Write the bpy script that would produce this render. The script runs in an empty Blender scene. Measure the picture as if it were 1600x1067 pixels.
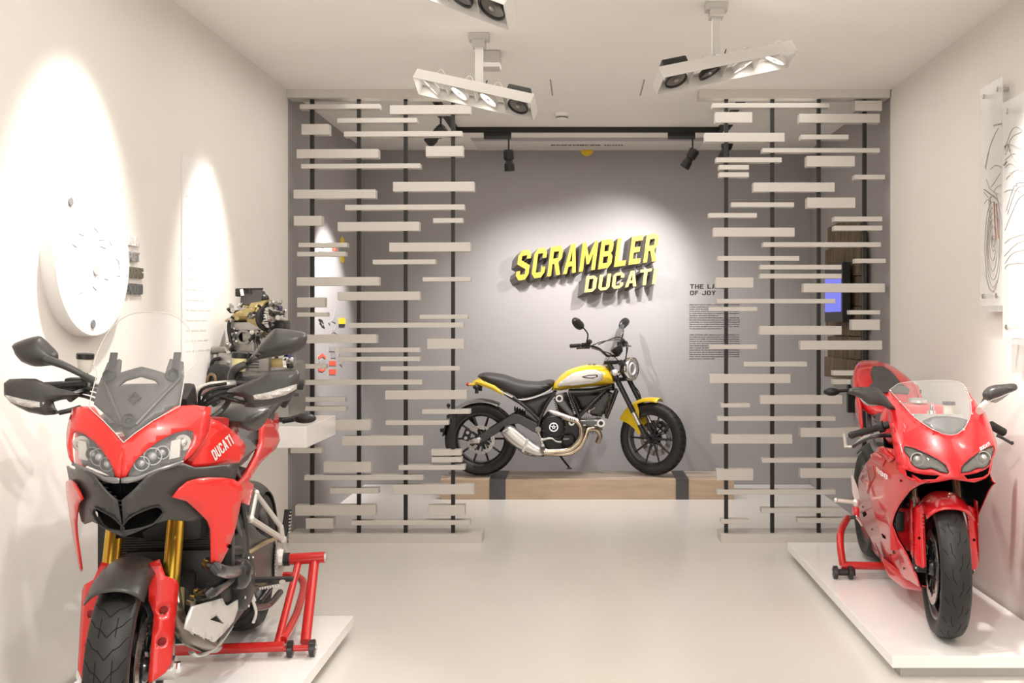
import bpy, bmesh, math, random
from mathutils import Vector, Matrix
from mathutils.geometry import delaunay_2d_cdt
random.seed(7)
C = bpy.context.scene.collection
SC = bpy.context.scene
PI = math.pi
# ---------------------------------------------------------------- camera
cam_d = bpy.data.cameras.new('camera'); cam = bpy.data.objects.new('camera', cam_d); C.objects.link(cam)
F = 1551.0; CX = 910.0; CY = 500.0; EYE = 1.5
cam_d.sensor_width = 36; cam_d.lens = F/1600*36
cam_d.shift_x = -(CX-800)/1600; cam_d.shift_y = -(533.5-CY)/1600
cam.location = (0, 0, EYE); cam.rotation_euler = (PI/2, 0, 0)
cam_d.clip_start = 0.05; cam_d.clip_end = 100
SC.camera = cam
# ---------------------------------------------------------------- world, exposure, large unseen fill lights
w = bpy.data.worlds.new('world'); SC.world = w; w.use_nodes = True
w.node_tree.nodes['Background'].inputs[0].default_value = (1.0, 0.97, 0.93, 1)
w.node_tree.nodes['Background'].inputs[1].default_value = 1.7
SC.view_settings.view_transform = 'Standard'; SC.view_settings.look = 'None'
SC.view_settings.exposure = 0.74; SC.view_settings.gamma = 1.0
SC.view_settings.use_curve_mapping = False
WARM = (1.0, 0.955, 0.895)
def area(name, loc, size, sy, power, rot=(0,0,0), col=WARM, spread=PI):
    d = bpy.data.lights.new(name, 'AREA'); d.shape = 'RECTANGLE'; d.size = size; d.size_y = sy
    d.energy = power; d.color = col; d.spread = spread
    o = bpy.data.objects.new(name, d); C.objects.link(o); o.location = loc; o.rotation_euler = rot
    return o
def spot(name, loc, target, power, angle, blend=0.6, col=WARM, r=0.05):
    d = bpy.data.lights.new(name, 'SPOT'); d.energy = power; d.color = col
    d.spot_size = math.radians(angle); d.spot_blend = blend; d.shadow_soft_size = r
    o = bpy.data.objects.new(name, d); C.objects.link(o); o.location = loc
    o.rotation_euler = (Vector(target)-Vector(loc)).to_track_quat('-Z', 'Y').to_euler()
    return o
area('gallery_fill_light', (0, 1.2, 2.98), 3.2, 6.0, 55)  # unseen soft fill, added to lift the ambient level of the room
area('gallery_fill_light', (0, 5.9, 2.98), 3.2, 2.2, 18)
area('alcove_fill_light', (0, 8.0, 2.98), 3.0, 1.4, 5)  # unseen weak fill, added for the ambient level behind the screens
# wall washers and product spots (ceiling lamps of the gallery)
spot('wall_washer_spot', (-1.38, 3.86, 2.97), (-1.98, 3.86, 1.70), 130, 58, 1.0)
spot('wall_washer_spot', (-1.42, 5.22, 2.90), (-1.98, 5.22, 1.60), 110, 46, 1.0)
spot('wall_washer_spot', (1.45, 4.30, 2.97), (2.07, 4.30, 1.65), 190, 58, 1.0)
spot('bike_spot', (0.95, 4.75, 2.62), (-1.3, 3.3, 0.8), 70, 44, 0.8)
spot('bike_spot', (-0.1, 1.6, 2.8), (-1.35, 3.2, 0.8), 80, 44, 0.8)
spot('bike_spot', (-0.75, 5.35, 2.6), (1.6, 4.6, 0.8), 60, 42, 0.8)
spot('bike_spot', (0.3, 2.2, 2.8), (1.6, 4.5, 0.8), 70, 44, 0.8)
spot('bike_spot', (-0.6, 5.3, 2.6), (-1.3, 3.9, 0.7), 50, 50, 0.8)
# ---------------------------------------------------------------- materials
MATS = {}
def mat(name, col, rough=0.5, metal=0.0, coat=0.0, spec=0.5, noise=0.0, nscale=20, bump=0.0, bscale=60,
        trans=0.0, ior=1.45, alpha=1.0, emit=None, estr=1.0, stretch=None, aniso=0.0, coatr=0.03):
    if name in MATS: return MATS[name]
    m = bpy.data.materials.new(name); m.use_nodes = True; MATS[name] = m
    nt = m.node_tree; b = nt.nodes['Principled BSDF']
    c = (col[0], col[1], col[2], 1)
    b.inputs['Base Color'].default_value = c; b.inputs['Roughness'].default_value = rough
    b.inputs['Metallic'].default_value = metal; b.inputs['Coat Weight'].default_value = coat
    b.inputs['Coat Roughness'].default_value = coatr; b.inputs['IOR'].default_value = ior
    b.inputs['Specular IOR Level'].default_value = spec
    b.inputs['Transmission Weight'].default_value = trans; b.inputs['Alpha'].default_value = alpha
    b.inputs['Anisotropic'].default_value = aniso
    if emit: b.inputs['Emission Color'].default_value = (*emit, 1); b.inputs['Emission Strength'].default_value = estr
    tc = nt.nodes.new('ShaderNodeTexCoord'); mp = nt.nodes.new('ShaderNodeMapping')
    nt.links.new(tc.outputs['Object'], mp.inputs[0])
    if stretch: mp.inputs['Scale'].default_value = stretch
    n = nt.nodes.new('ShaderNodeTexNoise'); n.inputs['Scale'].default_value = nscale; n.inputs['Detail'].default_value = 4
    nt.links.new(mp.outputs[0], n.inputs['Vector'])
    k = max(noise, 0.015)
    r = nt.nodes.new('ShaderNodeValToRGB')
    r.color_ramp.elements[0].position = 0.3; r.color_ramp.elements[1].position = 0.7
    r.color_ramp.elements[0].color = (*[max(0, x*(1-k)) for x in col], 1)
    r.color_ramp.elements[1].color = (*[min(1, x*(1+k)) for x in col], 1)
    nt.links.new(n.outputs['Fac'], r.inputs[0]); nt.links.new(r.outputs[0], b.inputs['Base Color'])
    if bump > 0:
        n2 = nt.nodes.new('ShaderNodeTexNoise'); n2.inputs['Scale'].default_value = bscale; n2.inputs['Detail'].default_value = 3
        nt.links.new(mp.outputs[0], n2.inputs['Vector'])
        bp = nt.nodes.new('ShaderNodeBump'); bp.inputs['Strength'].default_value = bump; bp.inputs['Distance'].default_value = 0.01
        nt.links.new(n2.outputs['Fac'], bp.inputs['Height']); nt.links.new(bp.outputs[0], b.inputs['Normal'])
    return m
WHITE = mat('white wall paint', (0.775, 0.742, 0.70), 0.75, noise=0.01, nscale=2, bump=0.03, bscale=200)
CEIL = mat('white ceiling paint', (0.89, 0.865, 0.83), 0.8, noise=0.01, nscale=2)
GREYW = mat('grey wall paint', (0.345, 0.326, 0.322), 0.75, noise=0.02, nscale=2, bump=0.03, bscale=200)
FLOOR = mat('cream resin floor', (0.745, 0.712, 0.665), 0.22, spec=0.4, noise=0.02, nscale=1.2)
PLINTH = mat('white lacquer', (0.90, 0.885, 0.865), 0.12, spec=0.5)
SLAT = mat('warm white lacquer', (0.62, 0.585, 0.54), 0.5)
LAMPW = mat('lamp housing grey white', (0.55, 0.525, 0.49), 0.4)
BLACKM = mat('black powder coat', (0.012, 0.011, 0.010), 0.45)
REDD = mat('deep gloss red paint', (0.56, 0.007, 0.012), 0.3, coat=0.8, coatr=0.03, spec=0.4)
RED = mat('gloss red paint', (0.66, 0.022, 0.018), 0.3, coat=0.6, coatr=0.04, spec=0.4)
REDM = mat('red stand enamel', (0.55, 0.018, 0.015), 0.3, coat=0.6)
YEL = mat('gloss yellow paint', (0.82, 0.55, 0.02), 0.3, coat=0.9)
DKPL = mat('dark grey matt plastic', (0.046, 0.043, 0.041), 0.36, spec=0.5, bump=0.02, bscale=300)
BLPL = mat('black plastic', (0.018, 0.017, 0.016), 0.38, bump=0.03, bscale=200)
RUB = mat('tyre rubber', (0.022, 0.021, 0.020), 0.5, spec=0.4, noise=0.15, nscale=30, bump=0.05, bscale=150)
GROOVE = mat('tyre groove', (0.004, 0.004, 0.004), 0.9)
BLMET = mat('black rim paint', (0.012, 0.012, 0.013), 0.28, coat=0.5)
GRIP = mat('grip rubber', (0.02, 0.019, 0.018), 0.75, bump=0.5, bscale=250)
LEATH = mat('seat vinyl', (0.055, 0.052, 0.050), 0.5, bump=0.12, bscale=400)
ALU = mat('cast aluminium', (0.62, 0.60, 0.57), 0.36, 1.0, bump=0.08, bscale=150, noise=0.06)
ALUS = mat('silver painted metal', (0.66, 0.64, 0.60), 0.38, 0.55)
CHROME = mat('polished steel', (0.78, 0.77, 0.75), 0.12, 1.0)
STEEL = mat('brushed steel', (0.55, 0.53, 0.50), 0.28, 1.0, stretch=(1, 1, 12), bump=0.1, bscale=90)
EXH = mat('bronzed exhaust steel', (0.56, 0.47, 0.36), 0.22, 1.0, noise=0.25, nscale=9)
GOLD = mat('gold anodised tube', (0.62, 0.40, 0.055), 0.26, 0.9)
TITAN = mat('gold grey fork tube', (0.52, 0.44, 0.30), 0.25, 1.0)
ENG = mat('engine casting', (0.30, 0.29, 0.27), 0.45, 0.8, bump=0.25, bscale=80, noise=0.1)
ENGD = mat('black engine cover', (0.025, 0.024, 0.023), 0.42, 0.3, bump=0.08, bscale=100)
BRASSC = mat('olive gold magnesium cover', (0.42, 0.33, 0.15), 0.42, 0.75, bump=0.1, bscale=100)
WIRE = mat('black cable sheath', (0.010, 0.010, 0.010), 0.5)
DISCM = mat('brake disc steel', (0.56, 0.53, 0.50), 0.26, 1.0)
LENS = mat('clear lens', (0.8, 0.8, 0.8), 0.02, spec=0.6, alpha=0.07, coat=0.5)
SMOKE = mat('smoked screen', (0.10, 0.095, 0.09), 0.03, alpha=0.5, coat=0.5)
CLEAR = mat('clear acrylic', (0.9, 0.9, 0.9), 0.02, alpha=0.05, coat=0.4)
DARKIN = mat('dark interior', (0.003, 0.003, 0.003), 0.9, spec=0.05)
WHITEP = mat('white lettering', (0.75, 0.73, 0.72), 0.4)
MIRR = mat('mirror glass', (0.75, 0.76, 0.78), 0.03, 1.0)
BULB = mat('lit lamp glass', (1, 1, 1), 0.3, emit=(1.0, 0.96, 0.90), estr=4)
RADM = mat('radiator core', (0.018, 0.017, 0.016), 0.55, 0.3)
WOODL = mat('pale timber', (0.50, 0.37, 0.26), 0.6, noise=0.10, nscale=4, stretch=(0.8, 5, 6), bump=0.15, bscale=30)
WOODE = mat('weathered timber top', (0.52, 0.44, 0.37), 0.7, noise=0.3, nscale=5, stretch=(0.6, 8, 8), bump=0.3, bscale=25)
WOODD = mat('old brown barn wood', (0.125, 0.088, 0.055), 0.75, noise=0.45, nscale=7, stretch=(3, 3, 0.8), bump=0.4, bscale=20)
STRAP = mat('dark steel strap', (0.085, 0.080, 0.078), 0.4, 0.6, noise=0.1)
# ---------------------------------------------------------------- mesh helpers
def V(*a): return Vector(a[0]) if len(a) == 1 else Vector(a)
def crom(pts, n, closed=False):
    pts = [Vector(p) for p in pts]; out = []; L = len(pts)
    if L < 3 and not closed:
        return [pts[0].lerp(pts[-1], i/n) for i in range(n+1)]
    segs = L if closed else L-1
    for i in range(segs):
        if closed: a, b, c, d = pts[(i-1) % L], pts[i], pts[(i+1) % L], pts[(i+2) % L]
        else: a, b, c, d = pts[max(i-1, 0)], pts[i], pts[i+1], pts[min(i+2, L-1)]
        for k in range(n):
            t = k/n
            out.append(0.5*((2*b)+(c-a)*t+(2*a-5*b+4*c-d)*t*t+(3*b-a-3*c+d)*t*t*t))
    if not closed: out.append(pts[-1].copy())
    return out
def frame(d, up=None):
    d = Vector(d).normalized()
    u = Vector(up) if up is not None else (Vector((0, 0, 1)) if abs(d.z) < 0.9 else Vector((0, 1, 0)))
    a = d.cross(u).normalized(); b = a.cross(d).normalized()
    return a, b, d
class MB:
    def __init__(s): s.v = []; s.f = []
    def add(s, vs, fs):
        o = len(s.v); s.v += [tuple(p) for p in vs]; s.f += [tuple(i+o for i in f) for f in fs]; return s
    def box(s, c, size, rot=None, taper=1.0, bev=0.0):
        x, y, z = [q/2 for q in size]
        if bev > 0:
            bm = bmesh.new(); bmesh.ops.create_cube(bm, size=1)
            for q in bm.verts: q.co = Vector((q.co.x*size[0], q.co.y*size[1], q.co.z*size[2]))
            bmesh.ops.bevel(bm, geom=list(bm.edges), offset=bev, segments=2, profile=0.6, affect='EDGES')
            bm.verts.index_update(); vs = [q.co.copy() for q in bm.verts]; fs = [[q.index for q in f.verts] for f in bm.faces]; bm.free()
        else:
            vs = [Vector((i*x*(taper if k > 0 else 1), j*y*(taper if k > 0 else 1), k*z)) for k in (-1, 1) for j in (-1, 1) for i in (-1, 1)]
            fs = [(0, 2, 3, 1), (4, 5, 7, 6), (0, 1, 5, 4), (2, 6, 7, 3), (0, 4, 6, 2), (1, 3, 7, 5)]
        R = rot.to_matrix() if hasattr(rot, 'to_matrix') else (rot if rot is not None else Matrix.Identity(3))
        return s.add([R @ q + Vector(c) for q in vs], fs)
    def cyl(s, p0, p1, r0, r1=None, n=20, caps=True):
        r1 = r0 if r1 is None else r1; p0 = Vector(p0); p1 = Vector(p1); a, b, d = frame(p1-p0)
        vs = [];
        for p, r in ((p0, r0), (p1, r1)):
            vs += [p+a*r*math.cos(2*PI*i/n)+b*r*math.sin(2*PI*i/n) for i in range(n)]
        fs = [(i, (i+1) % n, n+(i+1) % n, n+i) for i in range(n)]
        if caps: fs += [tuple(range(n-1, -1, -1)), tuple(range(n, 2*n))]
        return s.add(vs, fs)
    def tube(s, path, r, n=10, sm=6, caps=True, flat=1.0, up=None):
        P = crom(path, sm) if sm > 1 else [Vector(p) for p in path]
        rs = r if isinstance(r, (list, tuple)) else None
        vs = []; L = len(P); prev = None
        for i, p in enumerate(P):
            d = (P[min(i+1, L-1)]-P[max(i-1, 0)])
            if d.length < 1e-9: d = Vector((0, 0, 1))
            d.normalize()
            if prev is None: a, b, _ = frame(d, up)
            else:
                a = prev-d*prev.dot(d)
                if a.length < 1e-6: a, b, _ = frame(d)
                a.normalize(); b = a.cross(d).normalized()
            prev = a
            if rs:
                t = i/(L-1)*(len(rs)-1); k = min(int(t), len(rs)-2); rr = rs[k]+(rs[k+1]-rs[k])*(t-k)
            else: rr = r
            vs += [p+a*rr*math.cos(2*PI*j/n)+b*rr*flat*math.sin(2*PI*j/n) for j in range(n)]
        fs = []
        for i in range(L-1):
            for j in range(n):
                fs.append((i*n+j, i*n+(j+1) % n, (i+1)*n+(j+1) % n, (i+1)*n+j))
        if caps: fs += [tuple(range(n-1, -1, -1)), tuple((L-1)*n+j for j in range(n))]
        return s.add(vs, fs)
    def lathe(s, prof, c=(0, 0, 0), axis=(1, 0, 0), n=48, a0=0, a1=2*PI, closed=False):
        # prof: (t along axis, r)
        c = Vector(c); a, b, d = frame(axis); full = abs(a1-a0-2*PI) < 1e-6
        m = len(prof); cnt = n if full else n+1; vs = []
        for i in range(cnt):
            th = a0+(a1-a0)*i/n
            for t, r in prof: vs.append(c+d*t+(a*math.cos(th)+b*math.sin(th))*r)
        fs = []
        pm = m if closed else m-1
        for i in range(n):
            i2 = (i+1) % cnt
            for j in range(pm):
                j2 = (j+1) % m
                fs.append((i*m+j, i2*m+j, i2*m+j2, i*m+j2))
        return s.add(vs, fs)
    def sphere(s, c, r, n=14, sc=(1, 1, 1)):
        vs = []; fs = []; m = n//2; c = Vector(c)
        for i in range(m+1):
            th = PI*i/m
            for j in range(n):
                ph = 2*PI*j/n
                vs.append(c+Vector((r*sc[0]*math.sin(th)*math.cos(ph), r*sc[1]*math.sin(th)*math.sin(ph), r*sc[2]*math.cos(th))))
        for i in range(m):
            for j in range(n): fs.append((i*n+j, (i+1)*n+j, (i+1)*n+(j+1) % n, i*n+(j+1) % n))
        return s.add(vs, fs)
    def loft(s, secs, closed=True, caps=True):
        n = len(secs[0]); vs = [p for q in secs for p in q]; fs = []
        for i in range(len(secs)-1):
            for j in range(n if closed else n-1):
                fs.append((i*n+j, i*n+(j+1) % n, (i+1)*n+(j+1) % n, (i+1)*n+j))
        if caps and closed: fs += [tuple(range(n-1, -1, -1)), tuple((len(secs)-1)*n+j for j in range(n))]
        return s.add(vs, fs)
    def prism(s, outline, depth, fn):
        # outline (a,b) -> fn(a,b,t) t in 0..depth, simple triangulated slab
        tri = fill2d(outline, [], None); vs2, fs2 = tri; n = len(vs2)
        vs = [fn(p[0], p[1], 0) for p in vs2]+[fn(p[0], p[1], depth) for p in vs2]
        fs = [tuple(f) for f in fs2]+[tuple(i+n for i in reversed(f)) for f in fs2]
        cnt = {}
        for f in fs2:
            for i in range(len(f)):
                e = (f[i], f[(i+1) % len(f)]); cnt[e] = 1
        for (a, b) in cnt:
            if (b, a) not in cnt: fs.append((b, a, a+n, b+n))
        return s.add(vs, fs)
    def ring(s, c, axis, r0, r1, th, holes=None, n=64):
        """flat washer, holes = list of (radius, angle, hole radius)"""
        a, b, d = frame(axis); c = Vector(c)
        outer = [(r1*math.cos(2*PI*i/n), r1*math.sin(2*PI*i/n)) for i in range(n)]
        hs = [[(r0*math.cos(2*PI*i/n), r0*math.sin(2*PI*i/n)) for i in range(n)]]
        for (hr, ha, q) in (holes or []):
            hs.append([(hr*math.cos(ha)+q*math.cos(2*PI*i/6), hr*math.sin(ha)+q*math.sin(2*PI*i/6)) for i in range(6)])
        vs2, fs2 = fill2d(outer, hs, None); m = len(vs2)
        f = lambda p, t: c+a*p[0]+b*p[1]+d*t
        vs = [f(p, -th/2) for p in vs2]+[f(p, th/2) for p in vs2]
        fs = [tuple(q) for q in fs2]+[tuple(i+m for i in reversed(q)) for q in fs2]
        cnt = set()
        for q in fs2:
            for i in range(len(q)): cnt.add((q[i], q[(i+1) % len(q)]))
        for (x, y) in cnt:
            if (y, x) not in cnt: fs.append((y, x, x+m, y+m))
        return s.add(vs, fs)
    def mirror(s):
        n = len(s.v); s.v += [(-p[0], p[1], p[2]) for p in s.v]; s.f += [tuple(i+n for i in reversed(f)) for f in s.f]; return s
def inside(p, poly):
    x, y = p[0], p[1]; r = False; j = len(poly)-1
    for i in range(len(poly)):
        xi, yi = poly[i][0], poly[i][1]; xj, yj = poly[j][0], poly[j][1]
        if (yi > y) != (yj > y) and x < (xj-xi)*(y-yi)/(yj-yi)+xi: r = not r
        j = i
    return r
def fill2d(outline, holes, step):
    pts = []; edges = []
    def loop(L):
        o = len(pts)
        if step:
            M = []
            for i in range(len(L)):
                a = Vector(L[i][:2]); b = Vector(L[(i+1) % len(L)][:2]); k = max(1, int((b-a).length/step))
                for q in range(k): M.append(a.lerp(b, q/k))
        else: M = [Vector(q[:2]) for q in L]
        pts.extend(M)
        for i in range(len(M)): edges.append((o+i, o+(i+1) % len(M)))
        return M
    O = loop(outline); H = [loop(h) for h in holes]
    if step:
        xs = [p.x for p in O]; ys = [p.y for p in O]
        x = min(xs)+step/2; bnd = list(pts)
        while x < max(xs):
            y = min(ys)+step/2
            while y < max(ys):
                q = Vector((x, y))
                if inside(q, O) and not any(inside(q, h) for h in H) and all((q-e).length_squared > (step*0.45)**2 for e in bnd): pts.append(q)
                y += step
            x += step
    r = delaunay_2d_cdt(pts, edges, [], 0, 1e-7)
    vs = r[0]; fs = []
    for f in r[2]:
        c = sum((vs[i] for i in f), Vector((0, 0)))/len(f)
        if inside(c, O) and not any(inside(c, h) for h in H): fs.append(list(f))
    return vs, fs
def link(name, mb, m, parent=None, smooth=True, label=None, th=0, sub=0, bev=0, kind=None, ang=38, off=-1):
    me = bpy.data.meshes.new(name); me.from_pydata([tuple(p) for p in mb.v], [], mb.f)
    bm = bmesh.new(); bm.from_mesh(me); bmesh.ops.remove_doubles(bm, verts=bm.verts, dist=2e-6)
    if th == 0: bmesh.ops.recalc_face_normals(bm, faces=bm.faces)
    if smooth:
        for f in bm.faces: f.smooth = True
        lim = math.radians(ang)
        for e in bm.edges:
            if len(e.link_faces) == 2 and e.calc_face_angle(0) > lim: e.smooth = False
    bm.to_mesh(me); bm.free(); me.materials.append(m)
    o = bpy.data.objects.new(name, me); C.objects.link(o)
    if parent is not None: o.parent = parent
    if label: o['label'] = label
    if kind: o['kind'] = kind
    if bev:
        q = o.modifiers.new('bevel', 'BEVEL'); q.width = bev; q.segments = 2; q.limit_method = 'ANGLE'; q.angle_limit = math.radians(40)
    if th:
        q = o.modifiers.new('solid', 'SOLIDIFY'); q.thickness = th; q.offset = off
    if sub:
        q = o.modifiers.new('sub', 'SUBSURF'); q.levels = sub; q.render_levels = sub
    return o
def thing(name, label, cat, loc=(0, 0, 0), rz=0, group=None):
    o = bpy.data.objects.new(name, None); C.objects.link(o); o.location = loc; o.rotation_euler = (0, 0, rz)
    o.empty_display_size = 0.1; o['label'] = label; o['category'] = cat
    if group: o['group'] = group
    return o
def tag(o, label, cat, group=None):
    o['label'] = label; o['category'] = cat
    if group: o['group'] = group
    return o
def struct(name, mb, m, parent=None, smooth=False):
    o = link(name, mb, m, parent, smooth=smooth); o['kind'] = 'structure'; return o
def at(px, py, Y):
    """measured photo pixel at a known distance Y from the viewpoint -> room coordinates"""
    return Vector(((px-CX)/F*Y, Y, EYE-(py-CY)/F*Y))
# simple block letters: strokes on a 4 x 6 cell, drawn as polygons (outer loops, holes)
G = {
 'A': ([[(0,0),(1.15,0),(1.4,1.4),(2.6,1.4),(2.85,0),(4,0),(2.7,6),(1.3,6)]], [[(1.6,2.4),(2.4,2.4),(2,4.6)]]),
 'B': ([[(0,0),(3,0),(4,.9),(4,2.4),(3.4,3.05),(3.9,3.7),(3.9,5.1),(3,6),(0,6)]], [[(1.2,1.1),(2.7,1.1),(2.7,2.5),(1.2,2.5)],[(1.2,3.6),(2.6,3.6),(2.6,4.9),(1.2,4.9)]]),
 'C': ([[(1,0),(3,0),(4,1),(4,2.1),(2.8,2.1),(2.8,1.1),(1.2,1.1),(1.2,4.9),(2.8,4.9),(2.8,3.9),(4,3.9),(4,5),(3,6),(1,6),(0,5),(0,1)]], []),
 'D': ([[(0,0),(2.9,0),(4,1.1),(4,4.9),(2.9,6),(0,6)]], [[(1.2,1.1),(2.7,1.1),(2.7,4.9),(1.2,4.9)]]),
 'E': ([[(0,0),(3.6,0),(3.6,1.1),(1.2,1.1),(1.2,2.5),(3,2.5),(3,3.6),(1.2,3.6),(1.2,4.9),(3.6,4.9),(3.6,6),(0,6)]], []),
 'F': ([[(0,0),(1.2,0),(1.2,2.5),(3,2.5),(3,3.6),(1.2,3.6),(1.2,4.9),(3.6,4.9),(3.6,6),(0,6)]], []),
 'G': ([[(1,0),(3,0),(4,1),(4,3.2),(2.2,3.2),(2.2,2.2),(2.8,2.2),(2.8,1.1),(1.2,1.1),(1.2,4.9),(2.8,4.9),(2.8,4.1),(4,4.1),(4,5),(3,6),(1,6),(0,5),(0,1)]], []),
 'H': ([[(0,0),(1.2,0),(1.2,2.5),(2.8,2.5),(2.8,0),(4,0),(4,6),(2.8,6),(2.8,3.6),(1.2,3.6),(1.2,6),(0,6)]], []),
 'I': ([[(0,0),(1.2,0),(1.2,6),(0,6)]], []),
 'J': ([[(1,0),(3,0),(4,1),(4,6),(2.8,6),(2.8,1.1),(1.2,1.1),(1.2,2),(0,2),(0,1)]], []),
 'L': ([[(0,0),(3.5,0),(3.5,1.1),(1.2,1.1),(1.2,6),(0,6)]], []),
 'M': ([[(0,0),(1.2,0),(1.2,3.6),(2.1,1.4),(2.9,1.4),(3.8,3.6),(3.8,0),(5,0),(5,6),(3.9,6),(2.5,3),(1.1,6),(0,6)]], []),
 'N': ([[(0,0),(1.2,0),(1.2,3.6),(2.9,0),(4,0),(4,6),(2.8,6),(2.8,2.4),(1.1,6),(0,6)]], []),
 'O': ([[(1,0),(3,0),(4,1),(4,5),(3,6),(1,6),(0,5),(0,1)]], [[(1.2,1.1),(2.8,1.1),(2.8,4.9),(1.2,4.9)]]),
 'P': ([[(0,0),(1.2,0),(1.2,2.2),(3,2.2),(4,3.1),(4,5.1),(3,6),(0,6)]], [[(1.2,3.3),(2.8,3.3),(2.8,4.9),(1.2,4.9)]]),
 'R': ([[(0,0),(1.2,0),(1.2,2.4),(1.8,2.4),(2.8,0),(4.1,0),(3,2.6),(4,3.4),(4,5.1),(3,6),(0,6)]], [[(1.2,3.5),(2.8,3.5),(2.8,4.9),(1.2,4.9)]]),
 'S': ([[(0,1),(1,0),(3,0),(4,1),(4,2.8),(1.2,4),(1.2,4.9),(2.8,4.9),(2.8,4.2),(4,4.2),(4,5),(3,6),(1,6),(0,5),(0,3.3),(2.8,2.1),(2.8,1.1),(1.2,1.1),(1.2,1.9),(0,1.9)]], []),
 'T': ([[(1.4,0),(2.6,0),(2.6,4.9),(4,4.9),(4,6),(0,6),(0,4.9),(1.4,4.9)]], []),
 'U': ([[(1,0),(3,0),(4,1),(4,6),(2.8,6),(2.8,1.1),(1.2,1.1),(1.2,6),(0,6),(0,1)]], []),
 'Y': ([[(1.4,0),(2.6,0),(2.6,2.4),(4,6),(2.7,6),(2,3.8),(1.3,6),(0,6),(1.4,2.4)]], []),
 '1': ([[(1.0,0),(2.2,0),(2.2,6),(1.2,6),(0.2,5),(0.2,4.2),(1.0,4.6)]], []),
 '9': ([[(1,0),(3,0),(4,1),(4,5),(3,6),(1,6),(0,5),(0,3.2),(1,2.4),(2.8,2.4),(2.8,1.1),(1.2,1.1),(1.2,1.6),(0,1.6),(0,1)]], [[(1.2,3.5),(2.8,3.5),(2.8,4.9),(1.2,4.9)]]),
 '8': ([[(1,0),(3,0),(4,1),(4,2.4),(3.5,3),(4,3.6),(4,5),(3,6),(1,6),(0,5),(0,3.6),(0.5,3),(0,2.4),(0,1)]], [[(1.2,1.1),(2.8,1.1),(2.8,2.5),(1.2,2.5)],[(1.2,3.5),(2.8,3.5),(2.8,4.9),(1.2,4.9)]]),
}
def adv(ch): return {'I': 1.2, 'M': 5, 'L': 3.5, 'E': 3.6, 'F': 3.6, ' ': 2.2, '1': 2.4}.get(ch, 4)
def letter(mb, ch, fn, depth):
    """fn(a,b,t): letter cell coordinates (b 0..6) and depth to space"""
    if ch == ' ': return
    for out in G[ch][0]:
        vs2, fs2 = fill2d(out, G[ch][1], None); n = len(vs2)
        vs = [fn(p[0], p[1], 0) for p in vs2]+[fn(p[0], p[1], depth) for p in vs2]
        fs = [tuple(f) for f in fs2]+[tuple(i+n for i in reversed(f)) for f in fs2]
        cnt = set()
        for q in fs2:
            for i in range(len(q)): cnt.add((q[i], q[(i+1) % len(q)]))
        for (x, y) in cnt:
            if (y, x) not in cnt: fs.append((y, x, x+n, y+n))
        mb.add(vs, fs)
def text_mesh(s, fn, depth, gap=0.7):
    mb = MB(); x = 0
    for ch in s:
        letter(mb, ch, lambda a, b, t, x=x: fn(a+x, b, t), depth); x += adv(ch)+gap
    return mb, x-gap
# ================================================================ ROOM
XL, XR, YB, YF, H = -1.985, 2.075, 9.05, -4.5, 3.05
YS = 6.69                                  # plane of the two slat screens
T = 0.15
struct('floor', MB().box(((XL+XR)/2, (YB+YF)/2, -T/2), (XR-XL+2*T, YB-YF+2*T, T)), FLOOR)
struct('ceiling', MB().box(((XL+XR)/2, (YB+YF)/2, H+T/2), (XR-XL+2*T, YB-YF+2*T, T)), CEIL)
struct('wall_left', MB().box((XL-T/2, (YS+YF)/2, H/2), (T, YS-YF, H)), WHITE)
struct('wall_right', MB().box((XR+T/2, (YS+YF)/2, H/2), (T, YS-YF, H)), WHITE)
struct('wall_left_alcove', MB().box((XL-T/2, (YB+YS)/2, H/2), (T, YB-YS, H)), GREYW)
struct('wall_right_alcove', MB().box((XR+T/2, (YB+YS)/2, H/2), (T, YB-YS, H)), GREYW)
struct('wall_back', MB().box(((XL+XR)/2, YB+T/2, H/2), (XR-XL+2*T, T, H)), GREYW)
# ceiling slits (recessed shadow joints)
k = 0
for (ax, ay, bx, by) in ((860, 124, 863, 149), (1005, 124, 1002, 149)):
    k += 1
    ya = F*(H-EYE)/(CY-ay); yb = F*(H-EYE)/(CY-by); xa = (ax-CX)/F*ya; xb = (bx-CX)/F*yb
    struct('trim_%d' % k, MB().box(((xa+xb)/2, (ya+yb)/2, H-0.001), (0.008, yb-ya, 0.004)), mat('shadow joint', (0.33, 0.31, 0.29), 0.8))
# back ceiling print with text and half disc
def ceil_fn(x0, y0, sx, sy):
    return lambda a, b, t: Vector((x0+a*sx, y0-b*sy, H-0.003-t))
cp = thing('ceiling_graphic', 'white printed panel on alcove ceiling with heading and yellow sun', 'graphic', (0.05, 8.6, H))
m_ = MB().box((0, 0.20, -0.004), (2.0, 0.46, 0.006)); link('panel', m_, mat('printed white panel', (0.74, 0.72, 0.70), 0.6), cp, smooth=False)
m_ = MB().box((0, -0.10, -0.004), (2.0, 0.12, 0.006)); link('grey_strip', m_, mat('printed grey strip', (0.45, 0.42, 0.44), 0.6), cp, smooth=False, label='grey halftone strip')
tm, wd = text_mesh('SCRAMBLER ICON', lambda a, b, t: Vector((a*0.0105-0.33, 0.13+b*0.010, -0.0075-t)), 0.001); link('heading', tm, BLPL, cp, smooth=False, label='dark heading upside down')
sm = MB(); n = 24
sm.add([Vector((0, 0.445, -0.008))]+[Vector((0.055*math.cos(-PI*i/n), 0.445+0.055*math.sin(-PI*i/n), -0.008)) for i in range(n+1)], [(0, i+1, i+2) for i in range(n)])
YELP = mat('yellow print', (0.80, 0.56, 0.03), 0.5)
link('sun', sm, YELP, cp, smooth=False, label='yellow half disc', th=0.001)
sd = MB(); cx = (917-CX)/F*YB
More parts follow.
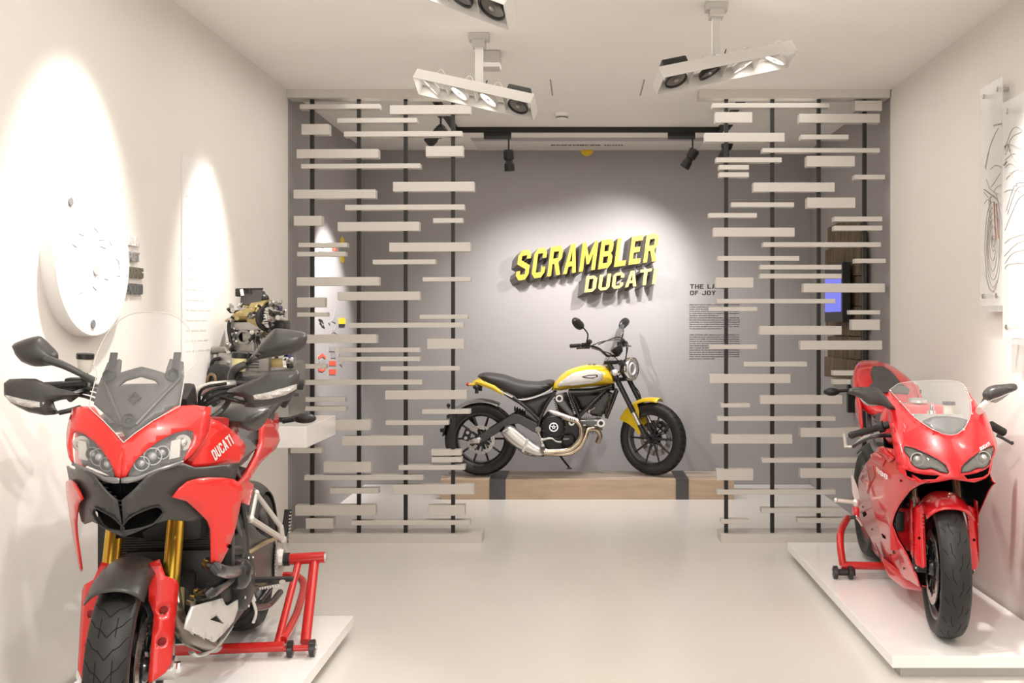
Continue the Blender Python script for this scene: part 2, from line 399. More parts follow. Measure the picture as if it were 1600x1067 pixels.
sd.add([Vector((cx, YB-0.004, H-0.001))]+[Vector((cx+0.058*math.cos(-PI*i/n), YB-0.004, H-0.001+0.055*math.sin(-PI*i/n))) for i in range(n+1)], [(0, i+1, i+2) for i in range(n)])
tag(link('sun_decal', sd, YELP, smooth=False, th=0.002), 'yellow half disc decal at top of grey back wall', 'decal')
# front right ceiling lettering (large lines seen at a grazing angle)
gm = MB(); rnd = random.Random(3)
for r_ in range(4):
    x = 1.20+0.0*r_
    yy = 4.28+r_*0.11
    while x < 1.95-0.06*r_:
        l = rnd.uniform(0.02, 0.07); gm.box((x+l/2, yy, H-0.002), (l, 0.028, 0.003)); x += l+0.022
tag(link('ceiling_lettering', gm, mat('faint grey print', (0.48, 0.46, 0.44), 0.7), smooth=False), 'faint grey printed lines on ceiling above right wall', 'lettering')

# ================================================================ SLAT SCREENS
def slat_screen(label, beam_top, beam_bot, rods, slats, skew, group):
    bx0 = (beam_top[0]-CX)/F*YS; bx1 = (beam_top[1]-CX)/F*YS
    base = Vector(((bx0+bx1)/2, YS, 0))
    t = thing('slat_screen', label, 'screen', base, 0, None)
    L = lambda p: Vector(p)-base
    d = 0.07
    m_ = MB().box(L(((bx0+bx1)/2, YS+0.04, H-0.028)), (bx1-bx0, 0.13, 0.056)); link('top_beam', m_, SLAT, t, smooth=False)
    c0 = (beam_bot[0]-CX)/F*YS; c1 = (beam_bot[1]-CX)/F*YS
    m_ = MB().box(L(((c0+c1)/2, YS+0.08, 0.03)), (c1-c0, 0.20, 0.06)); link('bottom_beam', m_, SLAT, t, smooth=False)
    for px in rods:
        x = (px-CX)/F*(YS+0.04)
        m_ = MB().box(L((x, YS+0.04, H/2)), (0.025, 0.025, H-0.10)); link('rod', m_, BLACKM, t, smooth=False)
    for (a, b, c, e) in slats:
        p0 = at(a, e, YS); p1 = at(b, c, YS)
        w_ = p1.x-p0.x; h_ = p1.z-p0.z
        m_ = MB().box((0, 0, 0), (w_, d, h_))
        o = link('slat', m_, SLAT, t, smooth=False, bev=0.002)
        o.location = L(((p0.x+p1.x)/2, YS+0.012+d/2, (p0.z+p1.z)/2)); o.rotation_euler = (0, skew, 0)
    return t
def conv(lst, ox, oy, s): return [(ox+a*s, ox+b*s, oy+c*s, oy+e*s) for (a, b, c, e) in lst]
LA = [(79,440,92,113),(486,850,97,137),(248,609,155,176),(278,812,215,238),(87,211,182,230),(648,817,282,328),(65,434,295,336),(85,624,361,382),
 (500,867,443,486),(51,421,478,518),(283,822,546,570),(52,178,597,641),(681,815,607,628),(250,619,624,665),(483,850,717,758),(73,293,718,738),(67,285,759,779),
 (408,693,794,815),(634,852,873,893),(65,436,873,912),(250,621,939,978),(67,191,965,1010),(67,203,1033,1052),(621,838,1043,1062)]
LB = [(290,798,68,90),(60,415,120,158),(638,800,138,183),(247,607,178,198),(247,607,218,238),(432,780,259,279),(40,190,250,270),(93,615,319,341),(453,811,365,405),
 (75,275,396,416),(75,280,436,456),(615,827,449,469),(455,733,498,518),(182,388,495,542),(262,620,566,608),(36,172,621,642),(655,788,627,652),(657,790,659,682),
 (512,803,694,716),(182,390,681,726),(97,620,738,760),(485,843,780,823),(210,423,796,820),(57,410,871,916),(640,803,871,917),(104,224,928,974),(305,827,938,958)]
RA = [(97,625,88,108),(741,863,76,123),(110,277,128,176),(490,853,136,176),(62,423,222,262),(497,712,230,251),(322,853,291,311),(114,410,333,355),(523,740,326,374),
 (127,262,367,388),(127,262,400,422),(739,876,411,432),(282,649,446,488),(182,466,536,557),(525,742,514,561),(81,298,584,605),(647,864,600,622),(647,864,641,663),
 (102,468,650,691),(326,858,716,737),(122,489,778,800),(742,880,790,810),(312,680,818,839),(312,680,858,880),(112,282,875,922),(508,876,902,942),(117,652,972,992),
 (82,299,1008,1027),(716,854,1023,1042)]
RB = [(708,831,54,100),(303,663,82,121),(482,841,147,187),(82,291,164,184),(233,511,240,261),(82,438,294,334),(626,760,279,300),(626,760,317,339),(305,665,387,426),
 (131,260,423,441),(116,636,480,500),(483,830,531,571),(90,446,560,600),(313,835,664,684),(113,274,712,761),(483,840,709,751),(116,636,803,824),(310,665,884,905),
 (133,260,933,952),(470,740,928,949)]
s1 = 0.34670; s2 = 0.35595
slat_screen('slatted white divider on the left, behind the adventure motorcycle and engine', (450, 740), (452, 753), (488, 561, 634, 708),
            conv(LA, 440, 130, s1)+conv(LB, 440, 480, s2), -0.004, None)
slat_screen('slatted white divider on the right, behind the red sport motorcycle', (1092, 1389), (1126, 1392), (1134.5, 1206.5, 1279, 1350.5),
            conv(RA, 1080, 130, s1)+conv(RB, 1080, 480, s2), 0.0, None)

# ================================================================ CEILING LAMPS
def ceiling_lamp(label, p0, p1, post, lit, tiltx, yaw_targets):
    """p0,p1 ends of the housing, post = top point on ceiling"""
    p0 = Vector(p0); p1 = Vector(p1); mid = (p0+p1)/2
    t = thing('ceiling_lamp', label, 'lamp', (post[0], post[1], H), 0, None)
    B = Vector((post[0], post[1], H))
    L = (p1-p0).length; X = (p1-p0).normalized(); Yd = Vector((0, 1, 0)); Yd = (Yd-X*Yd.dot(X)).normalized()
    Yd = (Matrix.Rotation(tiltx, 3, X) @ Yd).normalized(); Z = X.cross(Yd).normalized()
    R = Matrix((X, Yd, Z)).transposed()
    W, Hh, th = 0.135, 0.062, 0.004
    f = lambda x, y, z: mid-B+R @ Vector((x, y, z))
    m_ = MB()
    m_.box(f(0, -W/2, 0), (L, th, Hh), R).box(f(0, W/2, 0), (L, th, Hh), R).box(f(-L/2, 0, 0), (th, W, Hh), R).box(f(L/2, 0, 0), (th, W, Hh), R)
    m_.box(f(0, -W/2+0.008, Hh/2), (L, 0.02, th), R).box(f(0, W/2-0.008, Hh/2), (L, 0.02, th), R)
    for i in range(1, 4): m_.box(f(-L/2+L*i/4, 0, 0.01), (th, W, Hh*0.6), R)
    link('housing', m_, LAMPW, t, smooth=False, bev=0.001)
    zt = Vector(post).z if len(post) > 2 else H
    pc = f(0, 0, 0)+B
    m_ = MB().box((0, 0, -0.02), (0.11, 0.07, 0.04)); m_.box((0, 0, -0.055), (0.07, 0.09, 0.035)); link('ceiling_bracket', m_, LAMPW, t, smooth=False, bev=0.003)
    m_ = MB().box(((0), 0, (pc.z+0.03-H-0.05)/2-0.01), (0.042, 0.03, H-pc.z-0.05)); m_.box((0, 0.045, (pc.z+0.03-H-0.05)/2), (0.02, 0.02, H-pc.z-0.05))
    link('post', m_, LAMPW, t, smooth=False, bev=0.002)
    m_ = MB().cyl((-0.03, -0.02, pc.z+0.045-H), (0.03, -0.02, pc.z+0.045-H), 0.02).cyl((0, -0.05, pc.z+0.045-H), (0, 0.03, pc.z+0.045-H), 0.018)
    link('pivot', m_, STEEL, t)
    m_ = MB().box((0.035, -0.02, pc.z+0.06-H), (0.006, 0.012, 0.07), Matrix.Rotation(0.3, 3, 'Y')); link('clamp_lever', m_, BLPL, t, smooth=False)
    for i in range(4):
        cx_ = -L/2+L*(i+0.5)/4
        tl = yaw_targets[i]
        RR = R @ Matrix.Rotation(tl[0], 3, 'X') @ Matrix.Rotation(tl[1], 3, 'Y')
        c = f(cx_, 0, -0.012)
        ax = RR @ Vector((0, 0, -1))
        ring = MB().lathe([(-0.03, 0.025), (-0.02, 0.05), (0.0, 0.057), (0.006, 0.057), (0.006, 0.050), (-0.004, 0.047)], c, ax, 28)
        h = link('lamp_head', ring, LAMPW if lit[i] else BLPL, t)
        gl = MB().lathe([(-0.012, 0.0001), (-0.010, 0.02), (-0.002, 0.048)], c, ax, 28)
        link('reflector', gl, BULB if lit[i] else mat('unlit reflector', (0.20, 0.19, 0.18), 0.35, 0.7), h, label='glowing reflector' if lit[i] else None)
        link('bulb_cap', MB().lathe([(0.0, 0.012), (0.006, 0.011), (0.008, 0.0001)], c, ax, 16), mat('bulb cap', (0.45, 0.44, 0.43), 0.3, 0.8), h)
        wv = f(cx_, 0.0, Hh/2)
        wm = MB().tube([wv, wv+Vector((0.02, 0, 0.05)), wv+Vector((0.045, 0.0, 0.055)), wv+Vector((0.07, 0, 0.0))], 0.002, 6, 6)
        wm.tube([wv+Vector((-0.03, 0, 0)), wv+Vector((-0.02, 0, 0.04)), wv+Vector((0.0, 0.0, 0.03)), wv+Vector((0.02, 0, 0.0))], 0.002, 6, 6)
        link('wire', wm, LAMPW, t)
    g = f(L/2-0.10 if not lit[3] else -L/2+0.10, -0.02, Hh/2+0.03)
    link('transformer', MB().box(g, (0.13, 0.07, 0.035), R, bev=0.008), BLPL, t)
    return t
YA = 5.40
ceiling_lamp('white tilted lamp on a ceiling post with three lit heads, left of centre', at(653, 128, 5.36), at(834, 168, 5.20), (-0.56, 5.38), (1, 1, 1, 0), -0.45,
             [(0.3, 0.5), (0.2, 0.3), (0.2, 0.3), (0, 0)])
ceiling_lamp('white tilted lamp on a ceiling post rising to the right, two heads lit', at(1028, 127, 4.72), at(1234, 85, 4.92), (0.655, 4.86), (0, 0, 1, 1), -0.35,
             [(0, 0), (0.2, -0.2), (0.3, -0.3), (0.7, 0.6)])
ceiling_lamp('white ceiling lamp cut by the top edge, above left-hand slat divider', at(600, -55, 3.75), at(797, 18, 3.62), (-0.50, 3.70), (1, 1, 0, 0), -0.35,
             [(0.2, 0.2), (0.2, 0.2), (0.1, 0.1), (0, 0)])
# projector-like grey box behind the left lamp post
m_ = MB().box((0, 0, 0), (0.13, 0.12, 0.10), bev=0.015)
o = link('emergency_lamp', m_, LAMPW); o.location = (-0.47, 5.62, H-0.05); tag(o, 'small cream box on ceiling behind left ceiling lamp', 'lamp')
o.location = Vector(((765-CX)/F*5.75, 5.75, H-0.05))
# smoke detector
sdz = thing('smoke_detector', 'round white smoke detector on the ceiling between the lamps', 'detector', ((878-CX)/F*7.45, 7.45, H))
link('base', MB().lathe([(0, 0.0001), (0, 0.058), (0.022, 0.055), (0.022, 0.0001)], (0, 0, 0), (0, 0, -1), 32), CEIL, sdz)
link('cap', MB().lathe([(0.022, 0.04), (0.03, 0.046), (0.042, 0.042), (0.050, 0.03), (0.052, 0.0001)], (0, 0, 0), (0, 0, -1), 32), CEIL, sdz)
link('vent', MB().lathe([(0.030, 0.0465), (0.036, 0.0455)], (0, 0, 0), (0, 0, -1), 32), BLPL, sdz)
# ================================================================ BLACK TRACK WITH SPOTS
zt = H-0.025
tr = thing('light_track', 'black U-shaped light track on the alcove ceiling', 'track', (0.05, 8.0, H))
def bx(x0, x1, y0, y1, z0, z1, o=(0, 0, 0)):
    return MB().box(((x0+x1)/2-o[0], (y0+y1)/2-o[1], (z0+z1)/2-o[2]), (x1-x0, y1-y0, z1-z0))
O_ = (0.05, 8.0, H)
link('rail', bx(-1.04, 1.13, 7.97, 8.01, H-0.04, H, O_), BLACKM, tr, smooth=False)
link('rail', bx(-1.04, -1.0, 6.85, 7.97, H-0.04, H, O_), BLACKM, tr, smooth=False)
link('rail', bx(1.09, 1.13, 6.85, 7.97, H-0.04, H, O_), BLACKM, tr, smooth=False)
def track_spot(label, p, drop, aim, Ls=0.17, r=0.042, along='X'):
    p = Vector(p); t = thing('track_spotlight', label, 'spotlight', p, 0, None)
    size = (0.22, 0.035, 0.055) if along == 'X' else (0.035, 0.22, 0.055)
    offs = Vector((-0.09, 0, -0.027)) if along == 'X' else Vector((0, -0.09, -0.027))
    link('adapter', MB().box(offs, size, bev=0.004), BLACKM, t)
    link('stem', MB().cyl((0, 0, -0.02), (0, 0, -drop), 0.007, n=10), BLACKM, t)
    a = Vector(aim).normalized(); c = Vector((0, 0, -drop-0.03))
    link('yoke', MB().box(c+Vector((0, 0, 0.02)), (0.06, 0.03, 0.035), bev=0.006), BLACKM, t)
    q = c-a*0.04
    link('lamp_body', MB().lathe([(0, 0.0001), (0, r*0.85), (0.01, r), (Ls*0.45, r), (Ls*0.5, r*0.72), (Ls*0.62, r*0.80), (Ls*0.66, r*0.95), (Ls, r), (Ls, r*0.85), (Ls-0.02, r*0.8), (Ls-0.02, 0.0001)], q, a, 24), BLACKM, t)
    fn = MB()
    for i in range(3): fn.lathe([(0.018+i*0.018, r*0.98), (0.018+i*0.018, r+0.004), (0.024+i*0.018, r+0.004), (0.024+i*0.018, r*0.98)], q, a, 24)
    link('cooling_fin', fn, BLACKM, t)
    return p+q+a*Ls
e1 = track_spot('black track spotlight hanging straight down, left of the sign', ((795-CX)/F*8.0, 7.99, H-0.04), 0.15, (0.05, 0.1, -1))
e2 = track_spot('black track spotlight tilted down-left above the yellow motorcycle front', ((1082-CX)/F*8.0, 7.99, H-0.04), 0.14, (-0.55, 0.25, -0.9))
e3 = track_spot('black track spotlight aimed at left alcove wall, behind slat screen', (-1.02, 7.15, H-0.04), 0.12, (-0.7, 0.2, -0.6), along='Y')
e4 = track_spot('black track spotlight behind right slat screen, beside a rod', (1.11, 7.6, H-0.04), 0.13, (-0.3, 0.3, -1), along='Y')
spot('sign_spot', e2+Vector((-0.04, 0.0, -0.05)), (0.22, 9.05, 1.70), 98, 84, 1.0, (1, 0.97, 0.95), 0.03)
spot('sign_spot', e1+Vector((0, 0, -0.05)), (-0.25, 8.95, 0.9), 75, 115, 1.0, (1, 0.97, 0.96), 0.03)
spot('alcove_spot', e3+Vector((-0.03, 0.02, -0.03)), (-1.985, 7.80, 1.55), 210, 46, 0.6, (1, 0.96, 0.94), 0.03)
spot('alcove_spot', e4+Vector((0, 0.0, -0.05)), (0.7, 8.9, 0.5), 60, 110, 1.0, (1, 0.97, 0.96), 0.03)

# ================================================================ SIGN
def sign(name, label, s, p0, ang, wpx, hpx, shear, Y, depth, facem, gapw, part_label=None):
    sc = Y/F; base = at(p0[0], p0[1], Y)
    tot = sum(adv(c) for c in s)+gapw*(len(s)-1); ux = wpx*sc/tot
    ca, sa = math.cos(ang), math.sin(ang)
    t = thing(name, label, 'sign', (base.x, Y, base.z))
    x = 0
    for i, ch in enumerate(s):
        hh = hpx(i/(len(s)-1))*sc/6
        def fn(a, b, tt, x=x, hh=hh):
            X = (a+x)*ux; Z = b*hh
            return Vector((X*ca+Z*shear, tt, Z+X*math.tan(ang)))
        mbk = MB()
        def fb(a, b, tt, fn=fn):
            p = fn(a, b, 0); k = tt/1.0
            return Vector((p.x-0.065*k, 0.012+tt*depth, p.z-0.04*k))
        letter(mbk, ch, fb, 1.0)
        bk = link('letter', mbk, mat('dark grey sign edge', (0.16, 0.15, 0.14), 0.5), t, smooth=False)
        mf = MB(); letter(mf, ch, fn, 0.014)
        link('letter_face', mf, facem, bk, smooth=False, label='yellow face')
        x += adv(ch)+gapw
    return t
SIGNY = mat('sign yellow face', (0.62, 0.38, 0.05), 0.4)
sign('wall_sign', 'larger upper line of raised yellow letters on the grey back wall', 'SCRAMBLER', (805, 439), math.radians(8.0), 222, lambda q: 47-3*q, 0.13, 8.93, 0.11, SIGNY, 1.0)
sign('wall_sign', 'smaller lower line of raised pale yellow letters on the grey back wall', 'DUCATI', (913, 457), math.radians(7.0), 112, lambda q: 25, 0.13, 8.90, 0.14, mat('sign pale yellow face', (0.64, 0.48, 0.16), 0.4), 0.8)
# wall text
wt = thing('wall_text', 'dark heading and small print paragraphs on grey back wall, right', 'lettering', at(1078, 560, YB))
WB = at(1078, 560, YB)
def wline(s, px, py, hpx, wpx):
    p = at(px, py, YB)-WB; tot = sum(adv(c) for c in s)+0.8*(len(s)-1); sx = wpx*YB/F/tot; sz = hpx*YB/F/6
    tm, _ = text_mesh(s, lambda a, b, t: Vector((p.x+a*sx, -0.003+t, p.z+b*sz)), 0.002, 0.8)
    return tm
INK = mat('dark wall ink', (0.03, 0.027, 0.025), 0.6)
link('heading_line', wline('THE LAND', 1078, 451, 7, 56), INK, wt, smooth=False)
link('heading_line', wline('OF JOY', 1078, 461, 7, 40), INK, wt, smooth=False)
rnd = random.Random(5)
for (y0, n) in ((475, 12), (522, 12)):
    for i in range(n):
        mbk = MB(); x = 1077; y = y0+i*3.4+1; end = 1155 if i not in (5, 11) else 1077+rnd.uniform(35, 55)
        while x < end:
            l = rnd.uniform(2, 9)
            xx = x
            while xx < min(x+l, end):
                q = at(xx, y, YB)-WB; hh = rnd.choice((0.006, 0.006, 0.009)); mbk.box((q.x+0.002, -0.002, q.z), (0.0045, 0.002, hh)); xx += 1.05
            x += l+1.2
        link('text_line', mbk, mat('grey wall ink', (0.085, 0.078, 0.072), 0.6), wt, smooth=False)
# stickers on left alcove wall
def wallpt(px, py):
    Y = XL*F/(px-CX); return Y, EYE-(py-CY)/F*Y
def decal(label, outs, m, cat='sticker', name='wall_sticker', wobble=0.0):
    mbk = MB()
    for out in outs:
        pts = [wallpt(*p) for p in out]
        mbk.prism(pts, 0.004, lambda a, b, t: Vector((XL+0.001+t, a, b)))
    return tag(link(name, mbk, m, smooth=False), label, cat)
def rect(x0, y0, x1, y1): return [(x0, y0), (x1, y0), (x1, y1), (x0, y1)]
GREYP = mat('grey sticker ink', (0.30, 0.29, 0.28), 0.5); BLKP = mat('black sticker ink', (0.03, 0.03, 0.03), 0.5)
REDP = mat('red sticker ink', (0.75, 0.10, 0.06), 0.5)
ell = lambda cx, cy, a, b, n=14: [(cx+a*math.cos(2*PI*i/n), cy+b*math.sin(2*PI*i/n)) for i in range(n)]
decal('pale yellow helmet-shaped sticker, upper left of alcove stickers', [[(498, 386), (499, 373), (503, 366), (508, 364), (510, 372), (509, 388)]], mat('pale yellow ink', (0.80, 0.68, 0.35), 0.5))
decal('grey wing-shaped sticker under the pale yellow sticker', [[(498, 392), (504, 388), (509, 388), (508, 392), (502, 394)]], GREYP)
decal('small yellow diamond sticker with dark centre, above the slats', [[(534, 369), (537, 374), (536, 382), (532, 382), (531, 375)]], YELP)
decal('small yellow round sticker, upper right of alcove stickers', [ell(534.5, 405, 3, 6)], YELP)
decal('small red letter-like sticker, upper middle of alcove stickers', [[(522, 392), (524, 385), (526, 392)], rect(519, 386, 521, 392)], REDP)
decal('grey lightning-like sticker, middle of alcove stickers', [[(513, 504), (520, 498), (524, 478), (523, 497), (524, 505), (518, 502), (515, 508)]], GREYP)
decal('black fan of dashes sticker, left of alcove stickers', [[(497, 499), (499, 498), (501, 504)], [(499, 505), (501, 504), (503, 510)], [(500, 499), (503, 500), (505, 506)], [(502, 510), (505, 508), (507, 513)]], BLKP)
decal('yellow and black label sticker, right of alcove stickers', [rect(529, 497, 539, 506)], YELP)
decal('black block sticker directly below the yellow label', [rect(529, 507, 538, 511)], BLKP)
decal('grey forked sticker above lower slat, middle of alcove stickers', [[(516, 522), (519, 512), (520, 517), (524, 510), (523, 517), (526, 522), (521, 519)]], GREYP)
decal('red hexagon band sticker, lower left of alcove stickers', [[(497, 557), (503, 552), (508, 557), (508, 561), (503, 557), (497, 561)], [(497, 574), (503, 578), (508, 575), (508, 578), (503, 581), (497, 579)]], REDP)
decal('grey scribble sticker inside the red hexagon bands', [[(498, 564), (502, 561), (508, 563), (507, 571), (502, 572), (498, 571)]], GREYP)
decal('red row of four marks sticker, lower middle', [rect(514+i*2.7, 564, 516+i*2.7, 571) for i in range(4)], REDP)
decal('second red row of four marks sticker, lowest', [rect(514+i*2.7, 577, 516+i*2.7, 585) for i in range(4)], REDP)
decal('grey lettering sticker pair above the red rows', [rect(514, 542, 523, 549), rect(517, 551, 524, 559)], GREYP)
decal('grey shield sticker, lower right of alcove stickers', [[(529, 552), (539, 552), (539, 560), (534, 573), (530, 568), (536, 563), (530, 561)]], GREYP)
# dark wooden board with monitors on right alcove wall
def rwp(px, Yoff=0): return XR*F/(px-CX)
bd = thing('wooden_board', 'rough dark wood board on the right alcove wall holding a screen', 'board', (XR, 7.9, 1.45))
def plank(px0, px1, py0, py1, dx, jag=0.0, shape=None):
    pts = shape or [(px0, py0), (px1, py0), (px1, py1), (px0, py1)]
    xx = XR-dx
    q = []
    for (a, b) in pts:
        Y = xx*F/(a-CX); q.append((Y-7.9, EYE-(b-CY)/F*Y-1.45))
    mbk = MB().prism(q, 0.035, lambda a, b, t: Vector((-dx+t, a, b)))
    link('plank', mbk, WOODD, bd, smooth=False, bev=0.002)
plank(0, 0, 0, 0, 0.06, shape=[(1293, 356), (1315, 345), (1343, 342), (1345, 372), (1293, 388)])
plank(0, 0, 0, 0, 0.075, shape=[(1289, 391), (1310, 384), (1343, 372), (1346, 430), (1289, 430)])
plank(0, 0, 0, 0, 0.065, shape=[(1290, 431), (1346, 431), (1346, 478), (1290, 476)])
plank(0, 0, 0, 0, 0.07, shape=[(1290, 478), (1346, 479), (1345, 525), (1290, 523)])
plank(0, 0, 0, 0, 0.06, shape=[(1293, 525), (1345, 526), (1345, 562), (1293, 558)])
plank(0, 0, 0, 0, 0.085, shape=[(1288, 557), (1348, 564), (1348, 582), (1340, 592), (1288, 588)])
link('back_frame', MB().box((-0.025, -0.32, 0.02), (0.05, 0.05, 1.35)), BLPL, bd, smooth=False, label='black upright')
sc_ = thing('wall_screen', 'small upright blue display on the dark wooden board', 'screen', (XR-0.09, 8.15, 1.6))
yA = (XR-0.16)*F/(1314-CX); yB_ = (XR-0.16)*F/(1289.5-CX)
m_ = bx(XR-0.16, XR-0.10, yA-0.04, yB_+0.02, EYE-(503-CY)/F*8.0, EYE-(417-CY)/F*8.0, (XR-0.09, 8.15, 1.6)); link('casing', m_, BLPL, sc_, smooth=False, bev=0.004)
m_ = bx(XR-0.163, XR-0.159, yA-0.01, yB_, EYE-(488-CY)/F*8.0, EYE-(434-CY)/F*8.0, (XR-0.09, 8.15, 1.6)); link('display', m_, mat('lit blue screen', (0.05, 0.05, 0.2), 0.3, emit=(0.12, 0.14, 0.62), estr=0.75), sc_, smooth=False, label='glowing blue display')

# ================================================================ LEFT WALL DISC, LETTERS, PANELS
disc = thing('wall_disc', 'large round white relief disc mounted on left wall', 'disc', (XL, 3.93, 1.735))
link('disc_plate', MB().lathe([(0.0, 0.0001), (0.0, 0.30), (0.05, 0.30), (0.055, 0.296), (0.055, 0.0001)], (0, 0, 0), (1, 0, 0), 96), mat('white disc lacquer', (0.80, 0.78, 0.76), 0.45, bump=0.05, bscale=30), disc, ang=30)
def dpt(px, py):
    xx = XL+0.056; Y = xx*F/(px-CX); return Vector((0.056, Y-3.93, EYE-(py-CY)/F*Y-1.735))
for (px, py, g) in ((110, 315, 0), (149, 423, 1), (145, 506, 0)):
    p = dpt(px, py); link('stud', MB().lathe([(0, 0.0001), (0.004, 0.0001), (0.004, 0.016), (0, 0.016)], p, (1, 0, 0), 20), mat('grey stud', (0.22, 0.22, 0.23), 0.4) if not g else mat('pale stud', (0.55, 0.54, 0.53), 0.4), disc, label='dark grey stud' if not g else 'pale grey stud')
rl = MB(); rnd = random.Random(11)
for i in range(26):
    a = rnd.uniform(0, 2*PI); r = rnd.uniform(0.05, 0.22); p = Vector((0.056, r*math.cos(a), r*math.sin(a))); b = rnd.uniform(0, PI)
    L_ = rnd.uniform(0.02, 0.06); q = p+Vector((0, math.cos(b)*L_, math.sin(b)*L_)); rl.cyl(p, q, 0.0012, n=5)
link('engraved_line', rl, mat('faint engraving', (0.62, 0.60, 0.58), 0.6), disc, kind='stuff')
for (s, py0, py1, wpx, lab, mm) in (('URBAN', 367, 382, 22, 'white wall letters reading URBAN beside the disc', WHITEP), ('SPORT', 392, 407, 21, 'grey wall letters reading SPORT beside the disc', mat('light grey letters', (0.32, 0.31, 0.30), 0.5)),
                        ('TOURING', 416, 433, 27, 'dark olive wall letters reading TOURING beside the disc', mat('olive grey letters', (0.16, 0.15, 0.11), 0.5)), ('ENDURO', 442, 459, 26, 'dark grey wall letters reading ENDURO beside the disc', mat('dark grey letters', (0.14, 0.14, 0.14), 0.5))):
    Y0, z1 = wallpt(193, py0); Y1, _ = wallpt(193+wpx, py0); _, z0 = wallpt(193, py1)
    tot = sum(adv(c) for c in s)+0.7*(len(s)-1); sx = (Y1-Y0)/tot; sz = (z1-z0)/6
    tt_ = thing('wall_lettering', lab, 'lettering', (XL, Y0, z0)); x = 0
    for ch in s:
        lm = MB(); letter(lm, ch, lambda a, b, t, x=x: Vector((0.001+t, (a+x)*sx, b*sz)), 0.012); link('letter', lm, mm, tt_, smooth=False); x += adv(ch)+0.7
# faint text panel with thin edge on left wall
Ya = XL*F/(283-CX); Yb = XL*F/(332-CX)
fp = thing('wall_panel', 'thin white text panel on left wall behind the windscreen', 'panel', (XL, (Ya+Yb)/2, 1.7))
link('panel_plate', MB().box((0.003, 0, -0.05), (0.005, Yb-Ya, 1.35)), mat('white panel', (0.80, 0.78, 0.76), 0.5), fp, smooth=False)
tl = MB(); rnd = random.Random(2)
for i in range(14):
    y = -(Yb-Ya)/2+0.05
    zz = 0.42-0.052*i+(-0.1 if i > 3 else 0)
    while y < (Yb-Ya)/2-0.1:
        l = rnd.uniform(0.02, 0.09); tl.box((0.006, y+l/2, zz), (0.001, l, 0.008)); y += l+0.02
link('text_line', tl, mat('faint grey text', (0.66, 0.65, 0.63), 0.6), fp, smooth=False)
# ================================================================ RIGHT WALL ACRYLIC PANELS WITH SKETCH
def acrylic(px0, px1, zt0, zb0, label, off):
    xx = XR-off; y1 = xx*F/(px0-CX); y0 = xx*F/(px1-CX)
    t = thing('sketch_panel', label, 'panel', (XR, (y0+y1)/2, (zt0+zb0)/2)); hh = zt0-zb0; ww = y1-y0
    link('acrylic_sheet', MB().box((-off, 0, 0), (0.008, ww, hh)), mat('frosted acrylic', (0.86, 0.86, 0.85), 0.15, alpha=0.35), t, smooth=False)
    for (a, b) in ((-1, 1), (1, 1), (-1, -1), (1, -1)):
        link('standoff', MB().cyl((-0.001, a*(ww/2-0.05), b*(hh/2-0.05)), (-off-0.01, a*(ww/2-0.05), b*(hh/2-0.05)), 0.012, n=12), STEEL, t)
    link('bottom_clip', MB().box((-off/2-0.002, 0, -hh/2-0.015), (off, ww*0.7, 0.03)), mat('acrylic clip', (0.7, 0.69, 0.68), 0.2, alpha=0.5), t, smooth=False)
    return t, xx, (y0+y1)/2, (zt0+zb0)/2
t1, xx1, ym1, zm1 = acrylic(1532, 1566, EYE+(500-132)/F*4.95, EYE+(500-478)/F*4.95, 'tall clear sketch panel on right wall, farther of the two', 0.05)
t2, xx2, ym2, zm2 = acrylic(1568, 1680, EYE+(500-150)/F*4.6, EYE-(528-500)/F*4.6, 'clear sketch panel on right wall cut by the picture edge', 0.06)
def sk(tg, xx, ym, zm, strokes, r, m):
    mbk = MB()
    for st in strokes:
        pts = []
        for (a, b) in st:
            Y = (xx-0.006)*F/(a-CX); pts.append(Vector((xx-0.006-XR, Y-ym, EYE-(b-CY)/F*Y-zm)))
        mbk.tube(pts, r, 5, 5)
    link('sketch_line', mbk, m, tg)
PEN = mat('pencil sketch line', (0.25, 0.23, 0.22), 0.7); PENR = mat('brown sketch line', (0.30, 0.13, 0.09), 0.7)
el = lambda cx, cy, a, b, a0=0, a1=2*PI, n=18: [(cx+a*math.cos(a0+(a1-a0)*i/n), cy+b*math.sin(a0+(a1-a0)*i/n)) for i in range(n+1)]
sk(t1, xx1, ym1, zm1, [el(1551, 385, 12, 70, 0.2, 5.9), el(1552, 386, 10.5, 62, 1.0, 6.6), el(1552, 385, 9, 52, 0.0, 5.5), el(1551, 383, 7, 40), el(1551, 380, 5, 27, 0.4, 6.2), el(1552, 380, 3, 12), el(1552, 379, 1.6, 6), [(1537, 300), (1546, 310), (1552, 305), (1564, 322)], [(1540, 265), (1548, 225), (1560, 200)], [(1556, 300), (1562, 340), (1560, 400)], [(1545, 310), (1549, 380)], [(1541, 280), (1548, 292), (1563, 270)],
   [(1539, 262), (1546, 232), (1556, 206)], [(1547, 306), (1551, 378)], [(1538, 318), (1543, 312), (1549, 316)], [(1552, 300), (1558, 292), (1565, 288)], [(1544, 292), (1552, 300), (1560, 304)], [(1558, 310), (1565, 350), (1564, 400)], [(1548, 264), (1556, 258), (1565, 262)], [(1540, 430), (1546, 452), (1553, 456)]], 0.0013, PEN)
sk(t1, xx1, ym1, zm1, [[(1553, 315), (1556, 375)], [(1557, 318), (1560, 372)]], 0.0028, PENR)
sk(t1, xx1, ym1, zm1, [[(1538, 296), (1547, 303), (1556, 310)], [(1553, 196), (1565, 193)]], 0.003, PEN)
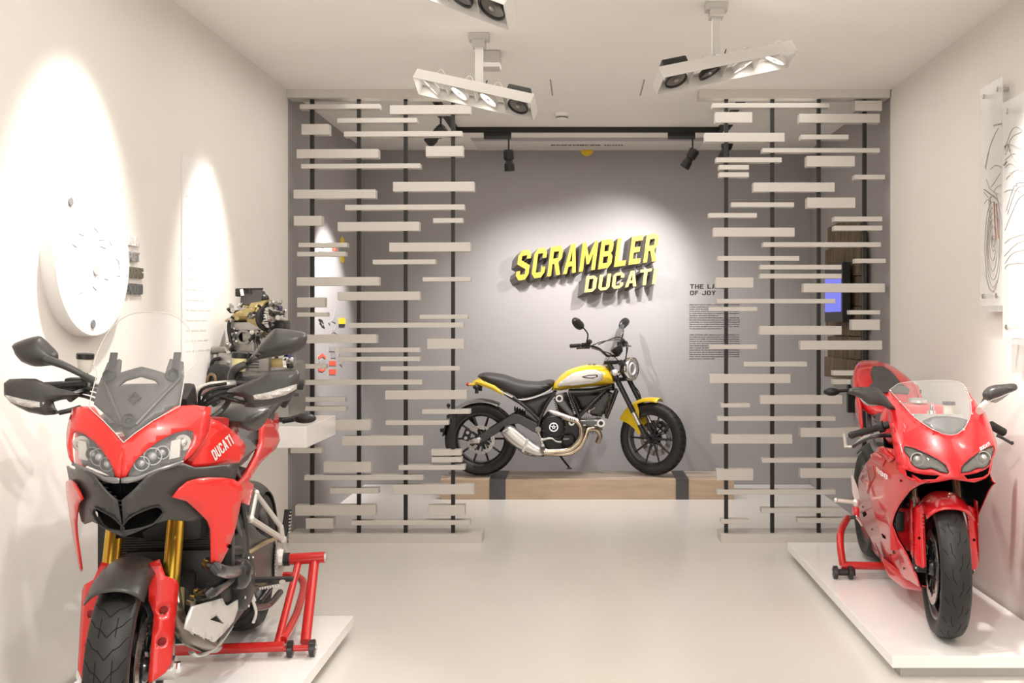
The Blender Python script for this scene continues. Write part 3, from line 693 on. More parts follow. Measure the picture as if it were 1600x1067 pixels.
sk(t2, xx2, ym2, zm2, [[(1570, 235), (1580, 205), (1592, 200), (1620, 225)], [(1570, 250), (1586, 240), (1600, 262), (1640, 250)], [(1572, 330), (1585, 290), (1600, 285)], [(1570, 360), (1578, 340), (1592, 310), (1610, 300)], [(1569, 400), (1590, 380), (1620, 370)], el(1640, 390, 25, 75), el(1640, 390, 15, 48), [(1572, 280), (1590, 265), (1620, 275)],
   [(1570, 412), (1582, 396), (1600, 390)], [(1571, 242), (1580, 216), (1596, 206)], [(1570, 262), (1580, 256), (1600, 272)], [(1574, 335), (1588, 296), (1604, 290)], [(1569, 300), (1580, 296), (1596, 300)], [(1570, 380), (1580, 372), (1600, 366)], [(1570, 420), (1580, 412), (1640, 410)], [(1576, 232), (1582, 246), (1590, 256)], [(1572, 224), (1584, 228), (1600, 236)]], 0.0014, PEN)
sk(t2, xx2, ym2, zm2, [[(1578, 270), (1583, 278), (1588, 290)], [(1570, 230), (1574, 226), (1578, 236)], [(1569, 258), (1573, 252)]], 0.0045, PEN)
# curved white arch shelf end at right edge (shadow band comes from the real lamps)
# ================================================================ PLINTHS
def plinth(label, x0, x1, y0, y1, base=True):
    t = thing('display_plinth', label, 'plinth', ((x0+x1)/2, (y0+y1)/2, 0))
    link('platform', MB().box((0, 0, 0.075), (x1-x0, y1-y0, 0.05)), PLINTH, t, smooth=False, bev=0.002)
    link('recessed_base', MB().box((0, 0, 0.025), (x1-x0-0.10, y1-y0-0.10, 0.05)), mat('plinth base', (0.55, 0.53, 0.50), 0.5), t, smooth=False)
plinth('low glossy white plinth under the red adventure motorcycle', XL+0.02, -1.085, 2.2, 4.70)
plinth('low glossy white plinth under the red sport motorcycle', 1.292, XR-0.02, 4.136, 6.25)
# timber platform
tp = thing('timber_platform', 'low platform of pale timber beams under the yellow motorcycle', 'platform', (0.04, 8.5, 0))
tx0 = at(688, 0, 8.3).x; tx1 = at(1147, 0, 8.3).x
rows_ = [(8.30, 8.38, tx0, tx1), (8.395, 8.47, tx0+0.05, tx1-0.03), (8.485, 8.565, tx0-0.02, tx1+0.02), (8.58, 8.655, tx0+0.04, tx1-0.05), (8.67, 8.75, tx0+0.02, tx1)]
for i, (ya, yb, xa, xb) in enumerate(rows_):
    link('beam', bx(xa, xb, ya, yb, 0.0, 0.168-(0.004 if i % 2 else 0), (0.04, 8.5, 0)), WOODL if i == 0 else WOODE, tp, smooth=False, bev=0.003, label='pale front timber beam' if i == 0 else None)
for (pa, pb) in ((765, 790), (1056, 1076)):
    xa = at(pa, 0, 8.3).x; xb = at(pb, 0, 8.3).x
    m_ = bx(xa, xb, 8.292, 8.298, 0.0, 0.172, (0.04, 8.5, 0)); m_.box(((xa+xb)/2-0.04, 8.52-8.5, 0.171), (xb-xa, 0.46, 0.004))
    link('steel_strap', m_, STRAP, tp, smooth=False)
# ================================================================ BIKE TOOLS
class Bike:
    """bike frame: x to the bike's left, y rearwards from the front axle, z up from the plinth top"""
    def __init__(s, name, label, cat, ox, oy, rx, ry, z0):
        L = math.hypot(rx-ox, ry-oy); s.w = ((rx-ox)/L, (ry-oy)/L); s.u = (s.w[1], -s.w[0]); s.o = (ox, oy); s.z0 = z0
        s.root = thing(name, label, cat, (ox, oy, z0), math.atan2(s.u[1], s.u[0]))
    def ray(s, px, py):
        a = (px-CX)/F; b = -(py-CY)/F
        o = Vector((-s.o[0]*s.u[0]-s.o[1]*s.u[1], -s.o[0]*s.w[0]-s.o[1]*s.w[1], EYE-s.z0))
        return o, Vector((a*s.u[0]+s.u[1], a*s.w[0]+s.w[1], b))
    def P(s, px, py, x=None, y=None, z=None):
        o, d = s.ray(px, py)
        t = (x-o.x)/d.x if x is not None else ((y-o.y)/d.y if y is not None else (z-o.z)/d.z)
        return o+d*t
    def S(s, px, py, fy=None, fx=None):
        o, d = s.ray(px, py)
        g = (lambda q: q.y-fy(q.x, q.z)) if fy else (lambda q: q.x-fx(q.y, q.z))
        t = 2.2; g0 = g(o+d*t)
        while t < 7.6:
            g1 = g(o+d*(t+0.03))
            if g0*g1 <= 0:
                a, b = t, t+0.03
                for _ in range(22):
                    m_ = (a+b)/2
                    if g(o+d*m_)*g0 <= 0: b = m_
                    else: a = m_
                return o+d*(a+b)/2
            t += 0.03; g0 = g1
        return s.P(px, py, y=0.3)
def lerp(tab, z):
    """piecewise table, smoothed a little at the joints"""
    def raw(z):
        if z <= tab[0][0]: a, b = tab[0], tab[1]
        elif z >= tab[-1][0]: a, b = tab[-2], tab[-1]
        else:
            for a, b in zip(tab, tab[1:]):
                if z <= b[0]: break
        return a[1]+(b[1]-a[1])*(z-a[0])/(b[0]-a[0])
    e = 0.025
    return (raw(z-e)+2*raw(z)+raw(z+e))/4
def smooth2(pts, n=3):
    return [tuple(q) for q in crom(pts, n, closed=True)] if n > 1 else [tuple(p) for p in pts]
def mirlink(name, mb, m, parent, **k):
    a = link(name, mb, m, parent, **k)
    mm = MB(); mm.v = [(-p[0], p[1], p[2]) for p in mb.v]; mm.f = [tuple(reversed(f)) for f in mb.f]
    return a, link(name, mm, m, parent, **k)
def panelF(B, name, out, fy, m, parent=None, holes=(), mir=False, sym=False, th=0.004, step=0.018, label=None, lift=0.0, sm=1, ends=None):
    """front-facing shell: measured outline laid on the body surface y = fy(x, z)"""
    L = [B.S(a, b, fy=fy) for a, b in out]
    o2 = smooth2([(p.x, p.z, 0) for p in L], sm); o2 = [(p[0], p[1]) for p in o2]
    if sym: o2 = [(max(p[0], 0.0) if sym > 0 else min(p[0], 0.0), p[1]) for p in o2]
    hs = [[(p.x, p.z) for p in (B.S(a, b, fy=fy) for a, b in h)] for h in holes]
    vs, fs = fill2d(o2, hs, step)
    mb = MB(); mb.add([Vector((p[0], fy(p[0], p[1])-lift, p[1])) for p in vs], fs)
    fixn(mb, Vector((0, -1, 0)))
    par = parent or B.root
    if sym: mb.mirror(); return link(name, mb, m, par, th=th, label=label, ang=60)
    if mir: return mirlink(name, mb, m, par, th=th, label=label, ang=60)
    return link(name, mb, m, par, th=th, label=label, ang=60)
def fixn(mb, d):
    fs = []
    for f in mb.f:
        a, b, c = (Vector(mb.v[i]) for i in f[:3])
        fs.append(f if (b-a).cross(c-a).dot(d) > 0 else tuple(reversed(f)))
    mb.f = fs
def panelS(B, name, out, fx, m, parent=None, holes=(), mir=False, th=0.004, step=0.02, label=None, lift=0.0, sm=1, local=False):
    """side shell: outline laid on x = fx(y, z)"""
    L = [Vector((0, a, b)) for a, b in out] if local else [B.S(a, b, fx=fx) for a, b in out]
    o2 = [(p[0], p[1]) for p in smooth2([(p.y, p.z, 0) for p in L], sm)]
    hs = [[(p.y, p.z) for p in (B.S(a, b, fx=fx) for a, b in h)] for h in holes]
    vs, fs = fill2d(o2, hs, step)
    sg = 1 if fx(o2[0][0], o2[0][1]) > 0 else -1
    mb = MB(); mb.add([Vector((fx(p[0], p[1])+sg*lift, p[0], p[1])) for p in vs], fs); fixn(mb, Vector((sg, 0, 0)))
    par = parent or B.root
    if mir: return mirlink(name, mb, m, par, th=th, label=label, ang=60)
    return link(name, mb, m, par, th=th, label=label, ang=60)
def pillow(out, fn, hf, hb, r=0.02, step=0.01, sm=2):
    """closed domed body on an outline: fn(a, b, t)"""
    o2 = [(p[0], p[1]) for p in smooth2([(a, b, 0) for a, b in out], sm)]
    vs, fs = fill2d(o2, [], step); n = len(vs)
    def dist(p):
        d = 1e9
        for i in range(len(o2)):
            a = Vector(o2[i]); b = Vector(o2[(i+1) % len(o2)]); ab = b-a; L = ab.length_squared
            t = 0 if L == 0 else max(0, min(1, (p-a).dot(ab)/L)); d = min(d, (p-(a+ab*t)).length)
        return d
    ds = []
    for p in vs:
        d = min(dist(Vector(p[:2])), r)/r; ds.append(math.sqrt(max(0, 1-(1-d)**2)))
    mb = MB()
    V1 = [fn(p[0], p[1], 0.0015+hf*ds[i]) for i, p in enumerate(vs)]; V2 = [fn(p[0], p[1], -0.0015-hb*ds[i]) for i, p in enumerate(vs)]
    F_ = [tuple(f) for f in fs]+[tuple(i+n for i in reversed(f)) for f in fs]
    cnt = set()
    for q in fs:
        for i in range(len(q)): cnt.add((q[i], q[(i+1) % len(q)]))
    for (x, y) in cnt:
        if (y, x) not in cnt: F_.append((y, x, x+n, y+n))
    return mb.add(V1+V2, F_)
def xf(mb, M):
    mb.v = [tuple(M @ Vector(p)) for p in mb.v]; return mb
def tyre_prof(R, w, rim, n=14, sharp=1.6):
    """closed profile (t, r): crown outside, bead at the rim"""
    P = []
    h = w/2
    for i in range(n+1):
        a = -1+2*i/n
        P.append((h*math.sin(a*PI/2*0.98), R-(R-rim)*0.44*abs(a)**sharp*1.0 if abs(a) < 1 else R-(R-rim)*0.44))
    P = [(-h*0.70, rim-0.004), (-h*0.86, rim+0.012), (-h*0.98, rim+(R-rim)*0.36)]+P[1:-1]+[(h*0.98, rim+(R-rim)*0.36), (h*0.86, rim+0.012), (h*0.70, rim-0.004)]
    return P
def crown(R, w, rim, t, sharp=1.6):
    a = math.asin(max(-1, min(1, t/(w/2))))/(PI/2*0.98)
    return R-(R-rim)*0.44*abs(a)**sharp
def wheel(parent, name, M, R, w, rim, spokes, discs=(), tread='chevron', rimm=None, dr=(0.095, 0.16), hubw=0.07, ys=False, spr=0.011):
    """axle along local x of M; parts: wheel > tyre, brake_disc, tread_groove, valve"""
    rimm = rimm or BLMET
    mb = MB(); h = w/2
    mb.lathe([(-h*0.74, rim+0.010), (-h*0.78, rim+0.002), (-h*0.72, rim-0.012), (-h*0.5, rim-0.028), (h*0.5, rim-0.028), (h*0.72, rim-0.012), (h*0.78, rim+0.002), (h*0.74, rim+0.010), (h*0.66, rim+0.002), (h*0.45, rim-0.016), (-h*0.45, rim-0.016), (-h*0.66, rim+0.002)], (0, 0, 0), (1, 0, 0), 72, closed=True)
    mb.lathe([(-hubw, 0.0001), (-hubw, 0.032), (-hubw*0.6, 0.042), (hubw*0.6, 0.042), (hubw, 0.032), (hubw, 0.0001)], (0, 0, 0), (1, 0, 0), 32)
    for i in range(spokes):
        a = 2*PI*i/spokes
        if ys:
            for s_ in (-1, 1):
                a2 = a+s_*0.17
                p0 = Vector((0, 0.035*math.cos(a), 0.035*math.sin(a))); p1 = Vector((0, rim*0.45*math.cos(a+s_*0.03), rim*0.45*math.sin(a+s_*0.03))); p2 = Vector((0, (rim-0.02)*math.cos(a2), (rim-0.02)*math.sin(a2)))
                mb.tube([p0, p1, p2], [spr*1.3, spr, spr], 8, 4, caps=False)
        else:
            p0 = Vector((0, 0.035*math.cos(a), 0.035*math.sin(a))); p2 = Vector((0, (rim-0.02)*math.cos(a), (rim-0.02)*math.sin(a)))
            mb.cyl(p0, p2, spr*1.25, spr*0.85, 8)
    wh = link(name, xf(mb, M), rimm, parent)
    tm = MB().lathe(tyre_prof(R, w, rim), (0, 0, 0), (1, 0, 0), 96)
    link('tyre', xf(tm, M), RUB, wh)
    gm = MB(); hw = w/2
    def strip(pts, wd=0.0035):
        # pts (angle, t) -> thin ribbon on the crown
        P = []
        for i, (a, t) in enumerate(pts):
            r = crown(R, w, rim, t)+0.0006
            P.append(Vector((t, r*math.cos(a), r*math.sin(a))))
        for i in range(len(P)-1):
            d = (P[i+1]-P[i]).normalized(); nrm = Vector((0, P[i].y, P[i].z)).normalized(); sd = d.cross(nrm)*wd/2
            k = len(gm.v); gm.add([P[i]-sd, P[i]+sd, P[i+1]+sd, P[i+1]-sd], [(0, 1, 2, 3)])
    def sub(pts, n=3):
        o = []
        for i in range(len(pts)-1):
            for k in range(n): o.append((pts[i][0]+(pts[i+1][0]-pts[i][0])*k/n, pts[i][1]+(pts[i+1][1]-pts[i][1])*k/n))
        return o+[pts[-1]]
    if tread == 'chevron':
        N = 30
        for i in range(N):
            a = 2*PI*i/N
            strip(sub([(a-0.10, -hw*0.36), (a, 0), (a-0.10, hw*0.36)]))
            for s_ in (-1, 1):
                strip(sub([(a-0.09, s_*hw*0.36), (a-0.13, s_*hw*0.6), (a-0.24, s_*hw*0.90)]))
        for s_ in (-1, 1):
            for i in range(N):
                a = 2*PI*i/N
                if i % 2: strip(sub([(a, s_*hw*0.36), (a+0.21, s_*hw*0.36)], 4), 0.003)
    elif tread == 'sport':
        N = 18
        for i in range(N):
            a = 2*PI*i/N
            for s_ in (-1, 1):
                b = a+(0.17 if s_ > 0 else 0)
                strip(sub([(b, s_*hw*0.08), (b-0.09, s_*hw*0.30), (b-0.22, s_*hw*0.34)]), 0.003)
                strip(sub([(b-0.05, s_*hw*0.55), (b-0.15, s_*hw*0.82)]), 0.003)
    else:
        N = 34
        for i in range(N):
            a = 2*PI*i/N
            strip(sub([(a, -hw*0.9), (a+0.05, -hw*0.5), (a, -hw*0.2)]), 0.007)
            strip(sub([(a+0.09, hw*0.2), (a+0.14, hw*0.5), (a+0.09, hw*0.9)]), 0.007)
            strip(sub([(a+0.04, -hw*0.25), (a+0.09, hw*0.25)]), 0.006)
        for s_ in (-0.25, 0.25): strip([(2*PI*k/60, s_*hw) for k in range(61)], 0.004)
    link('tread_groove', xf(gm, M), GROOVE, wh, kind='stuff')
    for (dx, sg) in discs:
        holes = []
        for i in range(18):
            for k, rr in enumerate((0.2, 0.5, 0.8)):
                holes.append((dr[0]+(dr[1]-dr[0])*rr, 2*PI*i/18+k*0.11, 0.0042))
        dm = MB().ring((dx, 0, 0), (1, 0, 0), dr[0]+0.004, dr[1], 0.005, holes, 72)
        dk = link('brake_disc', xf(dm, M), DISCM, wh, smooth=False, label='drilled steel disc')
        cm = MB().ring((dx-sg*0.004, 0, 0), (1, 0, 0), 0.03, 0.055, 0.006, None, 32)
        for i in range(10):
            a = 2*PI*i/10; cm.cyl((dx-sg*0.004, 0.05*math.cos(a), 0.05*math.sin(a)), (dx-sg*0.004, (dr[0]+0.008)*math.cos(a+0.16), (dr[0]+0.008)*math.sin(a+0.16)), 0.005, n=6)
            cm.cyl((dx-0.005, (dr[0]+0.006)*math.cos(a+0.16), (dr[0]+0.006)*math.sin(a+0.16)), (dx+0.005, (dr[0]+0.006)*math.cos(a+0.16), (dr[0]+0.006)*math.sin(a+0.16)), 0.008, n=10)
        link('disc_carrier', xf(cm, M), BLMET, wh)
    return wh
def caliper(parent, M, R_, ang, x, m=None, sc=1.0):
    mb = MB()
    for k in (-1, 1): mb.box((x+k*0.016, R_*math.cos(ang), R_*math.sin(ang)), (0.022, 0.062*sc, 0.095*sc), Matrix.Rotation(ang, 3, 'X'), bev=0.009)
    mb.box((x, (R_+0.02)*math.cos(ang), (R_+0.02)*math.sin(ang)), (0.04, 0.025, 0.08*sc), Matrix.Rotation(ang, 3, 'X'), bev=0.006)
    c = link('brake_caliper', xf(mb, M), m or ENGD, parent)
    pm = MB()
    for s_ in (-1, 1):
        q = Vector((0, R_*math.cos(ang)+s_*0.024*-math.sin(ang), R_*math.sin(ang)+s_*0.024*math.cos(ang)))
        pm.cyl((x-0.032, q.y, q.z), (x+0.032, q.y, q.z), 0.014, n=14)
    link('piston_cap', xf(pm, M), ALU, c)
def bolts(parent, pts, axis, r=0.006, h=0.004, m=None):
    mb = MB(); a = Vector(axis).normalized()
    for p in pts: mb.cyl(Vector(p), Vector(p)+a*h, r, r*0.9, 8)
    return link('bolt', mb, m or STEEL, parent, kind='stuff') if len(pts) > 1 else link('bolt', mb, m or STEEL, parent)

# ================================================================ YELLOW CLASSIC MOTORCYCLE (side view)
YS_ = 8.50; SCL = F/YS_; ZB = 0.172
bike = thing('motorcycle', 'yellow and black classic motorcycle standing on the timber platform', 'motorcycle', ((883-CX)/SCL, YS_, ZB))
def q(px, py, y=0.0):
    return Vector(((px-883)/SCL, y, EYE-ZB-(py-CY)/SCL))
def q2(pts): return [((a-883)/SCL, EYE-ZB-(b-CY)/SCL) for a, b in pts]
st = math.radians(-33)
RC = q(752, 687.5); RC.z = 0.312; FC = q(1020, 687.5); FC.z = 0.312
# wheel matrices: local x = axle direction
Mr = Matrix.Translation(RC) @ Matrix.Rotation(PI/2, 4, 'Z')
Mf = Matrix.Translation(FC) @ Matrix.Rotation(PI/2+st, 4, 'Z')
wheel(bike, 'rear_wheel', Mr, 0.312, 0.17, 0.225, 10, [(-0.075, -1)], 'block', dr=(0.085, 0.122), hubw=0.09, spr=0.010)
wheel(bike, 'front_wheel', Mf, 0.312, 0.115, 0.232, 10, [(0.055, 1)], 'block', dr=(0.10, 0.155), hubw=0.07, spr=0.009)
lat = Vector((math.sin(-st), math.cos(-st), 0)); fwd = Vector((math.cos(st), math.sin(st), 0)); rk = Vector((-0.40, 0, 0.916)).normalized()
# rake direction in the steered plane mixes with the head position
head = q(960, 566); up = (head-FC); up.y = 0
for sgn in (-1, 1):
    a = FC+lat*sgn*0.095; b = a+up*1.02
    k = link('fork_leg', MB().cyl(a+up*0.36, b, 0.0225, n=18), BLMET, bike)
    link('fork_slider', MB().cyl(a+up*0.16, a+up*0.40, 0.019, n=18), CHROME, k, label='bright inner tube')
    link('fork_foot', MB().cyl(a-up*0.03, a+up*0.20, 0.025, 0.022, 16).cyl(a-lat*0.02, a+lat*sgn*0.03, 0.026, n=16), BLMET, k)
    link('axle_nut', MB().cyl(a+lat*sgn*0.03, a+lat*sgn*0.042, 0.014, n=6), STEEL, k)
for f_, r_ in ((0.78, 0.03), (1.0, 0.03)):
    c = FC+up*f_; mb = MB().box(c, (0.07, 0.24, 0.03), Matrix.Rotation(st, 3, 'Z'), bev=0.008); link('triple_clamp', mb, ENGD, bike)
caliper(bike, Mf, 0.125, math.radians(125), 0.055)
# front mudguard (yellow) in the wheel frame
def fender(Mw, R_, w_, a0, a1, drop, n=22, m=9):
    rows = []
    for i in range(n+1):
        a = a0+(a1-a0)*i/n; row = []
        for j in range(m+1):
            t = -1+2*j/m; rr = R_-drop*abs(t)**2.6
            row.append(Mw @ Vector((t*w_/2, rr*math.cos(a), rr*math.sin(a))))
        rows.append(row)
    return MB().loft(rows, closed=False, caps=False)
# in wheel matrix local: y axis -> after rot +90: local y = -X world (rearwards), z up
mud = link('front_mudguard', fender(Mf, 0.355, 0.12, math.radians(28), math.radians(102), 0.035), YEL, bike, th=0.004, off=0)
mb = MB()
for sgn in (-1, 1):
    pts = [(sgn*0.066, 0.30*math.cos(math.radians(30)), 0.30*math.sin(math.radians(30))+0.0)]
    ang = [math.radians(x) for x in (22, 40, 60, 75)]
    outer = [(0.325*math.cos(a), 0.325*math.sin(a)) for a in ang]; inner = [(0.09, 0.10), (0.075, 0.06), (0.11, 0.03)]
    ol = [(0.33*math.cos(math.radians(28)), 0.33*math.sin(math.radians(28))), (0.335*math.cos(math.radians(45)), 0.335*math.sin(math.radians(45))), (0.335*math.cos(math.radians(68)), 0.335*math.sin(math.radians(68))), (0.10, 0.24), (0.10, 0.15), (0.075, 0.06), (0.10, 0.03), (0.14, 0.08), (0.20, 0.12)]
    mb.prism(ol, 0.004, lambda a, b, t, s_=sgn: Mf @ Vector((s_*0.066+t, a, b)))
link('mudguard_bracket', mb, YEL, mud, smooth=False)
# tank
def side_body(name, out, hw, m, r=0.07, y0=0.0, sm=2, step=0.02, lab=None, par=None):
    mbk = pillow(q2(out), lambda a, b, t: Vector((a, -t+y0, b)), hw, hw, r=r, step=step, sm=sm)
    return link(name, mbk, m, par or bike, label=lab, ang=50)
tank_out = [(861, 610), (876, 586), (895, 575), (920, 569.5), (941, 571), (954, 577), (962, 598), (941, 603), (900, 607)]
tank = side_body('fuel_tank', tank_out, 0.15, YEL, r=0.11)
ins = [(871, 602), (880, 592), (893, 583), (911, 577.5), (930, 576), (941, 582), (942, 589), (935, 595), (914, 599)]
mbk = pillow(q2(ins), lambda a, b, t: Vector((a, -t-0.138, b)), 0.018, 0.0, r=0.05, step=0.015, sm=2)
link('tank_side_panel', mbk, ALUS, tank, label='brushed silver side panel')
mbk = pillow(q2([(908, 587), (920, 584), (933, 583.5), (934, 587), (925, 590), (913, 589)]), lambda a, b, t: Vector((a, -t-0.156, b)), 0.004, 0.0, r=0.02, step=0.01, sm=1)
link('tank_badge', mbk, BLPL, tank, label='black badge')
mbk = pillow(q2([(913, 587), (921, 585.5), (931, 585), (931, 587), (923, 588.5)]), lambda a, b, t: Vector((a, -t-0.161, b)), 0.002, 0.0, r=0.02, step=0.01, sm=1)
link('badge_bar', mbk, WHITEP, tank)
link('filler_cap', MB().lathe([(0, 0.034), (0.012, 0.034), (0.016, 0.028), (0.016, 0.0001)], q(925, 570.5), (0, 0, 1), 24), ALU, tank)
seat = side_body('seat', [(746, 588), (756, 582), (770, 582), (789, 585), (806, 591), (821, 594.5), (843, 595.5), (858, 592.5), (866, 594), (866, 599), (859, 608), (843, 616), (819, 622), (802, 618), (783, 608), (764, 599)], 0.115, LEATH, r=0.06)
def qtube(name, pts, r, m, y=0.0, par=None, n=10, sm=6, lab=None):
    P = [q(p[0], p[1], p[2] if len(p) > 2 else y) for p in pts]
    return link(name, MB().tube(P, r, n, sm), m, par or bike, label=lab)
qtube('seat_trim', [(783, 609, -0.115), (802, 619, -0.118), (819, 623, -0.12), (843, 617, -0.12), (860, 608, -0.115)], 0.006, ALUS, par=seat, lab='silver piping')
for s_ in (-1, 1):
    mbk = pillow(q2([(740, 594), (752, 592), (775, 601), (791, 614), (787, 616), (768, 606), (750, 600)]), lambda a, b, t, s_=s_: Vector((a, s_*(t+0.11), b)), 0.012, 0.01, r=0.02, step=0.015, sm=1)
    link('tail_panel', mbk, YEL, bike, label='yellow tail strip')
mbk = pillow(q2([(729, 600), (740, 597), (750, 594), (752, 598), (742, 604), (733, 603)]), lambda a, b, t: Vector((a, -t, b)), 0.05, 0.05, r=0.03, step=0.012, sm=1)
tl_ = link('tail_light', mbk, mat('yellow tail cowl', (0.75, 0.52, 0.03), 0.35, coat=0.6), bike)
link('tail_lens', MB().sphere(q(731, 600.5), 0.028, 12, (0.5, 1.3, 0.6)), mat('red lens', (0.5, 0.02, 0.02), 0.2), tl_, label='red lens')
for s_ in (-1, 1):
    link('turn_signal', MB().sphere(q(747, 603, s_*0.16), 0.028, 12, (1, 0.8, 0.7)).cyl(q(749, 603, s_*0.16), q(749, 603, s_*0.05), 0.006, n=8).box(q(748, 609, s_*0.15), (0.03, 0.03, 0.04), bev=0.005), BLPL, bike)
# seat under-panel
for s_ in (-1, 1):
    mbk = pillow(q2([(770, 604), (785, 612), (803, 622), (819, 626), (850, 618), (866, 612), (850, 636), (843, 652), (838, 650), (818, 634), (796, 621)]), lambda a, b, t, s_=s_: Vector((a, s_*(t+0.06), b)), 0.035, 0.01, r=0.05, step=0.02, sm=1)
    link('side_panel', mbk, DKPL, bike)
# trellis frame
fm = [[(868, 611), (855, 630), (844.5, 653), (842, 668)], [(890, 611), (897, 630), (905, 649)], [(905, 649), (925, 628), (947, 607)], [(888, 611), (925, 610), (955, 603)], [(964, 608), (956, 630), (947, 652)], [(803, 618), (825, 636), (844, 654)]]
for L_ in fm:
    for s_ in (-1, 1): qtube('frame_tube', [(a, b, s_*(0.13 if a < 930 else 0.09)) for a, b in L_], 0.0145, BLMET, n=12, sm=3)
link('steering_head', MB().cyl(q(955, 610), q(950, 572), 0.036, n=20), BLMET, bike)
link('air_box', pillow(q2([(893, 614), (950, 610), (958, 614), (948, 648), (925, 645), (905, 640)]), lambda a, b, t: Vector((a, -t, b)), 0.075, 0.075, r=0.04, step=0.02, sm=1), BLPL, bike)
link('battery_cover', pillow(q2([(915, 640), (947, 608), (955, 615), (940, 650), (925, 648)]), lambda a, b, t: Vector((a, -t-0.07, b)), 0.025, 0.0, r=0.02, step=0.02, sm=1), DKPL, bike)
# engine
eng = link('engine', pillow(q2([(845, 655), (858, 640), (905, 648), (915, 662), (912, 690), (900, 702), (862, 706), (848, 700), (843, 680)]), lambda a, b, t: Vector((a, -t, b)), 0.13, 0.13, r=0.03, step=0.025, sm=1), ENGD, bike)
cv = link('clutch_cover', MB().lathe([(0.0, 0.100), (0.03, 0.098), (0.042, 0.088), (0.046, 0.07), (0.046, 0.0001)], q(866, 664, -0.12), (0, -1, 0), 40), ENGD, eng)
pr = MB().ring(q(866, 664, -0.168), (0, -1, 0), 0.030, 0.038, 0.006, None, 32)
for i in range(5):
    a = 2*PI*i/5+0.3; c = q(866, 664, -0.168); pr.cyl(c+Vector((0.012*math.cos(a), 0, 0.012*math.sin(a))), c+Vector((0.032*math.cos(a), 0, 0.032*math.sin(a))), 0.0035, n=6)
pr.ring(q(866, 664, -0.168), (0, -1, 0), 0.006, 0.013, 0.006, None, 16)
link('clutch_ring', pr, CHROME, cv, smooth=False)
bolts(cv, [q(866, 664, -0.150)+Vector((0.092*math.cos(i*PI/4.5), 0, 0.092*math.sin(i*PI/4.5))) for i in range(9)], (0, -1, 0))
link('sump_cover', pillow(q2([(880, 676), (893, 674), (900, 682), (896, 694), (884, 697), (876, 690)]), lambda a, b, t: Vector((a, -t-0.13, b)), 0.02, 0.0, r=0.02, step=0.02), ENGD, eng)
tm, wd = text_mesh('DUCATI', lambda a, b, t: q(881, 683.5, -0.153+t)+Vector((a*0.0019, 0, b*0.0018)), 0.002); link('cover_lettering', tm, WHITEP, eng, smooth=False, kind='stuff')
# upright cylinder with belt cover
cyl1 = link('cylinder', MB().cyl(q(888, 655), q(876, 615), 0.062, 0.055, 20), ENG, eng)
fn_ = MB()
for i in range(9):
    c = q(888, 655).lerp(q(876, 615), 0.25+i*0.075); d = (q(876, 615)-q(888, 655)).normalized(); fn_.cyl(c, c+d*0.004, 0.078, n=20)
link('cooling_fin', fn_, ENGD, cyl1, kind='stuff')
cyl2 = link('cylinder', MB().cyl(q(898, 668), q(940, 662), 0.062, 0.055, 20), ENG, eng)
fn_ = MB()
for i in range(9):
    c = q(898, 668).lerp(q(940, 662), 0.25+i*0.075); d = (q(940, 662)-q(898, 668)).normalized(); fn_.cyl(c, c+d*0.004, 0.078, n=20)
link('cooling_fin', fn_, ENGD, cyl2, kind='stuff')
GRC = mat('grey belt cover', (0.13, 0.125, 0.12), 0.45, 0.4)
bc = link('belt_cover', pillow(q2([(869, 618), (876, 615.5), (881, 620), (888, 632), (898, 646), (893, 650), (882, 642), (873, 632), (868, 626)]), lambda a, b, t: Vector((a, -t-0.11, b)), 0.03, 0.02, r=0.02, step=0.012), GRC, eng)
link('pulley_ring', MB().ring(q(874.5, 620.5, -0.142), (0, -1, 0), 0.018, 0.031, 0.006, None, 28), ALU, bc, smooth=False)
link('pulley_boss', MB().cyl(q(874.5, 620.5, -0.13), q(874.5, 620.5, -0.146), 0.017, n=20), ENGD, bc)
bc = link('belt_cover', pillow(q2([(902, 653), (920, 652), (935, 652), (943, 654), (945, 660), (941, 666), (933, 667), (918, 665), (903, 664)]), lambda a, b, t: Vector((a, -t-0.11, b)), 0.03, 0.02, r=0.02, step=0.012), GRC, eng)
link('pulley_ring', MB().ring(q(938.5, 658.5, -0.142), (0, -1, 0), 0.018, 0.034, 0.006, None, 28), ALU, bc, smooth=False)
link('pulley_boss', MB().cyl(q(938.5, 658.5, -0.13), q(938.5, 658.5, -0.146), 0.017, n=20), ENGD, bc)
for yy in (654.5, 661.5):
    for (a_, b_) in ((907, 915), (929, 933)): link('trim_strip', MB().box(q((a_+b_)/2, yy, -0.143), ((b_-a_)/SCL, 0.006, 0.008)), ALU, bc, smooth=False)
link('spark_cap', MB().cyl(q(920, 640, -0.10), q(930, 634, -0.13), 0.010, n=10).sphere(q(920, 641, -0.11), 0.018, 10), STEEL, eng)
link('small_cover', MB().ring(q(893.5, 657.5, -0.138), (0, -1, 0), 0.012, 0.026, 0.01, None, 24), ALU, eng, smooth=False)
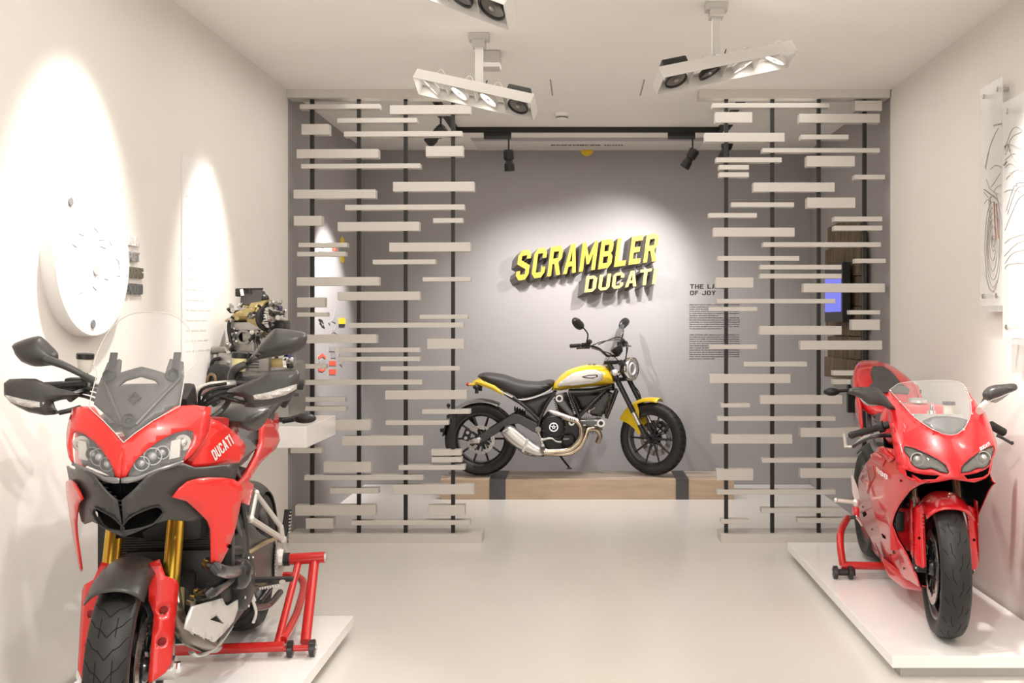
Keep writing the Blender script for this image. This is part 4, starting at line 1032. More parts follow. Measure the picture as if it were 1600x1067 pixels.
# pipes
p1_ = qtube('exhaust_pipe', [(868, 641, -0.14), (888, 651, -0.17), (902, 655, -0.185), (908.5, 667, -0.185), (905, 684, -0.18), (890, 698, -0.18), (868, 701, -0.18), (848, 701, -0.18)], 0.023, EXH, n=16)
p2_ = qtube('exhaust_pipe', [(934, 690, -0.02), (937, 678, -0.07), (930, 668, -0.12), (919, 669, -0.14), (914, 680, -0.15), (905, 695, -0.15), (890, 704, -0.15), (868, 705, -0.15), (850, 704, -0.15)], 0.022, EXH, n=16)
mbk = pillow(q2([(857, 639), (862, 637), (876, 641), (890, 646), (903, 650), (903, 654), (894, 655), (880, 649), (866, 645)]), lambda a, b, t: Vector((a, -t-0.19, b)), 0.02, 0.0, r=0.03, step=0.012)
link('heat_shield', mbk, ALUS, p1_, label='perforated silver heat shield')
hs_ = MB()
for i in range(3):
    for j in range(2): hs_.cyl(q(892+i*3, 649.5+j*2.4+i*0.6, -0.205), q(892+i*3, 649.5+j*2.4+i*0.6, -0.212), 0.0035, n=8)
link('shield_hole', hs_, DARKIN, p1_, kind='stuff')
link('pipe_clamp', MB().cyl(q(856, 701, -0.18), q(853, 701, -0.18), 0.028, n=18), STEEL, p1_)
def muffler(name, out, yc, hw, m):
    return link(name, pillow(q2(out), lambda a, b, t: Vector((a, yc-t, b)), hw, hw, r=0.05, step=0.014, sm=2), m, bike)
mf = muffler('muffler', [(785, 671), (791, 664), (799, 660.5), (808, 664), (826, 679), (841, 690), (850, 696), (851, 707), (838, 707.5), (825, 703), (810, 696), (795, 684)], -0.20, 0.05, mat('satin muffler steel', (0.60, 0.58, 0.55), 0.33, 0.9))
link('muffler_band', pillow(q2([(826, 679), (829, 681.5), (821, 701), (818, 699)]), lambda a, b, t: Vector((a, -0.25-t, b)), 0.003, 0.02, r=0.02, step=0.014, sm=1), STEEL, mf)
link('muffler_outlet', MB().cyl(q(790, 668.5, -0.20), q(786.5, 665.5, -0.20), 0.03, 0.028, 18), DARKIN, mf)
muffler('muffler', [(800, 686), (822, 700), (850, 708), (848, 711), (830, 710), (812, 701)], -0.12, 0.04, STEEL)
# swingarm, shock, rear brake
sw = MB()
for s_ in (-1, 1):
    o_ = q2([(747, 681), (752, 677), (790, 653), (803, 645), (812, 645), (843, 660), (846, 668), (842, 675), (834, 672), (812, 659), (800, 661), (757, 688), (747, 690)])
    sw.prism(o_, 0.035, lambda a, b, t, s_=s_: Vector((a, s_*(0.10+t), b)))
sa = link('swingarm', sw, mat('dark grey swingarm', (0.075, 0.07, 0.068), 0.4, 0.5), bike, smooth=False, bev=0.006)
link('axle_plate', pillow(q2([(737, 687), (742, 682), (752, 680), (755, 684), (752, 690), (742, 690)]), lambda a, b, t: Vector((a, -t-0.138, b)), 0.012, 0, r=0.02, step=0.012, sm=1), ALU, sa)
link('pivot_boss', MB().cyl(q(842, 668, -0.12), q(842, 668, -0.155), 0.024, n=20).cyl(q(842, 668, -0.155), q(842, 668, -0.16), 0.015, n=16), ENG, sa)
caliper(bike, Mr, 0.12, math.radians(20), -0.075)
sh = MB(); A_ = q(803, 640, 0.05); B_ = q(843, 655, 0.05)
sh.tube([A_.lerp(B_, i/70)+Vector((0, 0.026*math.cos(i*0.9), 0.026*math.sin(i*0.9))) for i in range(71)], 0.006, 6, 1); sh.cyl(A_, B_, 0.014, n=12)
link('shock_absorber', sh, BLMET, bike)
A_ = q(822, 642, -0.09); B_ = q(843, 657, -0.09); sh = MB().tube([A_.lerp(B_, i/70)+Vector((0, 0.02*math.cos(i*0.9), 0.02*math.sin(i*0.9))) for i in range(71)], 0.005, 6, 1)
link('spring', sh, mat('grey spring', (0.3, 0.29, 0.28), 0.4, 0.8), bike)
link('shift_lever', MB().tube([q(848, 684, -0.16), q(862, 681, -0.17), (q(870, 686, -0.17)), q(878, 686.5, -0.18)], [0.012, 0.008, 0.006, 0.009], 10, 5).sphere(q(848, 684, -0.155), 0.018, 12), ALUS, bike)
link('foot_peg', MB().cyl(q(850, 690, -0.16), q(850, 690, -0.25), 0.012, n=12).tube([q(842, 672, -0.15), q(848, 686, -0.16), q(852, 696, -0.15)], 0.010, 8, 5), STEEL, bike)
rf = link('rear_mudguard', fender(Mr, 0.345, 0.15, math.radians(28), math.radians(118), 0.03), mat('satin grey guard', (0.30, 0.29, 0.28), 0.3, 0.5), bike, th=0.004, off=0)
lp = MB().tube([q(758, 678, 0.0), q(730, 655, 0.12), q(712, 640, 0.1)], 0.012, 8, 4); lp.box(q(704, 648, 0), (0.05, 0.16, 0.025), Matrix.Rotation(-0.5, 3, 'Y'), bev=0.004); lp.box(q(697, 668, 0), (0.012, 0.2, 0.13), Matrix.Rotation(0.25, 3, 'Y'), bev=0.003).box(q(691, 672, 0), (0.03, 0.06, 0.03), bev=0.005)
lp.tube([q(704, 645, 0), (q(720, 640, 0.02)), q(740, 660, 0.11)], 0.01, 8, 4)
lp.cyl(q(703, 640, -0.09), q(703, 633, -0.09), 0.006, n=8).sphere(q(703, 632, -0.09), 0.018, 10)
link('plate_holder', lp, BLPL, bike)
link('kickstand', MB().tube([q(870, 706, 0.08), q(879, 722, 0.16), q(889, 735.5, 0.20)], [0.012, 0.010, 0.009], 10, 5).box(q(889, 737, 0.2), (0.045, 0.03, 0.012), bev=0.004), BLMET, bike)
# bars: everything in the steered frame
H0 = FC+up*1.04
def sv(f_, l_, z_): return H0+fwd*f_+lat*l_+Vector((0, 0, z_))
for s_ in (-1, 1):
    link('handlebar', MB().tube([sv(-0.02, 0, 0.03), sv(-0.0, s_*0.10, 0.035), sv(-0.03, s_*0.20, 0.10), sv(-0.10, s_*0.30, 0.125), sv(-0.145, s_*0.42, 0.12)], 0.011, 12, 6), BLMET, bike)
    link('handle_grip', MB().tube([sv(-0.115, s_*0.34, 0.124), sv(-0.148, s_*0.43, 0.12)], 0.0165, 14, 1), GRIP, bike)
    link('switch_box', MB().box(sv(-0.09, s_*0.29, 0.12), (0.05, 0.07, 0.05), Matrix.Rotation(st, 3, 'Z'), bev=0.008).cyl(sv(-0.09, s_*0.27, 0.13), sv(-0.05, s_*0.28, 0.16), 0.02, n=12), BLPL, bike)
    link('brake_lever' if s_ < 0 else 'clutch_lever', MB().tube([sv(-0.05, s_*0.27, 0.115), sv(-0.05, s_*0.33, 0.11), sv(-0.08, s_*0.44, 0.10)], [0.008, 0.007, 0.007], 8, 5), BLMET, bike)
    ms = link('mirror', MB().tube([sv(-0.09, s_*0.28, 0.14), sv(-0.07, s_*0.29, 0.22), sv(-0.10, s_*0.345, 0.29)], 0.006, 8, 6), BLMET, bike)
    c = sv(-0.115, s_*0.375, 0.305)
    hd = pillow([(0.085*math.cos(2*PI*i/16)*(1.0 if math.cos(2*PI*i/16)*s_ > 0 else 1.0), 0.048*math.sin(2*PI*i/16)) for i in range(16)], lambda a, b, t: c+lat*a+Vector((0, 0, b+a*s_*0.25))+fwd*t, 0.028, 0.004, r=0.045, step=0.016, sm=1)
    link('mirror_head', hd, BLPL, ms)
link('instrument', MB().lathe([(-0.03, 0.0001), (-0.03, 0.035), (0.0, 0.05), (0.03, 0.052), (0.034, 0.046), (0.034, 0.0001)], sv(0.03, 0.03, 0.075), (-0.5, 0, 0.85), 32), BLPL, bike)
hl = link('headlight', MB().lathe([(-0.11, 0.0001), (-0.10, 0.05), (-0.06, 0.088), (-0.02, 0.098)], FC+up*0.92+fwd*0.145, fwd, 40), BLMET, bike)
link('headlight_rim', MB().lathe([(-0.022, 0.098), (0.004, 0.102), (0.012, 0.098), (0.008, 0.088), (-0.002, 0.088)], FC+up*0.92+fwd*0.145, fwd, 48), CHROME, hl)
link('headlight_reflector', MB().lathe([(-0.03, 0.0001), (-0.028, 0.02), (-0.012, 0.060), (0.004, 0.088)], FC+up*0.92+fwd*0.145, fwd, 40), mat('faceted reflector', (0.75, 0.74, 0.70), 0.15, 1.0, bump=0.8, bscale=60), hl)
link('headlight_glass', MB().lathe([(0.006, 0.088), (0.022, 0.06), (0.028, 0.03), (0.030, 0.0001)], FC+up*0.92+fwd*0.145, fwd, 40), LENS, hl)
link('position_light_ring', MB().lathe([(-0.004, 0.040), (0.010, 0.046), (0.010, 0.052), (-0.004, 0.056)], FC+up*0.92+fwd*0.145, fwd, 40), WHITEP, hl)
for s_ in (-1, 1):
    c = FC+up*0.88+lat*s_*0.17+fwd*0.05
    ts = link('turn_signal', MB().sphere(c, 0.032, 14, (0.9, 0.9, 0.9)).cyl(c, FC+up*0.88+lat*s_*0.05+fwd*0.05, 0.007, n=8), STEEL, bike)
    link('signal_lens', MB().sphere(c+fwd*0.010, 0.028, 14), mat('pale amber lens', (0.75, 0.70, 0.62), 0.15), ts)
for i, L_ in enumerate(([sv(-0.05, -0.27, 0.12), sv(0.02, -0.15, 0.16), sv(0.12, 0.0, 0.15), sv(0.10, 0.03, -0.05), sv(0.03, 0.02, -0.16)], [sv(-0.05, 0.27, 0.12), sv(0.04, 0.16, 0.15), sv(0.13, 0.03, 0.10), sv(0.09, 0.02, -0.08)], [sv(-0.05, -0.26, 0.10), sv(0.05, -0.12, 0.05), sv(0.06, 0.0, -0.02)], [sv(-0.02, -0.2, 0.13), sv(0.05, 0, 0.19), sv(0.02, 0.2, 0.13)])):
    link('cable', MB().tube(L_, 0.0045, 7, 7), WIRE, bike)
link('brake_hose', MB().tube([FC+up*0.75+fwd*0.05, FC+up*0.6+lat*0.06+fwd*0.06, FC+up*0.35+lat*0.08+fwd*-0.02], 0.0045, 7, 7), WIRE, bike)
scr = MB().prism(q2([(941, 571), (952, 560), (964, 516), (973, 506), (977, 508), (975, 516), (958, 548), (948, 571)]), 0.004, lambda a, b, t: Vector((a, 0.13+t, b)))
link('fly_screen', scr, SMOKE, bike, smooth=False, label='smoked grey screen')
# ================================================================ RED ADVENTURE MOTORCYCLE (left)
M = Bike('motorcycle', 'large red adventure motorcycle with hand guards and gold forks on the left plinth', 'motorcycle', -1.35, 2.98, -1.537, 4.50, 0.10)
mr = M.root
sM = math.radians(5)
def XYp(tab, x): return lerp(tab, x)
def fM(x, z): return lerp([(.9, -.12), (1.0, -.10), (1.1, -.06), (1.2, .04), (1.43, .17)], z)+1.0*math.hypot(x, .03)**1.5+3.0*max(0, abs(x)-.16)**1.5
def fL(x, z): return -.135+3.3*math.hypot(x, .012)**1.7+(.92-z)*.35
def fR(x, z): return -.150+3.3*math.hypot(x, .012)**1.7+(.92-z)*.30
# -- wheels, fork
MwF = Matrix.Translation((-0.058, 0.13, 0.305)) @ Matrix.Rotation(sM, 4, 'Z')
MwR = Matrix.Translation((0, 1.53, 0.318))
fw = wheel(mr, 'front_wheel', MwF, 0.303, 0.125, 0.222, 10, [(-0.055, -1), (0.055, 1)], 'chevron', dr=(0.10, 0.158), hubw=0.07, spr=0.010)
wheel(mr, 'rear_wheel', MwR, 0.312, 0.19, 0.225, 10, [], 'chevron', hubw=0.09, spr=0.014)
latM = Vector((math.cos(sM), math.sin(sM), 0)); fwM = Vector((math.sin(sM), -math.cos(sM), 0)); upM = Vector((-0.03, 0.40, 0.916)).normalized()
ax = Vector((-0.050, 0.13, 0.305))
def fk(l, h, f=0.0): return ax+latM*l+upM*h+fwM*(f-0.035)
for s_ in (-1, 1):
    k = link('fork_leg', MB().cyl(fk(s_*0.094, 0.20), fk(s_*0.094, 0.66), 0.0285, n=28), GOLD, mr, label='gold fork tube')
    link('fork_slider', MB().cyl(fk(s_*0.094, 0.05), fk(s_*0.094, 0.32), 0.022, n=20), CHROME, k)
    ft = MB().cyl(fk(s_*0.094, -0.02), fk(s_*0.094, 0.14), 0.031, 0.027, 20)
    ft.cyl(ax+latM*s_*0.075, ax+latM*s_*0.135, 0.036, n=24).box(fk(s_*0.094, 0.02, 0.02), (0.05, 0.08, 0.07), Matrix.Rotation(sM, 3, 'Z'), bev=0.01)
    link('fork_foot', ft, ALU, k)
    link('axle_nut', MB().cyl(ax+latM*s_*0.135, ax+latM*s_*0.150, 0.018, n=6), CHROME, k)
    link('fork_label', MB().lathe([(-0.018, 0.0302), (0.018, 0.0302)], fk(s_*0.094, 0.10), upM, 20, -0.5, 0.9), mat('blue label', (0.05, 0.10, 0.45), 0.4), k, label='small blue label')
    caliper(mr, MwF, 0.135, math.radians(25), s_*0.055, ALU)
for h in (0.60, 0.74):
    link('triple_clamp', MB().box(fk(0, h, -0.02), (0.27, 0.08, 0.035), Matrix.Rotation(sM, 3, 'Z'), bev=0.01), ENGD, mr)
# -- front mudguard
Mg = link('front_mudguard', fender(MwF, 0.348, 0.165, math.radians(58), math.radians(122), 0.05), DKPL, mr, th=0.004, off=0)
def guard(s_):
    pts = [(0.055, 0.665), (0.085, 0.675), (0.105, 0.62), (0.135, 0.60), (0.142, 0.58), (0.135, 0.34), (0.120, 0.315), (0.075, 0.29), (0.072, 0.30), (0.078, 0.50), (0.060, 0.545)]
    pts = [(a, 0.305+(b-0.305)*0.92) for a, b in pts]
    mb = MB(); fs_ = lambda x, z: -0.045+4.0*max(0, x-0.095)**1.6+(z-0.45)*0.30
    vs, fs = fill2d(pts, [[(0.105+0.013*math.cos(t*PI/6), hz+0.013*math.sin(t*PI/6)) for t in range(12)] for hz in (0.405, 0.495)], 0.02)
    R_ = Matrix.Rotation(sM, 3, 'Z')
    O2 = Vector((ax.x, ax.y, 0)); mb.add([O2+R_ @ Vector((s_*p[0], fs_(p[0], p[1]), p[1])) for p in vs], fs)
    fixn(mb, Vector((0, -1, 0)))
    g = link('fork_guard', mb, RED, mr, th=0.004, ang=60)
    hb = MB()
    for hz in (0.405, 0.495): hb.cyl(O2+R_ @ Vector((s_*0.105, fs_(0.105, hz)+0.008, hz)), O2+R_ @ Vector((s_*0.105, fs_(0.105, hz)+0.014, hz)), 0.014, n=16)
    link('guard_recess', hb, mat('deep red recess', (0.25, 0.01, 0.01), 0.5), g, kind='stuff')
guard(1); guard(-1)
# -- red beak with cut-outs for screen and headlights
beakR = [(188.9, 747), (197, 744.5), (203, 733), (212, 719), (228, 704), (248.5, 688.5), (271, 677), (294, 671), (303, 674), (303, 685), (296, 700), (286.6, 721.5), (300, 711), (316.5, 691.5), (327, 673), (328.5, 652), (330, 636), (303, 632.6), (275, 634), (240, 657), (211, 677), (188.6, 692.4)]
panelF(M, 'nose_fairing', beakR, fM, RED, sym=1, th=0.006)
# -- headlight: dark bowl, reflectors, clear lens
hlR = [(199, 748), (203, 733), (212, 719), (228, 704), (248.5, 688.5), (271, 677), (294, 671), (303, 674), (303, 685), (296, 700), (286.6, 721.5), (244, 735), (215.5, 747)]
fMh = lambda x, z: fM(x, z)+0.05
def both(fn):
    fn(1); fn(-1)
bowl = panelF(M, 'headlight', hlR, fMh, mat('headlight bowl', (0.10, 0.095, 0.09), 0.3, 0.4), mir=True, th=0.004)
for sgn, hb_ in zip((1, -1), bowl):
    def hp(px, py, d=0.0):
        p = M.S(px, py, fy=fMh); return Vector((p.x*sgn, p.y-d, p.z))
    REF = mat('headlight reflector', (0.28, 0.275, 0.27), 0.25, 1.0)
    for (px, py, r) in ((226, 722, 0.022), (243, 711, 0.026), (258, 705, 0.020)):
        link('projector', MB().lathe([(-0.02, 0.0001), (-0.012, r*0.55), (0.004, r*0.9), (0.014, r), (0.014, r*0.88)], hp(px, py, 0.02), (0.15*sgn, -1, 0.05), 28), REF, hb_)
        link('projector_glass', MB().sphere(hp(px, py, 0.03), r*0.55, 14), mat('projector glass', (0.35, 0.36, 0.38), 0.05, 0.6), hb_)
    link('side_reflector', MB().prism([(0, 0), (0.028, 0.006), (0.03, 0.06), (0.006, 0.055)], 0.006, lambda a, b, t: hp(268, 716, 0.02)+Vector((a*sgn, -t+a*0.3, b))), mat('white reflector plate', (0.60, 0.58, 0.55), 0.25, 0.4), hb_, smooth=False)
    link('indicator_bulb', MB().sphere(hp(289, 690, 0.025), 0.014, 12).ring(hp(289, 690, 0.02), (0, 1, 0), 0.013, 0.024, 0.006, None, 24), STEEL, hb_)
panelF(M, 'headlight_lens', hlR, lambda x, z: fM(x, z)+0.002, LENS, mir=True, th=0.002, label='clear lens')
rimR = [(188.9, 747), (199, 745), (215.5, 744), (244, 732), (286.6, 719), (287, 723.5), (245, 738.5), (217, 751), (200, 755), (188.9, 755)]
panelF(M, 'headlight_trim', rimR, lambda x, z: fM(x, z)-0.003, mat('clear grey trim', (0.20, 0.195, 0.19), 0.15, 0.3), sym=1, th=0.004, label='grey translucent lower rim')
# mesh grille between the headlights and the lower fairing
grR = [(189.5, 754), (224, 755), (213, 765), (200, 776), (190, 784)]
panelF(M, 'front_grille', grR, lambda x, z: fL(x, z)+0.03, DARKIN, sym=1)
panelF(M, 'fairing_dark_sheet', [(189.5, 745), (230, 742), (268, 734), (300, 735), (320, 745), (312, 780), (270, 800), (189, 820)], lambda x, z: fL(x, z)+0.055, DARKIN, sym=1)
gl = MB()
for i in range(7):
    z_ = 0.925-i*0.013; gl.cyl((-0.06+i*0.007, -0.085, z_), (0.06-i*0.007, -0.085, z_), 0.003, n=6)
link('grille_bar', gl, BLPL, mr, kind='stuff')
# lower dark fairing with two intakes
lowR = [(190, 782), (200, 774), (207, 768), (232, 743), (252, 734), (286.6, 723.5), (306, 730.7), (340, 728), (374, 723.5), (368, 747), (350, 752), (330, 760), (325, 790), (316.5, 810), (300, 815), (265, 812), (240, 819), (221, 828), (199, 837), (181, 840)]
holeR = [(193, 830), (190, 825), (197, 814), (208, 805), (224, 797.5), (246, 791), (255.5, 799.5), (249, 809), (240, 818), (221, 825)]
panelF(M, 'lower_fairing', lowR, fL, DKPL, holes=[holeR], sym=1, th=0.006)
panelF(M, 'intake_liner', [(181, 842), (181, 815), (200, 800), (224, 790), (246, 786), (262, 798), (250, 816), (221, 832)], lambda x, z: fL(x, z)+0.035, DARKIN, mir=True)
rim_ = [M.S(a, b, fy=fL) for a, b in holeR]
for s_ in (1, -1): link('intake_rim', MB().tube([Vector((p.x*s_, p.y-0.001, p.z)) for p in rim_+rim_[:1]], 0.0035, 6, 3), BLPL, mr)
# radiator shrouds (red wings)
shR = [(269.8, 777), (281, 763), (294, 752.4), (312, 747.5), (327, 746), (350, 746.5), (366, 749), (375, 755), (380, 764), (379, 776), (376, 789), (368, 826), (358, 856), (345, 881), (336, 887), (331, 882.6), (330.5, 850), (330, 827), (325, 814), (308, 797), (292.5, 783.4)]
panelF(M, 'radiator_shroud', shR, lambda x, z: fR(x, z)-0.012, RED, mir=True, th=0.006)
bolts(mr, [M.S(360, 852, fy=fR)+Vector((0, -0.014, 0))], (0.5, -0.8, 0), 0.007, m=DARKIN)
# tank side panels with lettering
fT = lambda x, z: lerp([(0, 0.02), (.12, .02), (.17, .05), (.22, .14), (.27, .30), (.30, .50)], abs(x))
tkR = [(286.6, 721.8), (300, 711), (316.5, 691.5), (327, 673), (331, 655), (342, 658), (352, 664.7), (364, 673), (372, 681), (380, 689), (384, 698), (382, 712), (374, 722.5), (340, 727), (306, 730.7)]
tp_ = panelF(M, 'tank_side', tkR, fT, RED, mir=True, th=0.006)
p0 = M.S(337, 720, fy=fT); p1 = M.S(366, 692, fy=fT)
tm, wd = text_mesh('DUCATI', lambda a, b, t: Vector((0, 0, 0)), 0.002)
dX = (p1-p0); exl = dX.length; ex = dX/exl; ezp = M.S(331, 706, fy=fT)-p0
upv = Vector((-0.25, -0.30, 0.9)).normalized()
def ducati_fn(org, exv, ezv, wdt, hgt, tot):
    def f(a, b, t):
        p = org+exv*(a/tot*wdt)+ezv*(b/6*hgt); return Vector((p.x, fT(p.x, p.z)-0.0015-t, p.z))
    return f
tm, _ = text_mesh('DUCATI', ducati_fn(p0, ex, upv, exl, 0.036, wd), 0.0015); link('tank_lettering', tm, mat('silver lettering', (0.62, 0.60, 0.58), 0.35), tp_[0], smooth=False, label='silver lettering', kind='stuff')
for s_ in (1, -1):
    link('side_intake', MB().loft([[Vector((s_*.175, .08, 1.02)), Vector((s_*.235, .19, 1.03)), Vector((s_*.23, .22, 1.08)), Vector((s_*.185, .14, 1.09))], [Vector((s_*.15, .14, 1.02)), Vector((s_*.20, .26, 1.03)), Vector((s_*.20, .28, 1.08)), Vector((s_*.16, .2, 1.09))]]), mat('dark red inner panel', (0.30, 0.008, 0.01), 0.4), tp_[0] if s_ > 0 else tp_[1], smooth=False)
# lid of red/dark tank and seat
def fpil(name, out, y, hf, hb, m, r=0.06, step=0.02, sm=2, par=None, lab=None, sym=False, lean=0.0):
    L = [M.P(a, b, y=y) for a, b in out]; o = [(p.x, p.z) for p in L]
    if sym: o = o+[(-a, b) for a, b in reversed(o)]
    mb = pillow(o, lambda a, b, t: Vector((a, y-t+lean*(b-1.0), b)), hf, hb, r=r, step=step, sm=sm)
    return link(name, mb, m, par or mr, label=lab, ang=55)
fpil('tank_cover', [(335, 636), (358, 631), (390, 632), (418, 637), (421, 645), (415, 660), (404, 671), (396, 673), (380, 670), (361, 665), (345, 660)], 0.62, 0.16, 0.16, DKPL, r=0.06, lab='dark grey tank cover', sym=True)
link('fuel_tank', MB().box((0, 0.50, 0.93), (0.34, 0.42, 0.20), bev=0.05), RED, mr)
sb = pillow([(0.55, 0.86), (0.62, 0.99), (0.85, 0.93), (1.1, 0.93), (1.3, 1.02), (1.62, 1.04), (1.68, 0.99), (1.5, 0.92), (1.2, 0.84), (0.8, 0.80)], lambda a, b, t: Vector((t, a, b)), 0.155, 0.155, r=0.07, step=0.03)
link('seat', sb, LEATH, mr)
link('under_seat_panel', pillow([(0.45, 0.62), (0.5, 0.9), (0.9, 0.86), (1.0, 0.78), (0.8, 0.62), (0.62, 0.52)], lambda a, b, t: Vector((t, a, b)), 0.14, 0.14, r=0.03, step=0.04, sm=1), BLPL, mr)
tail = [(415.8, 648), (424, 655), (431, 665), (436, 676), (438, 687.5), (431, 701.6), (420, 711), (408.8, 722), (400, 734), (389, 752), (397, 757), (395, 770), (390, 790), (380, 784), (373, 756), (389, 738), (403, 712), (411, 690), (412, 668)]
panelS(M, 'tail_panel', tail, lambda y, z: 0.165, RED, mir=True, th=0.02)
link('tail_bridge', MB().box((0, 1.45, 0.93), (0.30, 0.30, 0.10), bev=0.03), RED, mr)
for s_ in (-1, 1):
    link('grab_handle', MB().tube([(s_*0.15, 1.25, 0.98), (s_*0.20, 1.35, 1.06), (s_*0.20, 1.6, 1.07), (s_*0.15, 1.68, 1.0)], 0.017, 12, 6), DKPL, mr)
    ts = link('turn_signal', MB().cyl((s_*0.14, 1.72, 0.92), (s_*0.20, 1.72, 0.93), 0.012, n=10).add([], []).sphere((s_*0.245, 1.70, 0.935), 0.055, 16, (1.0, 0.6, 0.45)), BLPL, mr)
# -- windscreen
def fS(x, z): return lerp([(.95, -.13), (1.1, -.05), (1.25, .055), (1.45, .19)], z)+1.3*math.hypot(x, .04)**1.7
scR = [(188.6, 691), (211, 677), (240, 657), (277, 634), (281, 610), (285.6, 583), (300, 568.7), (301, 550), (299, 533.6), (294, 517), (286, 506), (275, 496.5), (266, 492), (256.7, 489), (244, 487.5), (232, 487)]
L = [M.S(a, b, fy=fS) for a, b in scR]
xc = L[-1].x
pts = [(max(0.0, p.x-xc*(0 if i < 3 else 1)), p.z) for i, p in enumerate(L)]
full = pts+[(-a, b) for a, b in reversed(pts) if a > 0.003]
vs, fs = fill2d(full, [], 0.022); mb = MB().add([Vector((p[0], fS(p[0], p[1])-0.006, p[1])) for p in vs], fs); fixn(mb, Vector((0, -1, 0)))
ws = link('windscreen', mb, CLEAR, mr, th=0.003, label='clear acrylic windscreen')
edge = [Vector((a, fS(a, b)-0.007, b)) for a, b in full]
link('screen_edge', MB().tube(edge+edge[:1], 0.0016, 5, 1), mat('screen edge', (0.55, 0.53, 0.50), 0.2), ws)
fC = lambda x, z: fS(x, z)+0.022
caR = [(188.7, 688), (211, 673), (240, 653), (277, 630.5), (283, 604), (282, 580), (281.5, 565.6), (260, 560.4), (256, 572), (252.6, 583), (240, 579), (226, 575), (213.4, 572.8)]
L = [M.S(a, b, fy=fC) for a, b in caR]; xs_ = L[-1].x
pts = [(max(0.0, p.x-(xs_ if i > 2 else 0)*0.6), p.z) for i, p in enumerate(L)]
pts[-1] = (0.0, pts[-1][1]); pts[0] = (0.0, pts[0][1])
hr = [(213.4, 586), (236, 592), (244.3, 599.6), (242, 603.7), (223.7, 600.6), (213, 600)]
hl_ = [M.S(a, b, fy=fC) for a, b in hr]; hp_ = [(max(0.0, p.x-xs_*0.6), p.z) for p in hl_]
hp_[0] = (0.0, hp_[0][1]); hp_[-1] = (0.0, hp_[-1][1])
full = pts+[(-a, b) for a, b in reversed(pts[1:-1])]
hfull = hp_+[(-a, b) for a, b in reversed(hp_[1:-1])]
vs, fs = fill2d(full, [hfull], 0.018); mb = MB().add([Vector((p[0], fC(p[0], p[1]), p[1])) for p in vs], fs); fixn(mb, Vector((0, -1, 0)))
DKG = mat('grey instrument shroud', (0.060, 0.057, 0.053), 0.4)
cr = link('screen_carrier', mb, DKG, mr, th=0.012, off=-1, label='dark grey carrier with arch')
for (a, b) in ((0.115, None), (-0.115, None)):
    z_ = hp_[1][1]+0.012; x_ = a
    link('screen_bolt', MB().lathe([(0.0, 0.0001), (0.0, 0.008), (0.004, 0.010), (0.004, 0.018), (0.0, 0.021)], (x_*0.80, fC(x_*0.8, z_)-0.014, z_), (0, -1, 0.3), 20), BLPL, cr)
link('screen_bolt', MB().lathe([(0.0, 0.0001), (0.0, 0.008), (0.004, 0.010), (0.004, 0.020), (0.0, 0.024)], (0, fC(0, 1.10)-0.014, 1.10), (0, -1, 0.3), 20), BLPL, cr)
link('adjuster_slot', MB().ring((0, fC(0, 1.165)-0.006, 1.165), (0, -1, 0.3), 0.012, 0.02, 0.008, None, 4), BLPL, cr, smooth=False)
for s_ in (-1, 1):
    link('carrier_rib', MB().tube([(s_*0.02, fC(0.02, 1.09)-0.01, 1.09), (s_*0.07, fC(0.07, 1.16)-0.008, 1.16), (s_*0.115, fC(0.115, 1.22)-0.008, 1.22)], 0.006, 6, 4), DKPL, cr)
    link('carrier_inset', MB().box((s_*0.095, fC(0.095, 1.265)-0.004, 1.265), (0.022, 0.008, 0.075), Matrix.Rotation(-0.5, 3, 'X'), bev=0.002), BLPL, cr)
link('dashboard', MB().box((0, 0.22, 1.13), (0.24, 0.12, 0.10), Matrix.Rotation(0.4, 3, 'X'), bev=0.02), BLPL, mr)
